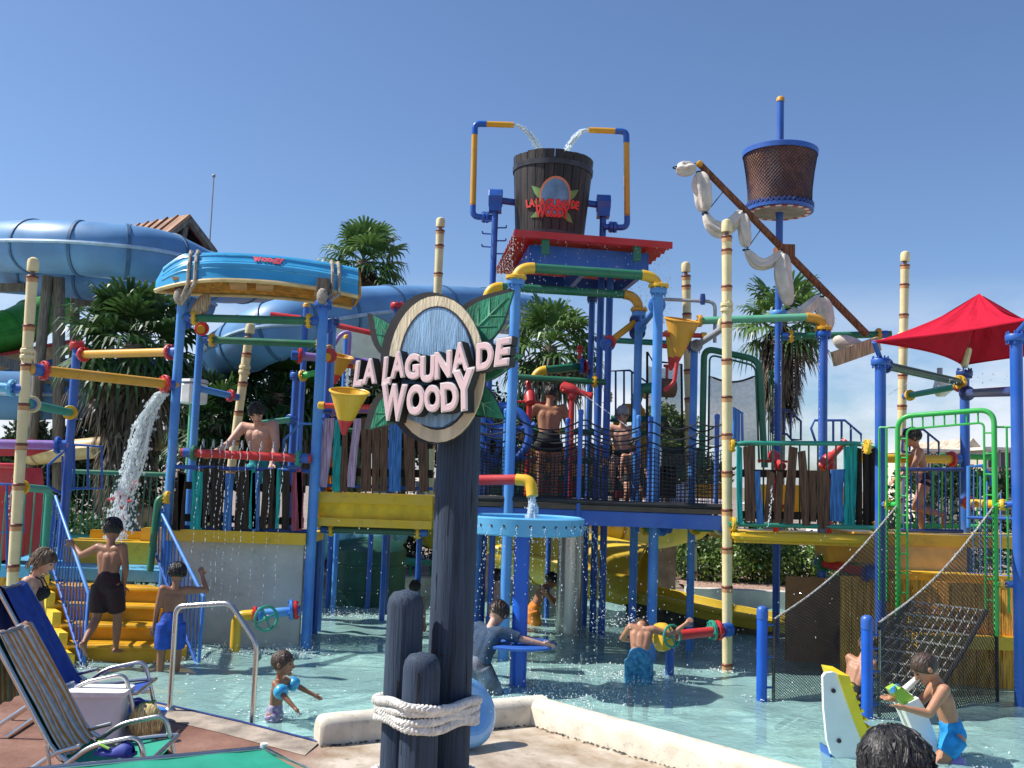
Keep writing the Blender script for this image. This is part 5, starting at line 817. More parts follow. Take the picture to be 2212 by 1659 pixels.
# ================================================================ right plank platform
yr = 11.6; pH = fz(1777, 1000, 12.59); pI = fz(1902, 1000, 11.35); pJ = fz(2085, 1000, 13.2); pK = fz(2200, 1100, 10.38)
RP = thing('right_play_platform', 'yellow-edged platform with crooked brown and teal plank railing at right', 'play platform', fz(1740, 1200, 12)+V((0, 0, FZ)))
post(RP, pH, zat(715, pH), .098, BLUE, collar=BLUE); post(RP, pI, zat(775, pI), .105, BLUE, collar=BLUE)
r0, r1, r2 = D(1575, 963, 11.65), D(1852, 958, yr), tilt(pI, 966); rl = part('top_rail', MB().tube(fillet([r0, D(1604, 957, yr), r1, r2], .12), .028, 12), TEAL, RP); part('flange', fl(MB(), D(1581, 962, 11.65), (1, 0, 0), .11), YEL, rl); part('flange', fl(MB(), r2+V((-.15, 0, 0)), (1, 0, 0), .115), YEL, rl)
b0, b1_ = D(1575, 1132, yr), D(1893, 1140, yr-.1); bl = part('bottom_rail', MB().tube([b0, b1_], .027, 12), TEAL, RP); part('flange', fl(MB(), b0+V((.05, 0, 0)), (1, 0, 0), .11), YEL, bl); part('flange', fl(MB(), b1_, (1, 0, 0), .11), YEL, bl)
zp = D(1740, 1158, yr).z; part('deck', MB().box((D(1738, 1160, yr).x, yr+.72, zp-.05), (D(1890, 1160, yr).x-D(1588, 1160, yr).x, 1.5, .1)), YEL, RP); part('deck_lip', MB().tube(fillet([D(1587, 1152, yr+.2), D(1590, 1157, yr-.05), D(1858, 1166, yr-.08), D(1880, 1166, yr)], .08), .055, 8), YEL, RP); part('deck_side', MB().bar(D(1588, 1152, yr+.04), D(1882, 1159, yr+.04), .04, .06), ORA, RP)
for py in (1022, 1112): part('cross_board', MB().bar(D(1600, py, yr-.02), D(1850, py+4, yr-.02), .03, .09), W_DARK, RP)
for x, wn, cm, yt, yb_, lean in ((1597, 11, W_TEAL, 962, 1130, -2), (1618, 21, W_BROWN, 966, 1126, -2), (1638, 13, W_BLUE, 1018, 1132, -6), (1660, 14, W_BROWN, 1016, 1128, 8), (1681, 14, W_BROWN, 1018, 1128, 3), (1707, 19, W_BROWN, 965, 1130, 14), (1736, 17, W_BROWN, 976, 1135, -12), (1754, 16, W_BROWN, 1016, 1127, 2), (1778, 27, W_BROWN, 1016, 1142, -4), (1807, 29, W_BLUE, 1015, 1126, 2), (1834, 26, W_TEAL, 966, 1133, 5)): plank('plank', D(x-lean*.5, yb_, yr-.06), D(x+lean*.5, yt, yr-.06), wn*yr/2150, .032, cm, RP, wob=.09)
for x in (1857, 1872, 1886): plank('plank', D(x, 1135, yr-.02), D(x-2, 966, yr-.02), .07, .03, W_DARK, RP, (-.6, -1, 0))
for x in np.linspace(1610, 1845, 13): stick('picket', D(x, 1132, yr+.03), D(x, 960, yr+.03), .011, GREEN, RP, 6)
for x, yt, zzo in ((1677, 985, 0), (1797, 995, 0)): pass
c = D(1677, 1000, yr+.5); cannon('red water cannon facing the viewer behind the right plank railing', (c.x, c.y, zp), c.z, -PI/2, -.35, .8); c = D(1792, 1000, yr+.45); cannon('red water cannon pointing up right behind the right plank railing', (c.x, c.y, zp), c.z, -.2, .85, .85)
yl_ = MB(); part('yellow_bench', MB().bar(D(1620, 1075, 13), D(1850, 1080, 13), .2, .35), YEL, RP); part('yellow_bench', MB().bar(D(1500, 1060, 13.4), D(1575, 1062, 13.4), .2, .2), YEL, RP)
g1, g2 = D(1511, 693, 12.9), D(1750, 685, 12.6); pipe(RP, g1, tilt(pH, 686)-V((.2, 0, 0)), .068, MINT); elbow(RP, tilt(pH, 686)-V((.22, 0, 0)), tilt(pH, 686), tilt(pH, 708), .078, ORA); part('flange', fl(MB(), tilt(pH, 710), (0, 0, 1), .15), ORA, RP); part('flange', fl(MB(), g1, (1, 0, 0), .11), ORA, RP)
part('flange', fl(MB(), D(1574, 690, 11.8)+V((-.03, .06, -.05)), (-.5, 1, -.3), .13), CREAM, RP); pipe(RP, D(1566, 706, 11.8), D(1502, 748, 12.9), .06, GREY, None, GREY); part('faucet_pipe', MB().tube(fillet([D(1544, 740, 12.9), D(1545, 652, 12.9), D(1430, 646, 13), D(1429, 665, 13)], .1), .024, 8), GREY, RP); part('faucet_valve', MB().lathe([(.03, -.06), (.04, 0), (.03, .08)], D(1518, 648, 12.92), n=8), NAVY, RP)
# yellow pipe to the right
pipe(RP, D(1862, 990, 12.8), D(2066, 992, 13.1), .078, YEL, None, RED, inset=.02); pipe(RP, D(1775, 1215, 12.5), D(1885, 1240, 11.6), .08, RED, GREEN, NAVY)
part('under_tray', MB().prism([D(x, y, 12.2) for x, y in ((1785, 1170), (1895, 1175), (1895, 1215), (1790, 1215))][::-1], (0, 1, 0), .5), ORA, RP); part('brown_wall', MB().box((D(1800, 1350, 12.5).x, 12.55, .1), (1.15, .06, 1.6)), mat('brown wall sheet', (.30, .14, .06), .7, .15, 3), RP); part('round_hole', MB().lathe([(.2, 0), (.2, .02)], D(1835, 1385, 12.48), (0, -1, 0), 20), mat('dark red opening', (.10, .01, .02), .8), RP)
# hanging net frame behind
NFm = thing('hanging_net_stand', 'green pipe frame with hanging grey net behind the tall bamboo pole', 'net frame', D(1580, 960, 13.6)); part('frame', MB().tube(fillet([D(1516, 1010, 13.6), D(1521, 752, 13.6), D(1640, 778, 13.3), D(1652, 1010, 13.3)], .15), .045, 12), GREEN, NFm); part('inner_rail', MB().tube(fillet([D(1530, 1000, 13.6), D(1533, 766, 13.6), D(1632, 790, 13.3), D(1640, 1000, 13.3)], .1), .014, 6), GREEN, NFm)
def quadP(tl, tr, br, bl_, sag=.0, out=.0):
    tl, tr, br, bl_ = [V(p) for p in (tl, tr, br, bl_)]
    def P(u, v): q = bl_.lerp(br, u).lerp(tl.lerp(tr, u), v); return q+V((0, out*math.sin(PI*u)*math.sin(PI*v), -sag*math.sin(PI*u)*v))
    return P
part('net', net_panel(quadP(D(1532, 812, 13.6), D(1636, 810, 13.3), D(1638, 962, 13.3), D(1530, 962, 13.6), .09), 46, 62, .0024, True), NETG, NFm, 0, kind='stuff'); part('net_edge', MB().tube([quadP(D(1532, 812, 13.6), D(1636, 810, 13.3), D(1638, 962, 13.3), D(1530, 962, 13.6), .09)(u, v) for u, v in [(0, 0), (0, .5), (0, 1)]+[(i/10, 1) for i in range(1, 11)]+[(1, .5), (1, 0), (.5, 0)]], .014, 6), ROPE_B, NFm)
for i in range(5): stick('bar', D(1660+i*4, 1000, 14.2), D(1660+i*4, 800, 14.2), .009, GREEN, NFm, 5)
N2m = thing('hanging_net', 'fine dark net panel hanging left of the orange cone bucket', 'net', D(1440, 960, 13.9)); part('mesh', net_panel(quadP(D(1398, 790, 13.9), D(1470, 786, 13.9), D(1475, 1005, 13.9), D(1396, 1005, 13.9), .05), 30, 76, .0026, True), ROPE_B, N2m, 0, kind='stuff'); part('edge_rope', MB().tube([D(1398, 1005, 13.9), D(1398, 760, 13.9), D(1410, 780, 13.9), D(1472, 787, 13.9), D(1475, 1005, 13.9)], .018, 6), ROPE_B, N2m)
cone_bucket('orange cone bucket with red tip hanging right of the tower', (1474, 692), (1462, 785), 12.7, 38, ORA, RED, spout=True); cone_bucket('smaller yellow cone bucket behind the orange one', (1464, 722), (1448, 800), 13.4, 28, YEL, RED)
c = D(1440, 838, 13.6); DR = thing('drum_nozzle', 'round brown drum nozzle with red knob behind the net', 'nozzle', c); part('drum', MB().lathe([(.13, -.1), (.13, .1)], c, (1, .3, 0), 18), mat('brown drum', (.14, .08, .05), .6), DR); part('knob', MB().lathe([(.02, 0), (.02, .18), (.05, .19), (.05, .22)], c+V((0, 0, .1)), n=8), RED, DR); part('pipe', MB().tube([c+V((-.1, 0, 0)), c+V((-.35, 0, -.02)), c+V((-.42, 0, -.2))], .08, 12), GREEN, DR)
for lab, pts, Y, bars, m_ in (('slim blue barred panel beside the tall bamboo pole', [(1584, 955), (1586, 880), (1603, 892), (1604, 955)], 12.6, [(1590, 884, 955), (1596, 888, 955)], LBLUE), ('blue guard rail left of the blue corner post', [(1668, 935), (1668, 886), (1704, 886), (1730, 910), (1730, 950), (1710, 950), (1700, 938)], 14.2, [(1682, 887, 936), (1694, 887, 937), (1708, 890, 948)], NAVY), ('blue guard rail with rounded end behind the blue corner post', [(1762, 955), (1752, 925), (1760, 908), (1825, 908), (1860, 938), (1860, 958)], 13.6, [(1800, 909, 956), (1818, 909, 957), (1838, 920, 957)], BLUE), ('blue guard rail above the running boy', [(1948, 975), (1952, 928), (1995, 928), (2028, 955), (2028, 990)], 14.2, [(1965, 929, 975), (1982, 929, 975), (2005, 936, 985)], NAVY)): guard(lab, pts, Y, .022, m_, bars)
# ================================================================ mast with crow's nest, spar and furled sail
pG = fz(1680, 900, 13.94); MA = thing('ship_mast', 'tall blue mast with netted brown crow nest', 'mast', V((pG.x, pG.y, FZ))); zm = zat(215, pG); post(MA, pG, zm, .088, BLUE, cap=ORA, name='mast_pole'); part('collar', fl(MB(), (pG.x, pG.y, zat(678, pG)), (0, 0, 1), .16, .1), LBLUE, MA)
zt_, zb2 = zat(336, pG), zat(452, pG); RN = .52; prof = [(.455, 0), (.44, .1), (.445, .35), (.47, .65), (.515, 1.0)]; hN = zt_-zb2; o0 = V((pG.x, pG.y, zb2)); CB = mat('crow nest brown cloth', (.22, .10, .05), .7, .2, 8, .3, 40)
part('basket', MB().lathe([(r*.985, h*hN) for r, h in prof], o0, n=40, capb=False), CB, MA); part('top_ring', MB().lathe([(.505, -.02), (.53, -.02), (.535, .05), (.52, .06), (.5, .05)], o0+V((0, 0, hN)), n=40, capa=False, capb=False), BLUE, MA); part('base_ring', MB().lathe([(.36, -.05), (.47, -.045), (.475, .0), (.45, .02)], o0, n=40, capb=False), BLUE, MA); part('base_disc', MB().lathe([(.05, -.052), (.37, -.054), (.37, -.04)], o0, n=40), mat('grey plywood', (.30, .27, .24), .8, .15), MA)
for i in range(32):
    a0, a1 = 2*PI*i/32, 2*PI*(i+1)/32; q = [o0+V((math.cos(a)*r, math.sin(a)*r, -.058)) for a, r in ((a0, .375), (a1, .375), (a1, .43), (a0, .43))]; part('stripe', MB().prism(q, (0, 0, 1), .006), RED if i % 2 else S_WHITE, MA, 25)
def nestP(u, v):
    v = min(max(v, 0.), 1.)
    for k in range(len(prof)-1):
        if v <= prof[k+1][1]: f = (v-prof[k][1])/(prof[k+1][1]-prof[k][1]); r = prof[k][0]*(1-f)+prof[k+1][0]*f; break
    return o0+V((math.cos(u*2*PI)*(r+.006), math.sin(u*2*PI)*(r+.006), v*hN))
part('nest_net', net_panel(nestP, 60, 15, .0042, True, 2), mat('dark blue net cord', (.012, .018, .06), .6), MA, 0, kind='stuff'); part('lacing', MB().tube([o0+V((math.cos(a)*.462, math.sin(a)*.462, .03+.025*math.sin(a*40))) for a in np.linspace(0, 2*PI, 160, endpoint=False)], .02, 5, closed=True), NAVY, MA)
s0, s1 = D(1509, 352, 13.0), D(1872, 722, 13.5); SPAR = thing('yard_spar', 'long brown wooden spar crossing the blue mast at a slant', 'spar', s0.lerp(s1, .5)); part('spar', MB().tube([s0, s0.lerp(s1, .5), s1], [.044, .05, .052], 14), W_SPAR, SPAR); part('end_cap', MB().lathe([(.048, -.05), (.048, .0), (.035, .02)], s0, s0-s1, 14), ORA, SPAR); part('clamp', MB().box(s0.lerp(s1, .515)+V((0, .1, 0)), (.22, .3, .2)), W_SPAR, SPAR)
SAIL = mat('furled sail canvas', (.60, .55, .48), .85, .12, 5, .5, 16, stain=.2); SL = thing('furled_sail', 'white furled sail tied in hanging bunches along the slanting spar', 'sail', D(1600, 500, 12.9))
for seg, rw in (([(1461, 362), (1480, 366), (1503, 362)], 17), ([(1512, 372), (1518, 410), (1522, 458)], 21), ([(1524, 462), (1538, 488), (1562, 497), (1585, 480), (1603, 456)], 17), ([(1604, 460), (1608, 495), (1612, 534)], 15), ([(1612, 540), (1634, 566), (1660, 568), (1690, 545)], 14), ([(1692, 548), (1690, 590), (1704, 660)], 19), ([(1704, 668), (1722, 682), (1748, 665), (1772, 640)], 15), ([(1773, 642), (1782, 672), (1790, 712)], 17)):
    pts = smooth([D(x, y, 12.95) for x, y in seg], 10); n_ = len(pts); mb = MB(); k = 44; rows = []; ph = random.uniform(0, 6)
    for i, p in enumerate(pts):
        f = i/(n_-1); r = rw*12.95/2150*(.28+.72*math.sin(PI*min(1, max(0, f)))**.55); tn = (pts[min(i+1, n_-1)]-pts[max(i-1, 0)]).normalized(); u = V((0, 1, 0)); w_ = tn.cross(u).normalized(); rows.append([p+(u*math.cos(a)+w_*math.sin(a))*r*(1+.15*math.sin(a*5+ph+f*2)-.08*abs(math.sin(a*2.5-f*4+ph))-.04*abs(math.sin(a*6+f*7-ph))+.05*math.sin(f*13+a*2)) for a in np.linspace(0, 2*PI, k+1)])
    b_ = part('sail_bunch', MB().grid(rows), SAIL, SL, 0); part('tie_cord', MB().tube([pts[0]+(V((0, math.cos(a), 0))+V((math.sin(a), 0, 0)))*.045 for a in np.linspace(0, 2*PI, 12, endpoint=False)], .009, 5, closed=True), ROPE_B, b_)
    part('hanger', MB().tube([pts[0], min((s0.lerp(s1, q) for q in np.linspace(0, 1, 60)), key=lambda x: (x-pts[0]).length)], .007, 5), ROPE_B, b_)
wp = thing('loose_board', 'weathered loose board below the end of the spar', 'board', D(1850, 760, 13.2)); part('board', MB().bar(D(1800, 776, 12.9), D(1898, 742, 13.3), .05, .19), W_TIMB, wp); part('cloth', MB().ball(D(1835, 745, 13.3), (.24, .1, .12), Matrix.Rotation(.3, 3, 'Y')), SAIL, wp)
pipe(MA, tilt(pG, 727), D(1925, 722, 13.8), .068, GREEN, YEL, ORA, inset=.12)
# ================================================================ red canopy on blue posts
CN = thing('shade_canopy', 'red peaked fabric canopy on blue posts at the right', 'canopy', V((pI.x+.8, 12, FZ))); post(CN, pJ, zat(800, pJ), .105, BLUE, collar=NAVY); post(CN, pK, zat(722, pK), .108, BLUE, collar=BLUE)
k1, k2, k3 = D(1888, 738, 11.2), D(2222, 690, 10.2), D(2080, 788, 13.35); k4 = k2+(k3-k1); pkx = D(2115, 634, 11.9); CLTH = mat('red canopy fabric', (.46, .008, .030), .9, .06, 4, .25, 120, spec=.15)
def edge(a, b, t, sag): return a.lerp(b, t)+((k1+k2+k3+k4)/4-(a+b)/2).normalized()*sag*math.sin(PI*t)
N_ = 14
for a, b in ((k1, k2), (k2, k4), (k4, k3), (k3, k1)):
    rows = []
    for i in range(N_+1):
        s = i/N_; row = []
        for j in range(N_+1):
            t = j/N_; e = edge(a, b, t, .14); q = e.lerp(pkx, s); q.z -= .07*math.sin(PI*s); q.z += .012*math.sin(t*22+s*5)*s*(1-s)*4; row.append(q)
        rows.append(row)
    part('cloth_panel', MB().grid(rows), CLTH, CN, 0); part('hem', MB().tube(rows[0], .012, 5), CLTH, CN)
cn = (k1+k2+k3+k4)/4; part('king_pole', MB().tube([tilt(pJ, 790), D(2100, 720, 12.7), pkx-V((0, 0, .05))], .05, 8), mat('cream strut', (.62, .54, .36), .6, .1), CN)
for a, b in ((tilt(pI, 775), k1), (tilt(pK, 722), k2)): part('corner_bracket', MB().tube([a, b], .03, 8), BLUE, CN)
pipe(CN, tilt(pI, 785)+V((.0, .05, 0)), tilt(pJ, 828), .07, DKGREEN, NAVY, YEL, inset=.12); pipe(CN, D(1955, 856, 14.4), tilt(pJ, 832), .06, TEAL, YEL, RED, inset=.06); pipe(CN, tilt(pJ, 850), tilt(pK, 845), .075, NAVY, NAVY, None, inset=.12)
cup = thing('tilting_cup', 'small white tipping scoop hanging behind the canopy post', 'scoop', D(2030, 845, 14)); part('scoop', MB().lathe([(.02, -.14), (.1, -.08), (.14, .05), (.13, .06)], D(2035, 838, 14), (.5, 0, .8), 16), mat('white scoop', (.7, .68, .62), .5), cup); part('hanger', MB().tube([D(2030, 838, 14), D(2030, 795, 14)], .04, 8), GREY, cup)
# ================================================================ right upper deck, green gate, climb net
zq = D(2000, 1152, 12.4).z; UD = thing('right_upper_deck', 'yellow stepped deck behind the green gate at right', 'play platform', V((5.2, 12.6, FZ)))
part('deck', MB().box((5.6, 12.95, zq-.08), (2.7, 1.3, .14)), YEL, UD); part('front_panel', MB().box((5.0, 12.36, zq-.30), (1.3, .05, .30)), mat('beige panel', (.55, .38, .17), .6, .08), UD)
for i in range(4): part('step', MB().box((5.55-.02*i, 12.1-.26*i, zq-.52-.2*i), (1.9, .42, .14)), YEL, UD); part('step_riser', MB().box((5.55-.02*i, 12.2-.26*i, zq-.66-.2*i), (1.9, .06, .2)), ORA, UD)
gA, gB = D(1940, 1295, 11.1), D(2152, 1302, 10.5); gA = V((gA.x, 11.1, 0)); gB = V((gB.x, 10.5, 0)); GT = thing('green_gate', 'bright green pipe gate at the top of the climbing net', 'gate frame', V((gA.x, gA.y, .2))); za1, zb1_ = zat(900, gA), zat(884, gB); zlow = zat(1300, gA)
part('frame', MB().tube(fillet([V((gA.x, gA.y, zlow-.2)), V((gA.x, gA.y, za1)), V((gB.x, gB.y, zb1_)), V((gB.x, gB.y, zlow-.25))], .16, 8), .028, 14), LIME, GT); gd = (gB-gA).normalized()
ir = [V((gA.x, gA.y, zlow))+gd*.1, V((gA.x, gA.y, za1-.14))+gd*.1, V((gB.x, gB.y, zb1_-.14))-gd*.1, V((gB.x, gB.y, zlow))-gd*.1]; part('inner_rail', MB().tube(fillet(ir, .06), .012, 6), LIME, GT)
for i in range(9):
    f = (i+.5)/9; stick('tie', ir[0].lerp(ir[1], f), ir[0].lerp(ir[1], f)-gd*.1, .01, LIME, GT, 5); stick('tie', ir[3].lerp(ir[2], f), ir[3].lerp(ir[2], f)+gd*.1, .01, LIME, GT, 5)
for i in range(7): f = (i+.5)/7; stick('tie', ir[1].lerp(ir[2], f), ir[1].lerp(ir[2], f)+V((0, 0, .12)), .01, LIME, GT, 5)
for s, g_ in ((-1, gA), (1, gB)):
    for k in (.12, .2): part('side_bar', MB().tube(fillet([V((g_.x, g_.y, za1-.12)), V((g_.x, g_.y, za1-.12))+gd*s*k, V((g_.x, g_.y, zlow))+gd*s*k], .02), .012, 6), LIME, GT)
pipe(GT, V((gB.x, gB.y, zat(1092, gB))), V((pK.x, pK.y, zat(1088, pK))), .045, LIME, None, YEL, inset=.1); pipe(GT, V((gB.x, gB.y, zat(1262, gB))), V((pK.x, pK.y, zat(1262, pK))), .045, LIME, None, ORA, inset=.1); pipe(GT, V((pI.x, pI.y, zat(1090, pI))), V((gA.x, gA.y, zat(1090, gA))), .045, LIME, YEL, None, inset=.08)
# rails on the upper deck
UR = thing('deck_rail', 'blue barred railing on the right upper deck beside the running boy', 'railing', D(2010, 1147, 12.35)); ua, ub = D(1945, 1014, 12.4), D(2080, 1014, 12.4); la, lb2 = D(1945, 1146, 12.4), D(2080, 1148, 12.4); rail(UR, [ua, ub], .024, NAVY); rail(UR, [la, lb2], .024, NAVY); pickets(UR, la, lb2, ua, ub, 9, .012, BLUE)
UR2 = thing('deck_rail', 'light blue barred railing right of the canopy post behind the green gate', 'railing', D(2150, 1210, 12)); part('frame', MB().tube([D(2092, 1140, 12.2), D(2092, 1008, 12.2), D(2122, 1006, 12.2), D(2142, 1030, 12.2), D(2142, 1050, 12.2)], .024, 8), LBLUE, UR2); rail(UR2, [D(2090, 1118, 12.2), D(2230, 1122, 11.8)], .022, BLUE); pickets(UR2, D(2096, 1240, 12.2), D(2230, 1250, 11.8), D(2096, 1010, 12.2), D(2230, 1120, 11.8), 9, .012, LBLUE); rail(UR2, [D(2090, 1240, 12.2), D(2230, 1250, 11.8)], .022, BLUE)
pipe(UR2, D(2080, 1086, 12.8), D(2260, 1094, 11.5), .07, YEL, RED, None, inset=.06)
GF2 = thing('green_fence', 'bright green barred fence behind the running boy', 'fence', D(2040, 1135, 13.8)); rail(GF2, [D(2030, 985, 13.9), D(2140, 988, 13.7)], .04, LIME); rail(GF2, [D(1940, 1135, 13.9), D(2140, 1138, 13.7)], .035, LIME); pickets(GF2, D(1950, 1135, 13.9), D(2140, 1138, 13.7), D(1950, 1010, 13.9), D(2140, 990, 13.7), 10, .014, LIME)
# orange board wall under the deck
OW = thing('orange_wall', 'orange board wall under the right deck, seen through the nets', 'wall', V((5.0, 11.5, FZ))); wa, wb = V((3.9, 11.75, 0)), V((6.4, 10.95, 0))
for i in range(20):
    f0, f1 = i/20, (i+.94)/20; q0, q1 = wa.lerp(wb, f0), wa.lerp(wb, f1); part('board', MB().bar(q0+V((0, 0, .24)), q1+V((0, 0, .24)), .03+.012*(i % 3), 1.52), W_ORANGE, OW)
for x, y, tx, ty, lab in ((1645, 1306, 1512, 10.19, 'left short blue post holding the rope net at right'), (1873, 1326, 1550, 9.57, 'near short blue post holding the rope net at right')):
    p = G(x, tx, WZ); p = V((p.x, p.y, 0)); t = thing('net_post', lab, 'post', V((p.x, p.y, FZ)), 'short blue posts of the climbing net'); zt2 = zat(y, p); post(t, p, zt2-.06, .092, mat('strong blue paint', (.004, .065, .56)), name='shaft'); part('cap', MB().lathe([(.058, -.08), (.058, .0), (.05, .03), (.03, .045), (.005, .05)], (p.x, p.y, zt2-.06), n=20), BLUE, t)
    for zz in (zt2-.2, zt2-.32, .3, 0.0): part('eye_bolt', MB().tube([V((p.x+.045, p.y+.02, zz)), V((p.x+.12, p.y+.03, zz)), V((p.x+.12, p.y+.03, zz-.03))], .012, 6), BLUE, t)
    part('side_rod', MB().tube([V((p.x+.125, p.y+.03, zt2-.15)), V((p.x+.125, p.y+.03, WZ-.1))], .016, 6), CHROME, t)
n1 = G(1645, 1512, WZ); n2 = G(1873, 1550, WZ); n1 = V((n1.x+.125, n1.y+.03, 0)); n2 = V((n2.x+.125, n2.y+.03, 0))
CNt = thing('climbing_net', 'black rope climbing net rising from the water to the green gate', 'climbing net', V((4.0, 10.3, FZ)))
for lo, hi, ytop, ytop2, nu, nv in ((n1, gA, 1338, 1090, 50, 36), (n2, gB, 1345, 1090, 50, 36)):
    a0 = V((lo.x, lo.y, zat(ytop, lo))); a1 = V((hi.x, hi.y, zat(ytop2, hi))); b0_ = V((lo.x, lo.y, WZ-.12)); b1__ = V((hi.x, hi.y, WZ-.1)); P = quadP(a0, a1, b1__, b0_, .12, .0); part('side_net', net_panel(P, nu, nv, .0036, True), ROPE_B, CNt, 0, kind='stuff'); part('top_rope', MB().tube([P(u, 1) for u in np.linspace(0, 1, 24)], .0105, 7), mat('speckled rope', (.20, .19, .18), .8, .9, 90), CNt); part('edge_rope', MB().tube([P(0, v) for v in np.linspace(0, 1, 10)]+[], .016, 6), ROPE_B, CNt); part('edge_rope', MB().tube([P(1, v) for v in np.linspace(0, 1, 10)]+[], .018, 6), ROPE_B, CNt); part('hook', MB().tube([a1, a1+V((.02, 0, .12))], .02, 6), CHROME, CNt)
tA, tB = V((gA.x, gA.y, zlow+.02))+gd*.12, V((gB.x, gB.y, zlow+.0))-gd*.1; cP = quadP(tA, tB, V((n2.x+.05, n2.y+.1, WZ-.3)), V((n1.x+.05, n1.y+.1, WZ-.3)), .0, .0); cP2 = lambda u, v: cP(u, v)-V((0, 0, .16*math.sin(PI*v)))
part('climb_cords', net_panel(cP2, 10, 14, .011), NETG, CNt, 0); part('climb_border', MB().tube([cP2(1, v) for v in np.linspace(0, 1, 20)], .026, 7), ROPE_B, CNt); part('climb_border', MB().tube([cP2(0, v) for v in np.linspace(0, 1, 20)], .026, 7), ROPE_B, CNt)
part('under_net', net_panel(lambda u, v: cP2(u, v)-V((0, 0, .05)), 34, 46, .0036, True), ROPE_B, CNt, 0, kind='stuff')
# valve gun at the bamboo
VG = thing('water_valve', 'red pipe with teal hand wheel and yellow nozzle beside the boy in blue shorts', 'valve', D(1490, 1400, 11.35)+V((0, 0, -.2))); v0, v1 = D(1425, 1376, 11.3), D(1562, 1362, 11.5); part('pipe', MB().tube([v0, v1], .056, 16), RED, VG)
for q, r_, m_ in ((v1-V((.06, 0, 0)), .15, RED), (v1-V((.12, 0, 0)), .15, TEAL), (v0+V((.1, 0, 0)), .13, RED)): part('flange', fl(MB(), q, v1-v0, r_, .05), m_, VG)
part('nozzle', MB().lathe([(.1, -.12), (.15, -.06), (.16, 0), (.15, .05), (.1, .07)], v0+V((.02, 0, 0)), v0-v1, 20), YEL, VG); c = D(1452, 1374, 11.05); wheel(VG, c, (.6, -1, .1), .115, TEAL); part('stem', MB().tube([c, D(1455, 1372, 11.33)], .02, 8), GREY, VG); part('stub', MB().tube([v1-V((.02, 0, 0)), D(1575, 1360, 11.6)], .08, 12), BLUE, VG)
part('stub_post', MB().lathe([(.05, FZ), (.05, v0.z)], (v0.x+.12, v0.y+.02, 0), n=14), BLUE, VG)
# ================================================================ foreground: handrail, chairs, box, shoes, lounger, spring rider
q1, q2 = G(366, 1537, 0), G(545, 1562, -.02); h1 = zat(1310, q1); hr_ = thing('pool_handrail', 'bent stainless steel pool handrail at the pool edge', 'handrail', q1); q3 = D(497, 1302, q1.y*.4+q2.y*.6); q4 = V((q2.x, q2.y, zat(1390, q2)))
part('tube', MB().tube(fillet([V((q1.x, q1.y, -.02)), V((q1.x, q1.y, h1)), q3, q4, V((q2.x, q2.y, -.3))], .07, 7), .021, 14), CHROME, hr_); part('base_cover', MB().lathe([(.05, 0), (.05, .012), (.03, .03)], V((q1.x, q1.y, .006)), n=16), CHROME, hr_)
lw = G(-30, 1478, 0); m_ = MB(); m_.box((lw.x-.2, lw.y+.35, .07), (.95, .6, .5)); solo('low_wall', m_, mat('rough grey wall', (.36, .32, .26), .85, .15, 4, .7, 40, stain=.4), 'low rough grey wall end at the left edge beside the pool', 'wall', loc=lw)
def beach_chair(label, foot, yaw, cloth, towel=None, frame=CHROME, towel_label=None, s=1.):
    foot = V(foot); t = thing('folding_chair', label, 'folding chair', foot, 'folding chairs on the deck'); R = Matrix.Rotation(yaw, 3, 'Z'); f = lambda x, y, z: foot+R @ V((x*s, y, z*s)); W = .52
    for y in (0, W):
        part('arm_tube', MB().tube(fillet([f(-.80, y, .01), f(-.29, y, .405), f(.0, y, .47), f(.13, y, .01)], .07, 6), .0155, 10), frame, t); part('back_tube', MB().tube([f(-.95, y+.02, 1.05), f(-.55, y+.02, .40), f(-.47, y+.02, .31)], .016, 10), frame, t); part('seat_tube', MB().tube(fillet([f(-.52, y+.02, .36), f(-.38, y+.02, .27), f(-.05, y+.02, .32), f(.09, y+.02, .33)], .08), .015, 8), frame, t); part('rear_leg', MB().tube([f(-.98, y+.01, .01), f(-.5, y+.01, .36), f(-.36, y+.01, .40)], .014, 8), frame, t); part('strut', MB().tube([f(-.56, y, .40), f(-.48, y, .02)], .012, 8), frame, t)
    for a, b in ((f(-.95, .02, 1.05), f(-.95, W+.02, 1.05)), (f(.09, .02, .33), f(.09, W+.02, .33)), (f(-.80, 0, .02), f(-.80, W, .02))): part('cross_tube', MB().tube([a, b], .014, 8), frame, t)
    prof = [(-.95, 1.04), (-.82, .83), (-.69, .62), (-.56, .40), (-.46, .29), (-.30, .245), (-.1, .29), (.09, .33)]; sm = smooth([V((x, 0, z)) for x, z in prof], 5); part('sling', MB().grid([[f(p.x, y, p.z-.03*math.sin(PI*(y/W))) for p in sm] for y in np.linspace(.03, W-.0, 8)]), cloth, t, 0)
    if towel:
        k = int(len(sm)*.56); mb = MB(); path = [V((-.93, 0, .62)), V((-.95, 0, .8)), V((-.985, 0, 1.01)), V((-.99, 0, 1.065)), V((-.965, 0, 1.08))]+[p+V((.022, 0, .018)) for p in sm[:k]]; ny_ = 18; tm = []
        for iy, y in enumerate(np.linspace(.05, W-.01, ny_)): tm.append([f(p.x+.006*math.sin(iy*.9+i*.35), y, p.z+.005*math.sin(iy*1.3+i*.5)-.02*math.sin(PI*iy/17)) for i, p in enumerate(path)])
        if isinstance(towel, list):
            for c in range(ny_-1): mb.cur = c % len(towel); mb.grid([tm[c], tm[c+1]])
            solo('towel', mb, towel, towel_label, 'towel', 'towels on the folding chairs', sharp=0, loc=foot)
        else: solo('towel', MB().grid(tm), towel, towel_label, 'towel', 'towels on the folding chairs', sharp=0, loc=foot)
    return t
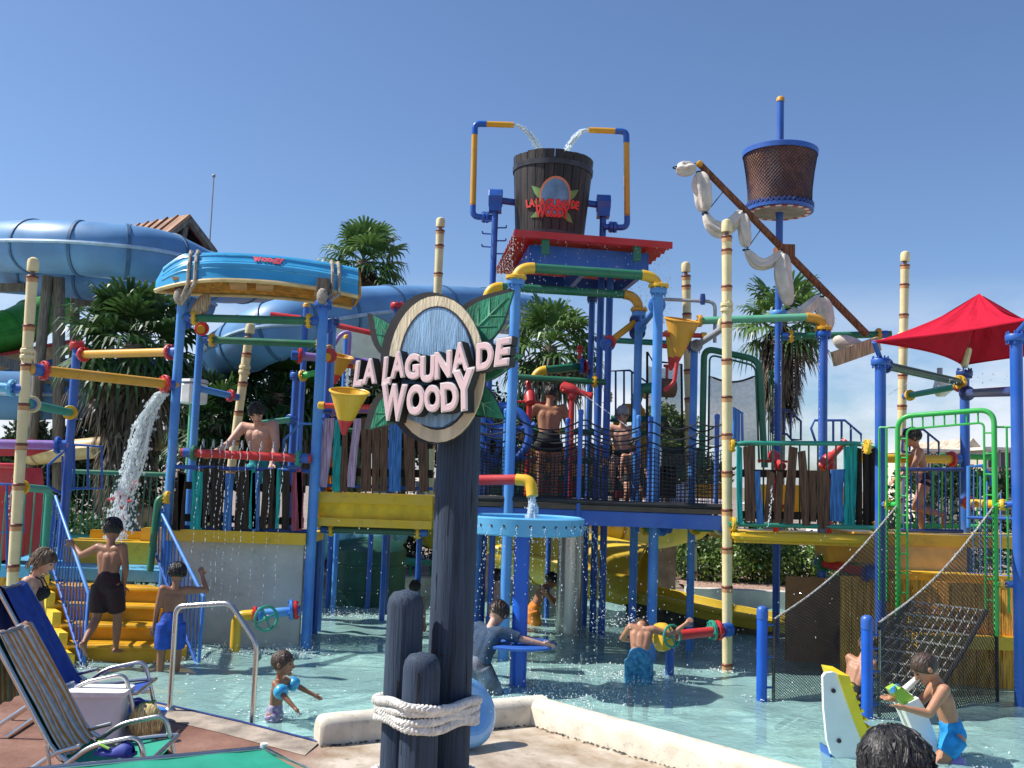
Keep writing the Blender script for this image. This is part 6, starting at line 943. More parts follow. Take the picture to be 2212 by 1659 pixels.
GS = mat('green sling cloth', (.005, .26, .17), .65, .07, 6, .2, 120); BT_ = mat('blue towel', (.012, .055, .30), .9, .12, 14, .5, 160); ST_ = [mat('towel white stripe', (.56, .52, .47), .9, .12, 20, .4, 150), mat('towel orange stripe', (.60, .22, .04), .9, .1, 20, .4, 150), mat('towel white stripe', (.62, .56, .48)), mat('towel grey stripe', (.36, .36, .40), .9, .1, 20, .4, 150), mat('towel orange stripe', (.72, .26, .04))]
fa = D(300, 1700, 6.0); beach_chair('silver folding chair with green sling and striped towel, nearest the viewer', (fa.x, 5.95, 0), rad(3), GS, ST_, towel_label='orange, white and grey striped towel over the near chair', s=.93)
fb = D(268, 1500, 7.5); beach_chair('silver folding chair with dark blue towel, behind the striped one', (fb.x, 7.5, 0), rad(5), BT_, BT_, towel_label='dark blue towel over the back of the rear folding chair', s=1.0)
# green foreground lounger
zl_ = .34; c0, c1, c2, c3 = G(-120, 1682, zl_), G(570, 1617, zl_), G(735, 1690, zl_), G(-120, 1790, zl_); GL = thing('green_lounger', 'green sling lounger across the bottom left corner', 'sun lounger', V((c0.x, c0.y, 0))); rows = []
for i in range(13):
    f_ = i/12; rows.append([c0.lerp(c1, f_).lerp(c3.lerp(c2, f_), j/6)+V((0, 0, -.03*math.sin(PI*j/6)+.004*math.sin(i*2.1))) for j in range(7)])
part('sling', MB().grid(rows), GS, GL, 0); part('frame', MB().tube([c0, c1, c2, c3], .018, 10, closed=False), CHROME, GL); part('end_piece', MB().lathe([(.022, -.02), (.022, .03)], c1, (0, 0, 1), 10), S_WHITE, GL)
for c in (c0.lerp(c1, .85), c2.lerp(c3, .1)): part('leg', MB().tube([c, V((c.x, c.y, 0))], .015, 8), CHROME, GL)
# footrest / second green chair corner
fr_ = thing('footrest', 'green sling footrest in front of the near folding chair', 'footrest', G(330, 1640, 0)); zf_ = .26; P4 = [G(255, 1600, zf_), G(325, 1592, zf_), G(372, 1634, zf_), G(300, 1668, zf_)]; part('sling', MB().grid([[P4[0].lerp(P4[1], i/6).lerp(P4[3].lerp(P4[2], i/6), j/5)-V((0, 0, .02*math.sin(PI*j/5))) for j in range(6)] for i in range(7)]), GS, fr_, 0); part('frame', MB().tube(P4, .014, 8, closed=True), BLACK, fr_)
for p in P4: part('leg', MB().tube([p, V((p.x, p.y, 0))], .012, 8), CHROME, fr_)
# translucent storage box on a crate
bx0 = G(197, 1602, 0); bxp = V((bx0.x, bx0.y+.04, .004)); BXm = mat('cloudy plastic', (.62, .68, .74), .35, .06, 3, spec=.5); SB = thing('storage_box', 'cloudy white plastic storage box between the two chairs', 'box', bxp); R = Matrix.Rotation(rad(5), 3, 'Z'); mb = MB(); hw, hd_, hh = .215, .13, .33
def rrect(w_, d_, z, r=.04):
    o = []
    for cx, cy, a0 in ((w_-r, d_-r, 0), (-w_+r, d_-r, PI/2), (-w_+r, -d_+r, PI), (w_-r, -d_+r, 1.5*PI)): o += [bxp+R @ V((cx+r*math.cos(a0+k*PI/8), cy+r*math.sin(a0+k*PI/8), z)) for k in range(5)]
    return o
ra_, rb_ = rrect(hw*.9, hd_*.9, 0), rrect(hw, hd_, hh); mb.add(ra_+rb_, [tuple(range(20))[::-1]]+[(i, (i+1) % 20, 20+(i+1) % 20, 20+i) for i in range(20)]); part('tub', mb, BXm, SB, 40); part('lid', MB().prism(rrect(hw+.02, hd_+.02, hh), (0, 0, 1), .035), mat('white box lid', (.72, .72, .72), .6, .05, 30, .4, 80), SB, 30)
# clog shoes
def clog(label, p, yaw, tilt_=0, s=1.):
    p = V(p); t = thing('clog_shoe', label, 'shoe', p, 'blue clog shoes'); R = Matrix.Rotation(yaw, 3, 'Z') @ Matrix.Rotation(tilt_, 3, 'Y'); CBl = mat('blue clog foam', (.025, .045, .28), .6, .08); CGr = mat('lime clog strap', (.30, .62, .10), .6, .08); rows = []
    for i in range(13):
        f_ = i/12; x = -.10+.24*f_; wd = .045+.012*math.sin(PI*f_)+.008*f_-(.03 if i in (0, 12) else 0); h = .03 if f_ < .42 else .03+.045*math.sin(PI*(.15+.85*(1-f_)/.58)); rows.append([p+R @ V((x*s, wd*math.cos(a)*s, max(0, (h*math.sin(a)+.012))*s)) for a in np.linspace(-.35, PI+.35, 11)])
    part('upper', MB().grid(rows), CBl, t, 60); part('sole', MB().prism([p+R @ V(((-.105+.25*f_)*s, y*(.045+.013*math.sin(PI*f_))*s, 0)) for y, fs in ((1, np.linspace(0, 1, 9)), (-1, np.linspace(1, 0, 9))) for f_ in fs], R @ V((0, 0, 1)), .022*s), CBl, t, 50); part('heel_strap', MB().tube([p+R @ V((x*s, y*s, z*s)) for x, y, z in ((.0, .05, .05), (-.06, .05, .07), (-.105, 0, .075), (-.06, -.05, .07), (.0, -.05, .05))], .009*s, 6), CGr, t)
    return t
c = G(243, 1640, .3); clog('blue clog with lime strap lying on the green sling, lower left', (c.x, c.y, .325), rad(-8), 0, .9); tb_ = D(312, 1538, 8.0); clog('blue clog with lime strap on the small table beside the steel handrail', (tb_.x, tb_.y, tb_.z+.015), rad(150), 0, 1.0)
tt = thing('side_table', 'small blue-topped folding table beside the steel handrail', 'side table', (tb_.x, tb_.y, 0)); part('top', MB().lathe([(.16, -.025), (.17, -.01), (.17, .01)], tb_, n=20), LBLUE, tt)
for a in (.6, 2.2, 3.8, 5.4): part('leg', MB().tube([tb_+V((math.cos(a)*.12, math.sin(a)*.12, -.02)), V((tb_.x+math.cos(a)*.16, tb_.y+math.sin(a)*.16, 0))], .012, 8), CHROME, tt)
bg_ = G(290, 1618, 0); m_ = MB(); m_.ball((bg_.x-.02, bg_.y+.25, .13), (.13, .09, .13)); solo('striped_bag', m_, mat('tan striped bag', (.55, .38, .16), .8, .5, 20, stretch=(9, 1, 1)), 'small tan striped beach bag under the chair arms', 'bag', loc=(bg_.x, bg_.y+.25, 0))
# ================================================================ spring rider toy in the water
RD = thing('spring_rider', 'white and yellow ride-on water toy with green handle post', 'ride-on toy', G(1850, 1640, FZ)); Yd = 8.15; WHP = mat('white toy panel', (.82, .82, .80), .35, .03, coat=.2)
pan = [(1778, 1462), (1784, 1454), (1800, 1452), (1815, 1458), (1826, 1500), (1850, 1570), (1876, 1620), (1900, 1650), (1896, 1692), (1840, 1665), (1796, 1630), (1787, 1600), (1780, 1530)]
part('side_panel', MB().prism([D(x, y, Yd) for x, y in pan][::-1], (0, 1, 0), .05), WHP, RD, 25)
cus = [(1808, 1456), (1834, 1460), (1846, 1500), (1866, 1560), (1890, 1605), (1905, 1625), (1890, 1640), (1868, 1618), (1845, 1560), (1822, 1498)]; part('cushion', MB().prism([D(x, y, Yd)+V((0, -.012, 0)) for x, y in cus][::-1], (0, 1, 0), .42), mat('yellow cushion', (.80, .60, .02), .45, .06), RD, 40)
for i in range(8):
    f_ = (i+.5)/8; q = D(1829+(1893-1829)*f_**1.25, 1470+(1618-1470)*f_, Yd); part('tread', MB().tube([q+V((.035, -.02, .0)), q+V((.035, .42, .0))], .014, 6), mat('yellow cushion', (.80, .60, .02)), RD)
for x, y in ((1800, 1492), (1812, 1600), (1860, 1650)): part('bolt', MB().lathe([(.018, 0), (.018, .012), (.01, .016)], D(x, y, Yd)+V((0, 0, 0)), (0, -1, 0), 10), BLACK, RD)
part('base', MB().prism([D(x, y, Yd)+V((0, .06, 0)) for x, y in ((1797, 1625), (1840, 1650), (1900, 1675), (1900, 1720), (1805, 1700))][::-1], (0, 1, 0), .26), BLUE, RD, 25)
part('body', MB().prism([D(x, y, Yd+.1) for x, y in ((1950, 1525), (1985, 1508), (1998, 1530), (2030, 1610), (2040, 1680), (1900, 1690), (1905, 1645), (1990, 1620))][::-1], (0, 1, 0), .22), WHP, RD, 25)
nk = [(1930, 1495), (1946, 1486), (1968, 1500), (1985, 1520), (1962, 1532), (1946, 1520)]; part('neck', MB().prism([D(x, y, Yd+.12) for x, y in nk][::-1], (0, 1, 0), .18), mat('lime toy plastic', (.30, .58, .06), .4, .05), RD, 30); part('handle', MB().tube([D(1927, 1492, Yd-.05), D(1937, 1482, Yd+.42)], .02, 10), mat('sky toy plastic', (.05, .30, .60), .4), RD); part('horn', MB().tube([D(1955, 1490, Yd+.2), D(1985, 1462, Yd+.2)], [.03, .022], 10), WHP, RD)
part('tail_ring', MB().tube(smooth([D(2036, 1668, Yd-.05), D(2050, 1650, Yd-.05), D(2068, 1645, Yd-.05), D(2082, 1665, Yd-.05)], 6), .05, 10), mat('lilac toy plastic', (.36, .26, .62), .4), RD)
# ================================================================ people
def skin(name, c): 
    m = mat(name, c, .48, .07, 7, .12, 90, spec=.45); b = m.node_tree.nodes['Principled BSDF']; s = sock(b, 'Subsurface Weight'); s.default_value = .08; sock(b, 'Subsurface Radius').default_value = (.012, .005, .003); return m
SK_L = skin('fair skin', (.56, .31, .22)); SK_M = skin('tanned skin', (.42, .20, .115)); SK_D = skin('deep tanned skin', (.30, .135, .075))
HR_D = mat('dark hair', (.012, .009, .008), .38, .3, 30, .8, 60, stretch=(1, 1, .3)); HR_B = mat('brown hair', (.045, .024, .014), .42, .3, 30, .8, 60, stretch=(1, 1, .3)); HR_L = mat('light brown hair', (.13, .085, .05), .45, .3, 30, .8, 60, stretch=(1, 1, .3)); EYE = mat('eye dark', (.015, .012, .012), .15); LIP = mat('lip', (.34, .11, .09), .5)
def cap(mb, a, b, ra, rb, n=12):
    a, b = V(a), V(b); d = b-a; L = d.length
    if L < 1e-5: mb.ball(a, ra); return
    p = [(ra*math.cos(t), ra*math.sin(t)) for t in np.linspace(-PI/2+.25, 0, 4)]+[(rb*math.cos(t), L+rb*math.sin(t)) for t in np.linspace(0, PI/2-.25, 4)]; mb.lathe(p, a, d, n)
def remesh(name, mb, m, parent, vox, sm=6):
    me = mb.mesh(name, m, ROOTLOC[parent], 0); o = link(bpy.data.objects.new(name, me)); md = o.modifiers.new('r', 'REMESH'); md.mode = 'VOXEL'; md.voxel_size = vox; md.use_smooth_shade = True; s = o.modifiers.new('s', 'SMOOTH'); s.iterations = sm; s.factor = .5
    dg = bpy.context.evaluated_depsgraph_get(); dg.update(); m2 = bpy.data.meshes.new_from_object(o.evaluated_get(dg)); o.modifiers.clear(); o.data = m2; bpy.data.meshes.remove(me)
    if not m2.materials: m2.materials.append(m)
    m2.polygons.foreach_set('use_smooth', [True]*len(m2.polygons)); o.parent = parent; ROOTLOC[o] = ROOTLOC[parent]; return o
def person(label, hip, h, yaw, torso=(0, 0), head=(0, 0), aR=((.15, 0, -1), (.1, .15, -1)), aL=((-.15, 0, -1), (-.1, .15, -1)), lR=((.04, 0, -1), (.0, 0, -1)), lL=((-.04, 0, -1), (0, 0, -1)), sk=SK_M, hair=HR_D, hlen=0, wear=(), child=True, vox=.0085, fat=1., kids=None, face=True, turn=0, buzz=False, hsc=1.):
    hip = V(hip); t = thing('person', label, 'person', hip, 'bathers in the water park'); Rz = Matrix.Rotation(yaw, 3, 'Z'); f = lambda p: hip+Rz @ V(p)
    hs = (.078 if child else .066)*hsc; tl = .285 if child else .30; Rt = Matrix.Rotation(rad(turn), 3, 'Z') @ Matrix.Rotation(rad(torso[1]), 3, 'Y') @ Matrix.Rotation(-rad(torso[0]), 3, 'X'); T = lambda x, y, z: Rt @ V((x*h, y*h, z*h)); sw = (.098 if child else .112)*fat**.5; J = {}
    for s, k in ((1, 'R'), (-1, 'L')):
        a = aR if s > 0 else aL; l = lR if s > 0 else lL; J['s'+k] = T(s*sw, .0, tl-.012); J['e'+k] = J['s'+k]+V(a[0]).normalized()*.165*h; J['w'+k] = J['e'+k]+V(a[1]).normalized()*.145*h; J['h'+k] = V((s*.052*h, 0, -.015*h)); J['k'+k] = J['h'+k]+V(l[0]).normalized()*.235*h; J['a'+k] = J['k'+k]+V(l[1]).normalized()*.235*h
    nk = T(0, -.005, tl+.01); Rh = Rt @ Matrix.Rotation(rad(head[1]), 3, 'Z') @ Matrix.Rotation(-rad(head[0]), 3, 'X'); hc = nk+Rh @ V((0, .012*h, (.045+hs*.95)*h)); H_ = lambda x, y, z: hc+Rh @ V((x*hs*h, y*hs*h, z*hs*h)); mb = MB(); C = lambda a, b, r1, r2: cap(mb, f(a), f(b), r1*h, r2*h)
    C(V((0, 0, .0)), T(0, .004, .10), .058*fat, .056*fat); C(T(0, .004, .08), T(0, .004, tl-.09), .055*fat, .060*fat)
    for s, k in ((1, 'R'), (-1, 'L')):
        C(T(s*.035, 0, -.01), T(s*.032, .003, .11), .050*fat, .045*fat); C(T(s*.032, .002, .09), T(s*.05, .004, tl-.075), .046*fat, .052*fat); C(T(s*.02, 0, tl-.035), J['s'+k], .040, .036); C(J['s'+k], J['e'+k], .036*fat**.5, .026); C(J['e'+k], J['w'+k], .0265, .0175)
        hd = (J['w'+k]-J['e'+k]).normalized(); cu_ = (hd+V((0, .12, -.12))).normalized(); pz = hd.cross(V((s, .2, .3))).normalized(); px_ = hd.cross(pz).normalized(); C(J['w'+k], J['w'+k]+hd*.03*h, .0155, .02)
        for q in range(4): b = J['w'+k]+hd*.036*h+px_*(q-1.5)*.0125*h; L = (.026, .030, .028, .022)[q]; m1 = b+hd*L*h+px_*(q-1.5)*.003*h; C(b, m1, .0068, .0062); C(m1, m1+cu_*L*.8*h, .0062, .0052)
        tb2 = J['w'+k]+hd*.012*h+px_*(-.018)*h; m1 = tb2+(hd*.6-px_*.8).normalized()*.026*h; C(tb2, m1, .0085, .007); C(m1, m1+(hd-px_*.3).normalized()*.02*h, .007, .006)
        C(J['h'+k], J['k'+k], .056*fat**.6, .036); C(J['k'+k], J['k'+k].lerp(J['a'+k], .4), .035, .034); C(J['k'+k].lerp(J['a'+k], .35), J['a'+k], .034, .020); sh_ = (J['a'+k]-J['k'+k]).normalized(); fd = (V((0, 1, 0))-sh_*sh_.y).normalized() if abs(sh_.y) < .9 else V((0, -sh_.z, sh_.y)); C(J['a'+k]-fd*.018*h+sh_*.014*h, J['a'+k]+fd*.075*h+sh_*.024*h, .019, .016); C(J['a'+k]+fd*.06*h+sh_*.026*h, J['a'+k]+fd*.105*h+sh_*.029*h, .016, .011)
    C(T(0, -.006, tl-.04), hc+Rh @ V((0, -.012*h, -.03*h)), .034, .028)
    mb.ball(f(H_(0, -.05, .1)), (hs*.80*h, hs*.98*h, hs*1.0*h), Rz @ Rh, 16, 12); mb.ball(f(H_(0, .18, -.38)), (hs*.62*h, hs*.72*h, hs*.66*h), Rz @ Rh, 14, 10)
    cap(mb, f(H_(0, .86, .12)), f(H_(0, 1.02, -.22)), hs*.09*h, hs*.15*h, 8); cap(mb, f(H_(-.2, .80, -.52)), f(H_(.2, .80, -.52)), hs*.1*h, hs*.1*h, 8); cap(mb, f(H_(0, .72, -.82)), f(H_(0, .78, -.84)), hs*.2*h, hs*.2*h, 8)
    for s in (-1, 1): mb.ball(f(H_(s*.84, -.06, -.1)), (hs*.1*h, hs*.2*h, hs*.27*h), Rz @ Rh, 8, 6); cap(mb, f(H_(s*.2, .84, .26)), f(H_(s*.5, .72, .27)), hs*.07*h, hs*.06*h, 6)
    body = remesh('body', mb, sk, t, vox)
    if face:
        for s in (-1, 1):
            part('eye', MB().ball(f(H_(s*.33, .80, .08)), (hs*.12*h, hs*.08*h, hs*.075*h), Rz @ Rh, 8, 6), EYE, t); part('eyebrow', MB().tube([f(H_(s*.16, .9, .3)), f(H_(s*.36, .88, .36)), f(H_(s*.55, .74, .29))], hs*.045*h, 5), hair, t)
        part('mouth', MB().tube([f(H_(-.26, .80, -.5)), f(H_(-.1, .90, -.52)), f(H_(.1, .90, -.52)), f(H_(.26, .80, -.5))], hs*.05*h, 6), LIP, t)
    # hair: cap of overlapping locks
    hb2 = MB(); rows = []; nu = 30
    for i in range(11):
        e = PI/2-(PI/2+.75)*i/10; row = []
        for j in range(nu+1):
            a = 2*PI*j/nu; fr2 = max(0, math.sin(a)); low = -.40-.22*(1-fr2)+.85*fr2**1.5; z = max(math.sin(e), low) if fr2 > -1 else math.sin(e); k = 1 if buzz else 1+.035*math.sin(a*9+i)+.025*math.sin(a*17-i*2); c_ = math.sqrt(max(0, 1-min(1, max(-1, math.sin(e)))**2)); c_ = max(c_, 0); zz = math.sin(e)
            if zz < low: zz = low; c_ = math.sqrt(max(0, 1-low*low))*.985
            row.append(f(H_(math.cos(a)*c_*.88*k, (math.sin(a)*c_*1.04-.05)*k-.02, zz*1.03*k+.13)))
        rows.append(row)
    ho = part('hair', MB().grid(rows), hair, t, 0)
    lk = MB(); nl = 0 if buzz else (150 if vox < .012 else 40)
    for i in range(nl):
        a = random.uniform(0, 2*PI); e = random.uniform(.05, 1.45); fr2 = max(0, math.sin(a))
        if fr2 > .3 and e < .5+.25*fr2: continue
        q = []; da = random.uniform(-.25, .25)
        for k in range(4): ee = e-.2*k; aa = a+da*k*.5; rr_ = 1.015+.015*k+random.uniform(0, .03); q.append(V((math.cos(aa)*math.cos(ee)*.88*rr_, (math.sin(aa)*math.cos(ee)*1.04-.05)*rr_-.02, math.sin(ee)*1.03*rr_+.13)))
        lk.tube([f(H_(*x)) for x in q], [hs*.05*h, hs*.05*h, hs*.04*h, hs*.008*h], 5)
    if nl == 0: lk.ball(f(H_(0, -.1, .5)), (hs*.6*h, hs*.7*h, hs*.5*h), Rz @ Rh)
    part('hair_locks', lk, hair, ho, 0, kind='stuff')
    if hlen:
        lg = MB(); dens = 420 if h > 1.4 and vox < .0082 else 90
        for i in range(dens):
            a = random.uniform(PI*.9, PI*2.1); e = random.uniform(-.1, 1.35); L = hlen*random.uniform(.75, 1.15); q = []; ph = random.uniform(0, 6); am = (.022 if random.random() < .85 else .1) if dens > 100 else .03
            for k in range(9):
                ee = e-k*.2
                if ee > -.15: z = math.sin(ee)*1.05+.13; c_ = math.cos(ee); last = (z, c_)
                else: z = last[0]-(k*.2-(e+.15))*L*.8; c_ = last[1]*1.02
                q.append(V((math.cos(a)*c_*.93+am*math.sin(ph+k*1.1), math.sin(a)*c_*1.08-.06+am*math.cos(ph*1.7+k*1.3), z)))
            r0 = .05 if dens > 100 else .07; lg.tube([f(H_(*x)) for x in q], [hs*r0*h*(1 if k < 7 else .5) for k in range(9)], 6)
        part('long_hair', lg, hair, ho, 0, kind='stuff')
    for kind, m, *o in wear:
        cb = MB(); K = lambda a, b, r1, r2, n=14: cap(cb, f(a), f(b), r1*h, r2*h, n)
        if kind in ('shorts', 'trunks'):
            ln = o[0] if o else .75; wv = .012 if kind == 'shorts' else .009
            K(V((-.03*h, 0, .0)), V((.03*h, 0, .0)), (.058+wv)*fat, (.058+wv)*fat); K(V((0, 0, -.01*h)), T(0, .003, .055), (.062+wv)*fat, (.060+wv*.7)*fat)
            for s, k in ((1, 'R'), (-1, 'L')):
                K(T(s*.035, 0, -.01), T(s*.034, .003, .05), (.054+wv*.7)*fat, (.050+wv*.6)*fat); e = J['h'+k].lerp(J['k'+k], ln); d = (e-J['h'+k]).normalized(); cb.lathe([((.060+wv)*h*fat**.6, 0), ((.052+wv*1.5)*h*fat**.4, (e-J['h'+k]).length*.6), ((.047+wv*1.4)*h*fat**.3, (e-J['h'+k]).length)], f(J['h'+k]-d*.01*h), Rz @ d, 16)
            remesh('swim_shorts', cb, m, t, max(vox, .008), 12)
        if kind == 'shirt':
            K(T(0, 0, .02), T(0, .004, .12), .066*fat, .066*fat); K(T(0, .004, .1), T(0, .004, tl-.085), .066*fat, .070*fat)
            for s, k in ((1, 'R'), (-1, 'L')): K(T(s*.038, 0, .0), T(s*.036, .003, .12), .058*fat, .054*fat); K(T(s*.034, .002, .1), T(s*.052, .004, tl-.075), .055*fat, .060*fat); K(T(s*.02, 0, tl-.035), J['s'+k], .046, .043); e = J['s'+k].lerp(J['e'+k], .85); d = (e-J['s'+k]).normalized(); cb.lathe([(.040*h, -.02*h), (.044*h, 0), (.043*h, (e-J['s'+k]).length)], f(J['s'+k]), Rz @ d, 14)
            remesh('shirt', cb, m, t, max(vox, .008), 10)
        if kind == 'bikini':
            for s in (-1, 1): cb.ball(f(T(s*.042, .05, tl-.085)), (.045*h, .05*h, .042*h), Rz @ Rt, 12, 8)
            part('bikini_top', cb, m, t, 0); bd_ = MB(); bd_.tube([f(T(.075*math.cos(a)*fat, .068*math.sin(a)*fat, tl-.1)) for a in np.linspace(0, 2*PI, 24, endpoint=False)], .008*h, 6, closed=True)
            for s in (-1, 1): bd_.tube([f(T(s*.04, .085, tl-.06)), f(T(s*.035, .05, tl+.0)), f(T(s*.02, -.02, tl+.03))], .004*h, 5)
            part('strap', bd_, m, t)
        if kind == 'armbands':
            for k in 'RL':
                d = J['e'+k]-J['s'+k]; c = J['s'+k].lerp(J['e'+k], .62); pr = [(.026*h, -.042*h), (.052*h, -.04*h), (.064*h, -.02*h), (.066*h, .0), (.064*h, .02*h), (.052*h, .04*h), (.026*h, .042*h)]; part('armband', MB().lathe(pr, f(c), Rz @ d, 18), m, t, 60)
        if kind == 'cap':
            part('cap', MB().lathe([(hs*.9*h, 0), (hs*.86*h, .035*h), (hs*.6*h, .06*h), (hs*.1*h, .075*h)], f(H_(0, -.03, .45)), Rz @ (Rh @ V((0, 0, 1))), 16), m, t, 60)
    return t
def cloth(name, c, c2=None, sc_=9): return mat(name, c, .8, .2, sc_, .4, 60, col2=c2)
S_BK = cloth('black red shorts', (.010, .009, .011), (.05, .008, .010), 14); S_BL = cloth('blue shorts', (.015, .07, .38)); S_CY = cloth('cyan trunks', (.01, .25, .60)); S_OR = cloth('orange shorts', (.62, .20, .02)); S_PT = cloth('blue patterned shorts', (.03, .13, .30), (.10, .42, .55), 26); S_NV = cloth('navy shirt', (.022, .05, .10)); S_BKB = cloth('black swimwear', (.01, .01, .012)); S_GY = cloth('grey black shorts', (.20, .24, .32), (.02, .015, .02), 7); S_AB = mat('blue armband vinyl', (.02, .22, .55), .25, .2, 14, col2=(.06, .45, .66), coat=.3); S_WH = cloth('white pattern trunks', (.5, .5, .55), (.2, .1, .3), 30)
def at(px, py, Y, z=None):
    p = D(px, py, Y)
    if z is not None: p.z = z
    return p
person('woman in a black bikini standing in the water behind the folding chairs', at(55, 1360, 9.7), 1.62, rad(-78), (4, 0), (22, -8), ((.1, -.1, -1), (.05, .25, -1)), ((-.12, .1, -1), (0, .3, -1)), sk=SK_L, hair=HR_L, hlen=1.0, wear=(('bikini', S_BKB), ('trunks', S_BKB, .12)), child=False, fat=1.12)
person('boy in black and red shorts climbing the amber stairs', at(232, 1262, 10.8), 1.42, rad(-8), (7, -3), (6, 12), ((.28, -.1, -1), (-.25, .35, -1)), ((-1, .15, -.45), (-.75, .45, .45)), ((.08, .25, -1), (.03, -.05, -1)), ((-.03, -.05, -1), (.03, -.75, -.75)), sk=SK_D, hair=HR_D, wear=(('shorts', S_BK, .88),))
person('boy in blue shorts holding the right stair rail', at(370, 1345, 10.55), 1.24, rad(22), (5, 3), (5, -10), ((.95, .25, -.05), (-.2, .55, .75)), ((-.2, .0, -1), (-.1, .1, -1)), ((.05, .1, -1), (0, -.1, -1)), ((-.05, 0, -1), (0, 0, -1)), sk=SK_D, hair=HR_D, hlen=.3, wear=(('shorts', S_BL, .9),))
person('bare-chested man leaning on the red drip pipe', at(570, 1003, 12.75), 1.74, rad(168), (17, 4), (28, 22), ((.42, .55, -.85), (.35, .75, -.45)), ((-.3, .25, -1), (-.05, .55, -1)), sk=SK_L, hair=HR_D, wear=(('shorts', cloth('turquoise shorts', (.02, .30, .34)), .7),), child=False, fat=1.15)
person('toddler with blue armbands wading in the shallow water', at(592, 1540, 8.8), .98, rad(-97), (7, 0), (-2, 0), ((.55, .75, -.55), (.25, .8, -.6)), ((-.5, .85, -.5), (-.15, 1, -.5)), ((.05, .3, -1), (0, -.1, -1)), ((-.05, .1, -1), (0, -.3, -1)), sk=SK_D, hair=HR_B, wear=(('armbands', S_AB), ('trunks', S_WH, .3)), vox=.0065, buzz=True, hsc=1.28)
person('boy in a wet navy shirt leaning on the blue hand disc', at(1030, 1440, 10.15), 1.42, rad(-28), (24, 4), (16, 10), ((.9, .45, -.30), (.88, .5, -.2)), ((-.45, .2, -.9), (.1, .5, -.8)), ((.45, .25, -1), (.25, -.3, -1)), ((-.2, .0, -1), (0, -.1, -1)), sk=SK_L, hair=HR_B, wear=(('shirt', S_NV), ('shorts', S_GY, .95)), turn=-10)
person('boy in orange shorts bending forward beside the steel column', at(1150, 1318, 15.1), 1.30, rad(-82), (26, 0), (18, -15), ((.15, .55, -.85), (.1, .8, -.6)), ((-.15, .7, -.7), (0, .9, -.4)), ((.05, .25, -1), (0, -.25, -1)), ((-.05, -.1, -1), (0, -.3, -1)), sk=SK_D, hair=HR_D, wear=(('shorts', S_OR, .85),), vox=.011)
person('boy in blue patterned shorts turning the teal hand wheel, head bowed', at(1380, 1425, 10.95), 1.26, rad(-14), (24, 2), (80, 10), ((.95, .25, -.25), (.75, .3, .62)), ((-.5, .5, -.7), (.2, .9, -.2)), ((.05, .05, -1), (0, 0, -1)), ((-.05, .02, -1), (0, 0, -1)), sk=SK_M, hair=HR_B, wear=(('shorts', S_PT, .85),))
person('man seen from behind on the tower between the red cannons', at(1185, 955, 14.3), 1.74, rad(4), (6, 0), (12, -20), ((.35, .05, -1), (.25, .35, -1)), ((-.4, .25, -.8), (-.1, .7, -.6)), sk=SK_M, hair=HR_D, wear=(('trunks', S_BKB, .3),), child=False, vox=.014, face=False, fat=1.1)
person('seated woman with grey cap on the tower behind the net', at(1344, 990, 14.2), 1.5, rad(170), (6, 0), (20, 0), ((.2, .3, -1), (.0, .5, -1)), ((-.2, .3, -1), (.0, .6, -.9)), ((.1, 1, -.25), (0, .1, -1)), ((-.1, 1, -.25), (0, .1, -1)), sk=SK_L, hair=HR_L, wear=(('cap', GREY), ('trunks', S_BKB, .2)), child=False, vox=.013)
person('child crouching behind the net beside the seated woman', at(1362, 1035, 13.6), 1.15, rad(185), (12, 0), (10, 20), ((.3, .4, -.8), (.1, .6, -.6)), ((-.3, .4, -.8), (.0, .6, -.6)), ((.1, .8, -.5), (0, -.3, -1)), ((-.1, .8, -.5), (0, -.3, -1)), sk=SK_M, hair=HR_D, wear=(('trunks', S_BKB, .4),), vox=.013)
person('boy in black swim briefs running along the right upper deck', at(1996, 1040, 12.75), 1.40, rad(80), (12, 0), (5, 0), ((.2, .25, -1), (.1, .75, -.6)), ((-.15, .35, -.9), (.0, .75, -.7)), ((.04, .12, -1), (.0, -.15, -1)), ((-.04, .35, -.9), (.0, -1, -.25)), sk=SK_M, hair=HR_D, wear=(('trunks', S_BK, .14),), vox=.0095)
person('wet-haired boy crouching behind the near blue net post', at(1838, 1500, 9.95), 1.25, rad(-48), (24, 6), (10, -20), ((.3, .4, -.8), (.1, .7, -.5)), ((-.2, .45, -.8), (.1, .7, -.4)), sk=SK_M, hair=HR_L, wear=(('trunks', S_BKB, .3),))
person('boy in cyan trunks gripping the handle of the ride-on toy', at(2060, 1585, 8.15), 1.36, rad(78), (15, 0), (26, 8), ((.2, .55, -.75), (-.2, 1, .12)), ((-.15, .5, -.75), (-.25, .95, .2)), ((.1, .15, -1), (.0, -.15, -1)), ((-.15, .55, -.8), (.0, -.2, -1)), sk=SK_M, hair=HR_B, wear=(('trunks', S_CY, .5),), vox=.0068, buzz=True)
person('dark-haired person seen from behind at the bottom right corner', at(1957, 1600, 2.62, .69), 1.42, rad(10), (3, 0), (6, 0), sk=SK_M, hair=mat('wet black hair', (.006, .005, .005), .5, .3, 40, .2, 90, stretch=(1, 1, .25)), hlen=1.1, wear=(('trunks', S_BKB, .3),), child=False, vox=.008)
person('child with raised arm half hidden behind the blue column', at(1072, 1330, 13.2), 1.2, rad(20), (3, 0), (0, 0), ((.1, .1, -1), (0, .2, -1)), ((-.08, .1, 1), (.06, .05, 1)), sk=SK_L, hair=HR_B, wear=(('trunks', S_BL, .5),), vox=.012, face=False)
person('child with dark hair just showing beside the tall bollard', at(893, 1345, 13.6), 1.12, rad(10), sk=SK_M, hair=HR_D, wear=(('trunks', S_OR, .5),), vox=.013, face=False)
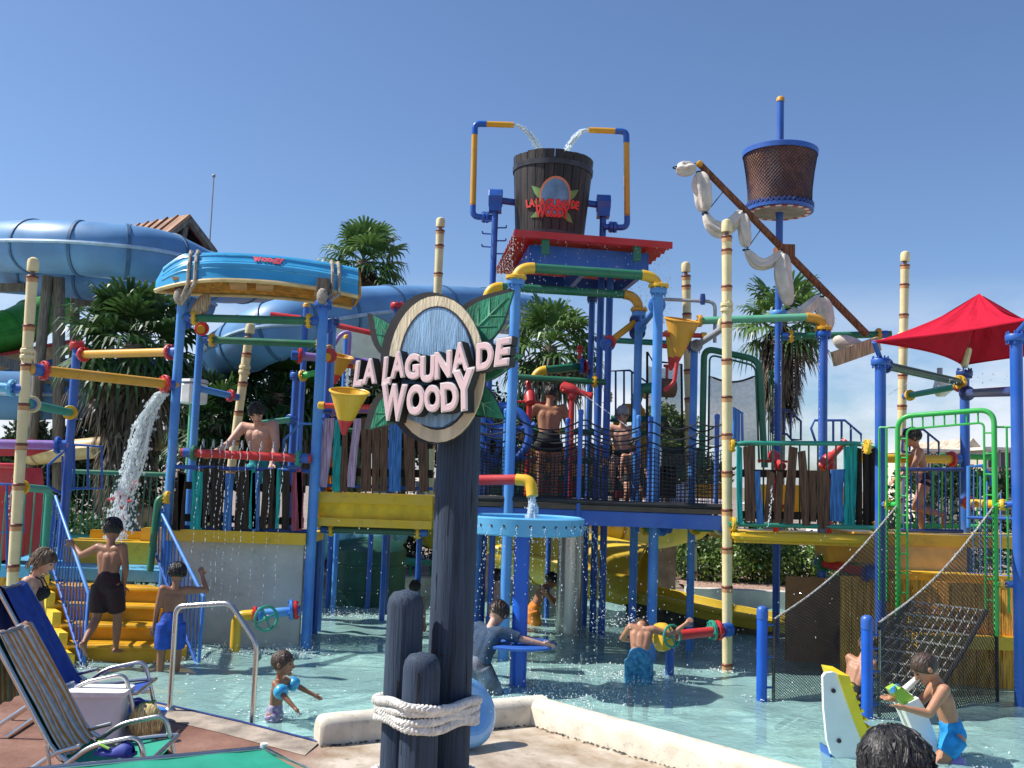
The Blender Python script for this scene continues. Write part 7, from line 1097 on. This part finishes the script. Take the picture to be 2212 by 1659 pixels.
person('man with bare back sitting beyond the green fence', at(290, 1163, 16.6), 1.7, rad(5), (6, 0), (8, 0), lR=((.2, 1, -.2), (0, .3, -1)), lL=((-.2, 1, -.2), (0, .3, -1)), sk=SK_M, hair=HR_B, wear=(('shorts', S_BL, .6),), child=False, vox=.014, face=False)
person('person behind the plank railing in orange shorts near the boat post', at(722, 1015, 13.4), 1.45, rad(150), (5, 0), sk=SK_M, hair=HR_D, wear=(('shorts', S_OR, .8),), vox=.013, face=False)
# ================================================================ water: jets, drips, splashes
def spray_mat():
    m = bpy.data.materials.new('falling water'); m.use_nodes = True; n = m.node_tree.nodes; L = m.node_tree.links; b = n['Principled BSDF']; b.inputs['Base Color'].default_value = (.86, .92, .95, 1); b.inputs['Roughness'].default_value = .08; b.inputs['IOR'].default_value = 1.33; s = sock(b, 'Specular IOR Level'); s.default_value = 1.0
    tr = n.new('ShaderNodeBsdfTransparent'); x = n.new('ShaderNodeMixShader'); x.inputs[0].default_value = .50; L.new(tr.outputs[0], x.inputs[1]); L.new(b.outputs[0], x.inputs[2]); L.new(x.outputs[0], n['Material Output'].inputs[0]); return m
WSP = spray_mat()
def drops(pts, r0, r1):   # little stretched octahedra
    mb = MB()
    for p, d in pts:
        r = random.uniform(r0, r1); s = random.uniform(1, 2.6); u, w_, k = basis(d); mb.add([p-k*r*s, p+u*r, p+w_*r, p-u*r, p-w_*r, p+k*r*s], [(0, 2, 1), (0, 3, 2), (0, 4, 3), (0, 1, 4), (5, 1, 2), (5, 2, 3), (5, 3, 4), (5, 4, 1)])
    return mb
def jet(label, a, v, T, n, spread, r0, r1, strands=0, sr=.012, g=9.8, name='water_jet'):
    a = V(a); v = V(v); P = lambda t: a+v*t+V((0, 0, -.5*g*t*t)); pts = []
    for i in range(n): t = T*random.random()**.85; s = spread*(.15+t/T); pts.append((P(t)+V((random.gauss(0, s), random.gauss(0, s), random.gauss(0, s))), v+V((0, 0, -g*t))))
    mb = drops(pts, r0, r1)
    for k in range(strands):
        o = V((random.gauss(0, 1), random.gauss(0, 1), random.gauss(0, 1)))*spread*.55; ph = random.uniform(0, 6); q = []; t0 = T*random.uniform(0, .45); t1 = min(T, t0+T*random.uniform(.25, .55)); rs = []
        for i in range(14): t = t0+(t1-t0)*i/13; q.append(P(t)+o*(.3+1.2*t/T)+V((math.sin(ph+t*30), math.cos(ph*2+t*27), math.sin(t*23+ph)))*spread*.22); rs.append(sr*(.35+.65*math.sin(PI*i/13))*random.uniform(.6, 1.3))
        mb.tube(q, rs, 5)
    return solo(name, mb, WSP, label, 'water jet', 'falling water jets', kind='stuff', sharp=60, loc=a)
q = D(361, 850, 12.1); e = D(250, 1165, 12.6); T = .62; v = (e-q)/T; v.z += .5*9.8*T; jet('broad white gush of water falling from the amber pipe at left', q, v, T, 2600, .075, .005, .018, 70, .016)
for (o_, s), lab in zip(JETS, ('left arcing jet pouring into the dump bucket', 'right arcing jet pouring into the dump bucket')):
    e = BUCKET_TOP+V((-s*.02-.06*s, 0, -.05)); T = .36; v = (e-o_)/T; v.z += .5*9.8*T; jet(lab, o_, v, T, 420, .028, .004, .013, 26, .012)
jet('water falling from the yellow spout into the round basin', SPOUT, (.02, -.05, -.6), .24, 380, .045, .004, .012, 34, .013)
q = D(45, 1015, 12.4); jet('small white spout of water at the left edge', q, (-.15, 0, -.4), .3, 300, .05, .005, .014, 16, .012)
jet('thin spray from the cone bucket tap behind the sign', D(752, 790, 14.4), (0, 0, -.5), .3, 140, .03, .004, .011, 8, .01)
jet('thin stream from the grey tap above the orange cone bucket', D(1429, 667, 13), (-.02, 0, -.3), .2, 120, .02, .003, .009, 8, .008)
mb = drops([], .01, .01)
for nz_ in NOZ:
    vv = V((random.uniform(-.05, .02), -.35, .25)); T = .72; zc = 0
    for i in range(46): t = .1+(T-.1)*(i+random.random())/46; p = nz_+V((0, -.05, .07))+vv*t*.6+V((.008*math.sin(t*60), 0, -4.6*t*t*.9)); r = random.uniform(.0025, .0065); mb.add([p+V((0, 0, r*4)), p+V((r, 0, 0)), p+V((0, r, 0)), p-V((r, 0, 0)), p-V((0, r, 0)), p-V((0, 0, r*4))], [(0, 1, 2), (0, 2, 3), (0, 3, 4), (0, 4, 1), (5, 2, 1), (5, 3, 2), (5, 4, 3), (5, 1, 4)])
solo('water_drips', mb, WSP, 'strings of water dripping from the red pipe in front of the planks', 'water drips', kind='stuff', sharp=60, loc=NOZ[0])
mb = MB(); pts = []
for i in range(30):
    a = 2*PI*i/30; d = V((math.cos(a), math.sin(a), 0)); p0 = mc+d*.64+V((0, 0, BASZ)); sp = random.uniform(.25, .95)
    for k in range(34): t = .5*(k+random.random())/34; pts.append((p0+d*sp*t+V((0, 0, -4.9*t*t))+V((random.gauss(0, .006), random.gauss(0, .006), 0)), d*sp+V((0, 0, -9.8*t))))
solo('water_drips', drops(pts, .0025, .0065), WSP, 'beads of water falling in a ring from the blue basin', 'water drips', kind='stuff', sharp=60, loc=mc)
pts = []
for (pa_, pb_, n_, L) in ((N1, N2, 60, .8), (N1, F1, 150, .9), (N2, N2+dvec, 120, .9), (F1, F1+uvec, 60, 1.0)):
    for i in range(n_): f_ = random.random(); o_ = pa_.lerp(pb_, f_); [pts.append((o_+V((0, 0, -L*random.random())), V((0, 0, -1)))) for k in range(5)]
for px in (1215, 1240, 1268, 1325, 1330): pass
for px, Y in ((1686, 13.8), (1732, 13), (1715, 13), (1770, 12.5), (1672, 12)): 
    for k in range(46): pts.append((D(px, 725+k*7+random.uniform(0, 5), Y), V((0, 0, -1))))
solo('water_drips', drops(pts, .0025, .006), WSP, 'fine drips falling from the red roof and green pipes', 'water drips', kind='stuff', sharp=60, loc=N1)
pts = []   # thin squirts from the cannons
a, b = D(1806, 962, 11.9), D(1990, 815, 13.3)
for i in range(90): f_ = i/90; pts.append((a.lerp(b, f_)+V((0, 0, .12*math.sin(PI*f_)))+V((random.gauss(0, .01),)*3), b-a))
a, b = D(1255, 848, 13.6), D(1360, 925, 13)
for i in range(40): f_ = i/40; pts.append((a.lerp(b, f_), b-a))
a, b = D(1750, 1005, 11), D(1670, 1135, 11.2); a = D(1672, 1010, 11.6); b = D(1660, 1140, 11.3)
for i in range(60): f_ = i/60; pts.append((a.lerp(b, f_)+V((random.gauss(0, .008), 0, 0)), b-a))
a, b = D(1388, 1355, 11.2), D(1300, 1320, 12)
for i in range(260): f_ = random.random(); pts.append((a.lerp(b, f_)+V((random.gauss(0, .05+.18*f_), random.gauss(0, .1), random.gauss(0, .03+.12*f_))), b-a))
a, b = D(1990, 828, 13.4), D(2190, 812, 11)
for i in range(40): f_ = random.random(); pts.append((a.lerp(b, f_)+V((random.gauss(0, .04), 0, random.gauss(0, .03))), V((0, 0, -1))))
solo('water_squirt', drops(pts, .003, .009), WSP, 'thin dotted squirts of water from the cannons and valve', 'water squirt', kind='stuff', sharp=60, loc=pts[0][0])
FOAM = mat('white foam', (.80, .86, .86), .35, .1, 20); pts = []
for px, py, n_, s in ((240, 1405, 160, .10), (470, 1408, 130, .22), (560, 1412, 60, .12), (620, 1402, 60, .12), (1050, 1420, 120, .35), (1130, 1475, 140, .3), (1300, 1455, 200, .5), (1220, 1505, 260, .5), (1395, 1465, 220, .25), (1330, 1375, 140, .25), (760, 1330, 160, .4), (800, 1390, 120, .35), (600, 1545, 60, .14), (1800, 1500, 80, .3), (2050, 1640, 70, .25), (1500, 1400, 100, .4), (1620, 1360, 60, .4), (180, 1440, 60, .12), (420, 1430, 70, .14), (660, 1415, 50, .15), (1575, 1450, 60, .15), (1110, 1365, 80, .3)):
    c = G(px, py, WZ)
    for i in range(int(n_*1.6)): h_ = abs(random.gauss(0, .035))*(1.6 if random.random() < .25 else .5); pts.append((V((c.x+random.gauss(0, s), c.y+random.gauss(0, s*.7), WZ+h_+.005)), V((random.gauss(0, .4), random.gauss(0, .4), 1))))
solo('splash_drops', drops(pts, .0022, .0075), FOAM, 'white splash drops and foam scattered over the pool surface', 'splash', kind='stuff', sharp=60, loc=pts[0][0])
fm_ = MB()
for px, py, n_, s in ((470, 1410, 90, .25), (620, 1405, 60, .2), (1050, 1420, 90, .35), (1130, 1480, 110, .3), (1300, 1455, 160, .5), (1220, 1505, 200, .55), (1395, 1465, 150, .25), (1330, 1375, 90, .3), (760, 1330, 150, .45), (800, 1392, 100, .4), (600, 1546, 70, .2), (2050, 1640, 70, .3), (1500, 1400, 80, .4), (180, 1442, 50, .12), (420, 1435, 60, .16), (660, 1415, 50, .15), (1575, 1450, 60, .15), (1110, 1365, 60, .3), (1645, 1512, 40, .12), (1873, 1552, 40, .12), (540, 1480, 60, .5)):
    c = G(px, py, WZ)
    for i in range(n_):
        x, y = c.x+random.gauss(0, s), c.y+random.gauss(0, s*.8); r = random.uniform(.004, .016); k = random.uniform(0, 3); e = random.uniform(.4, 1); z = WZ+.012+random.uniform(0, .006); fm_.add([V((x+r*math.cos(q*PI/3+k)*random.uniform(.6, 1.3), y+r*e*math.sin(q*PI/3+k)*random.uniform(.6, 1.3), z)) for q in range(6)]+[V((x, y, z+r*.35))], [(q, (q+1) % 6, 6) for q in range(6)])
solo('foam_flecks', fm_, FOAM, 'flat white foam flecks floating round legs and posts', 'foam', kind='stuff', sharp=0, loc=fm_.v[0])
pts = []
for i in range(420): p = D(random.uniform(700, 1650), random.uniform(1120, 1480), random.uniform(9.5, 13)); pts.append((p, V((0, 0, -1))))
for i in range(140): p = D(random.uniform(1400, 2100), random.uniform(1150, 1420), random.uniform(9.5, 12)); pts.append((p, V((0, 0, -1))))
solo('falling_drops', drops([x for x in pts if x[0].z > WZ], .002, .005), WSP, 'scattered falling drops of water under the bridge and basin', 'water drops', kind='stuff', sharp=60, loc=pts[0][0])
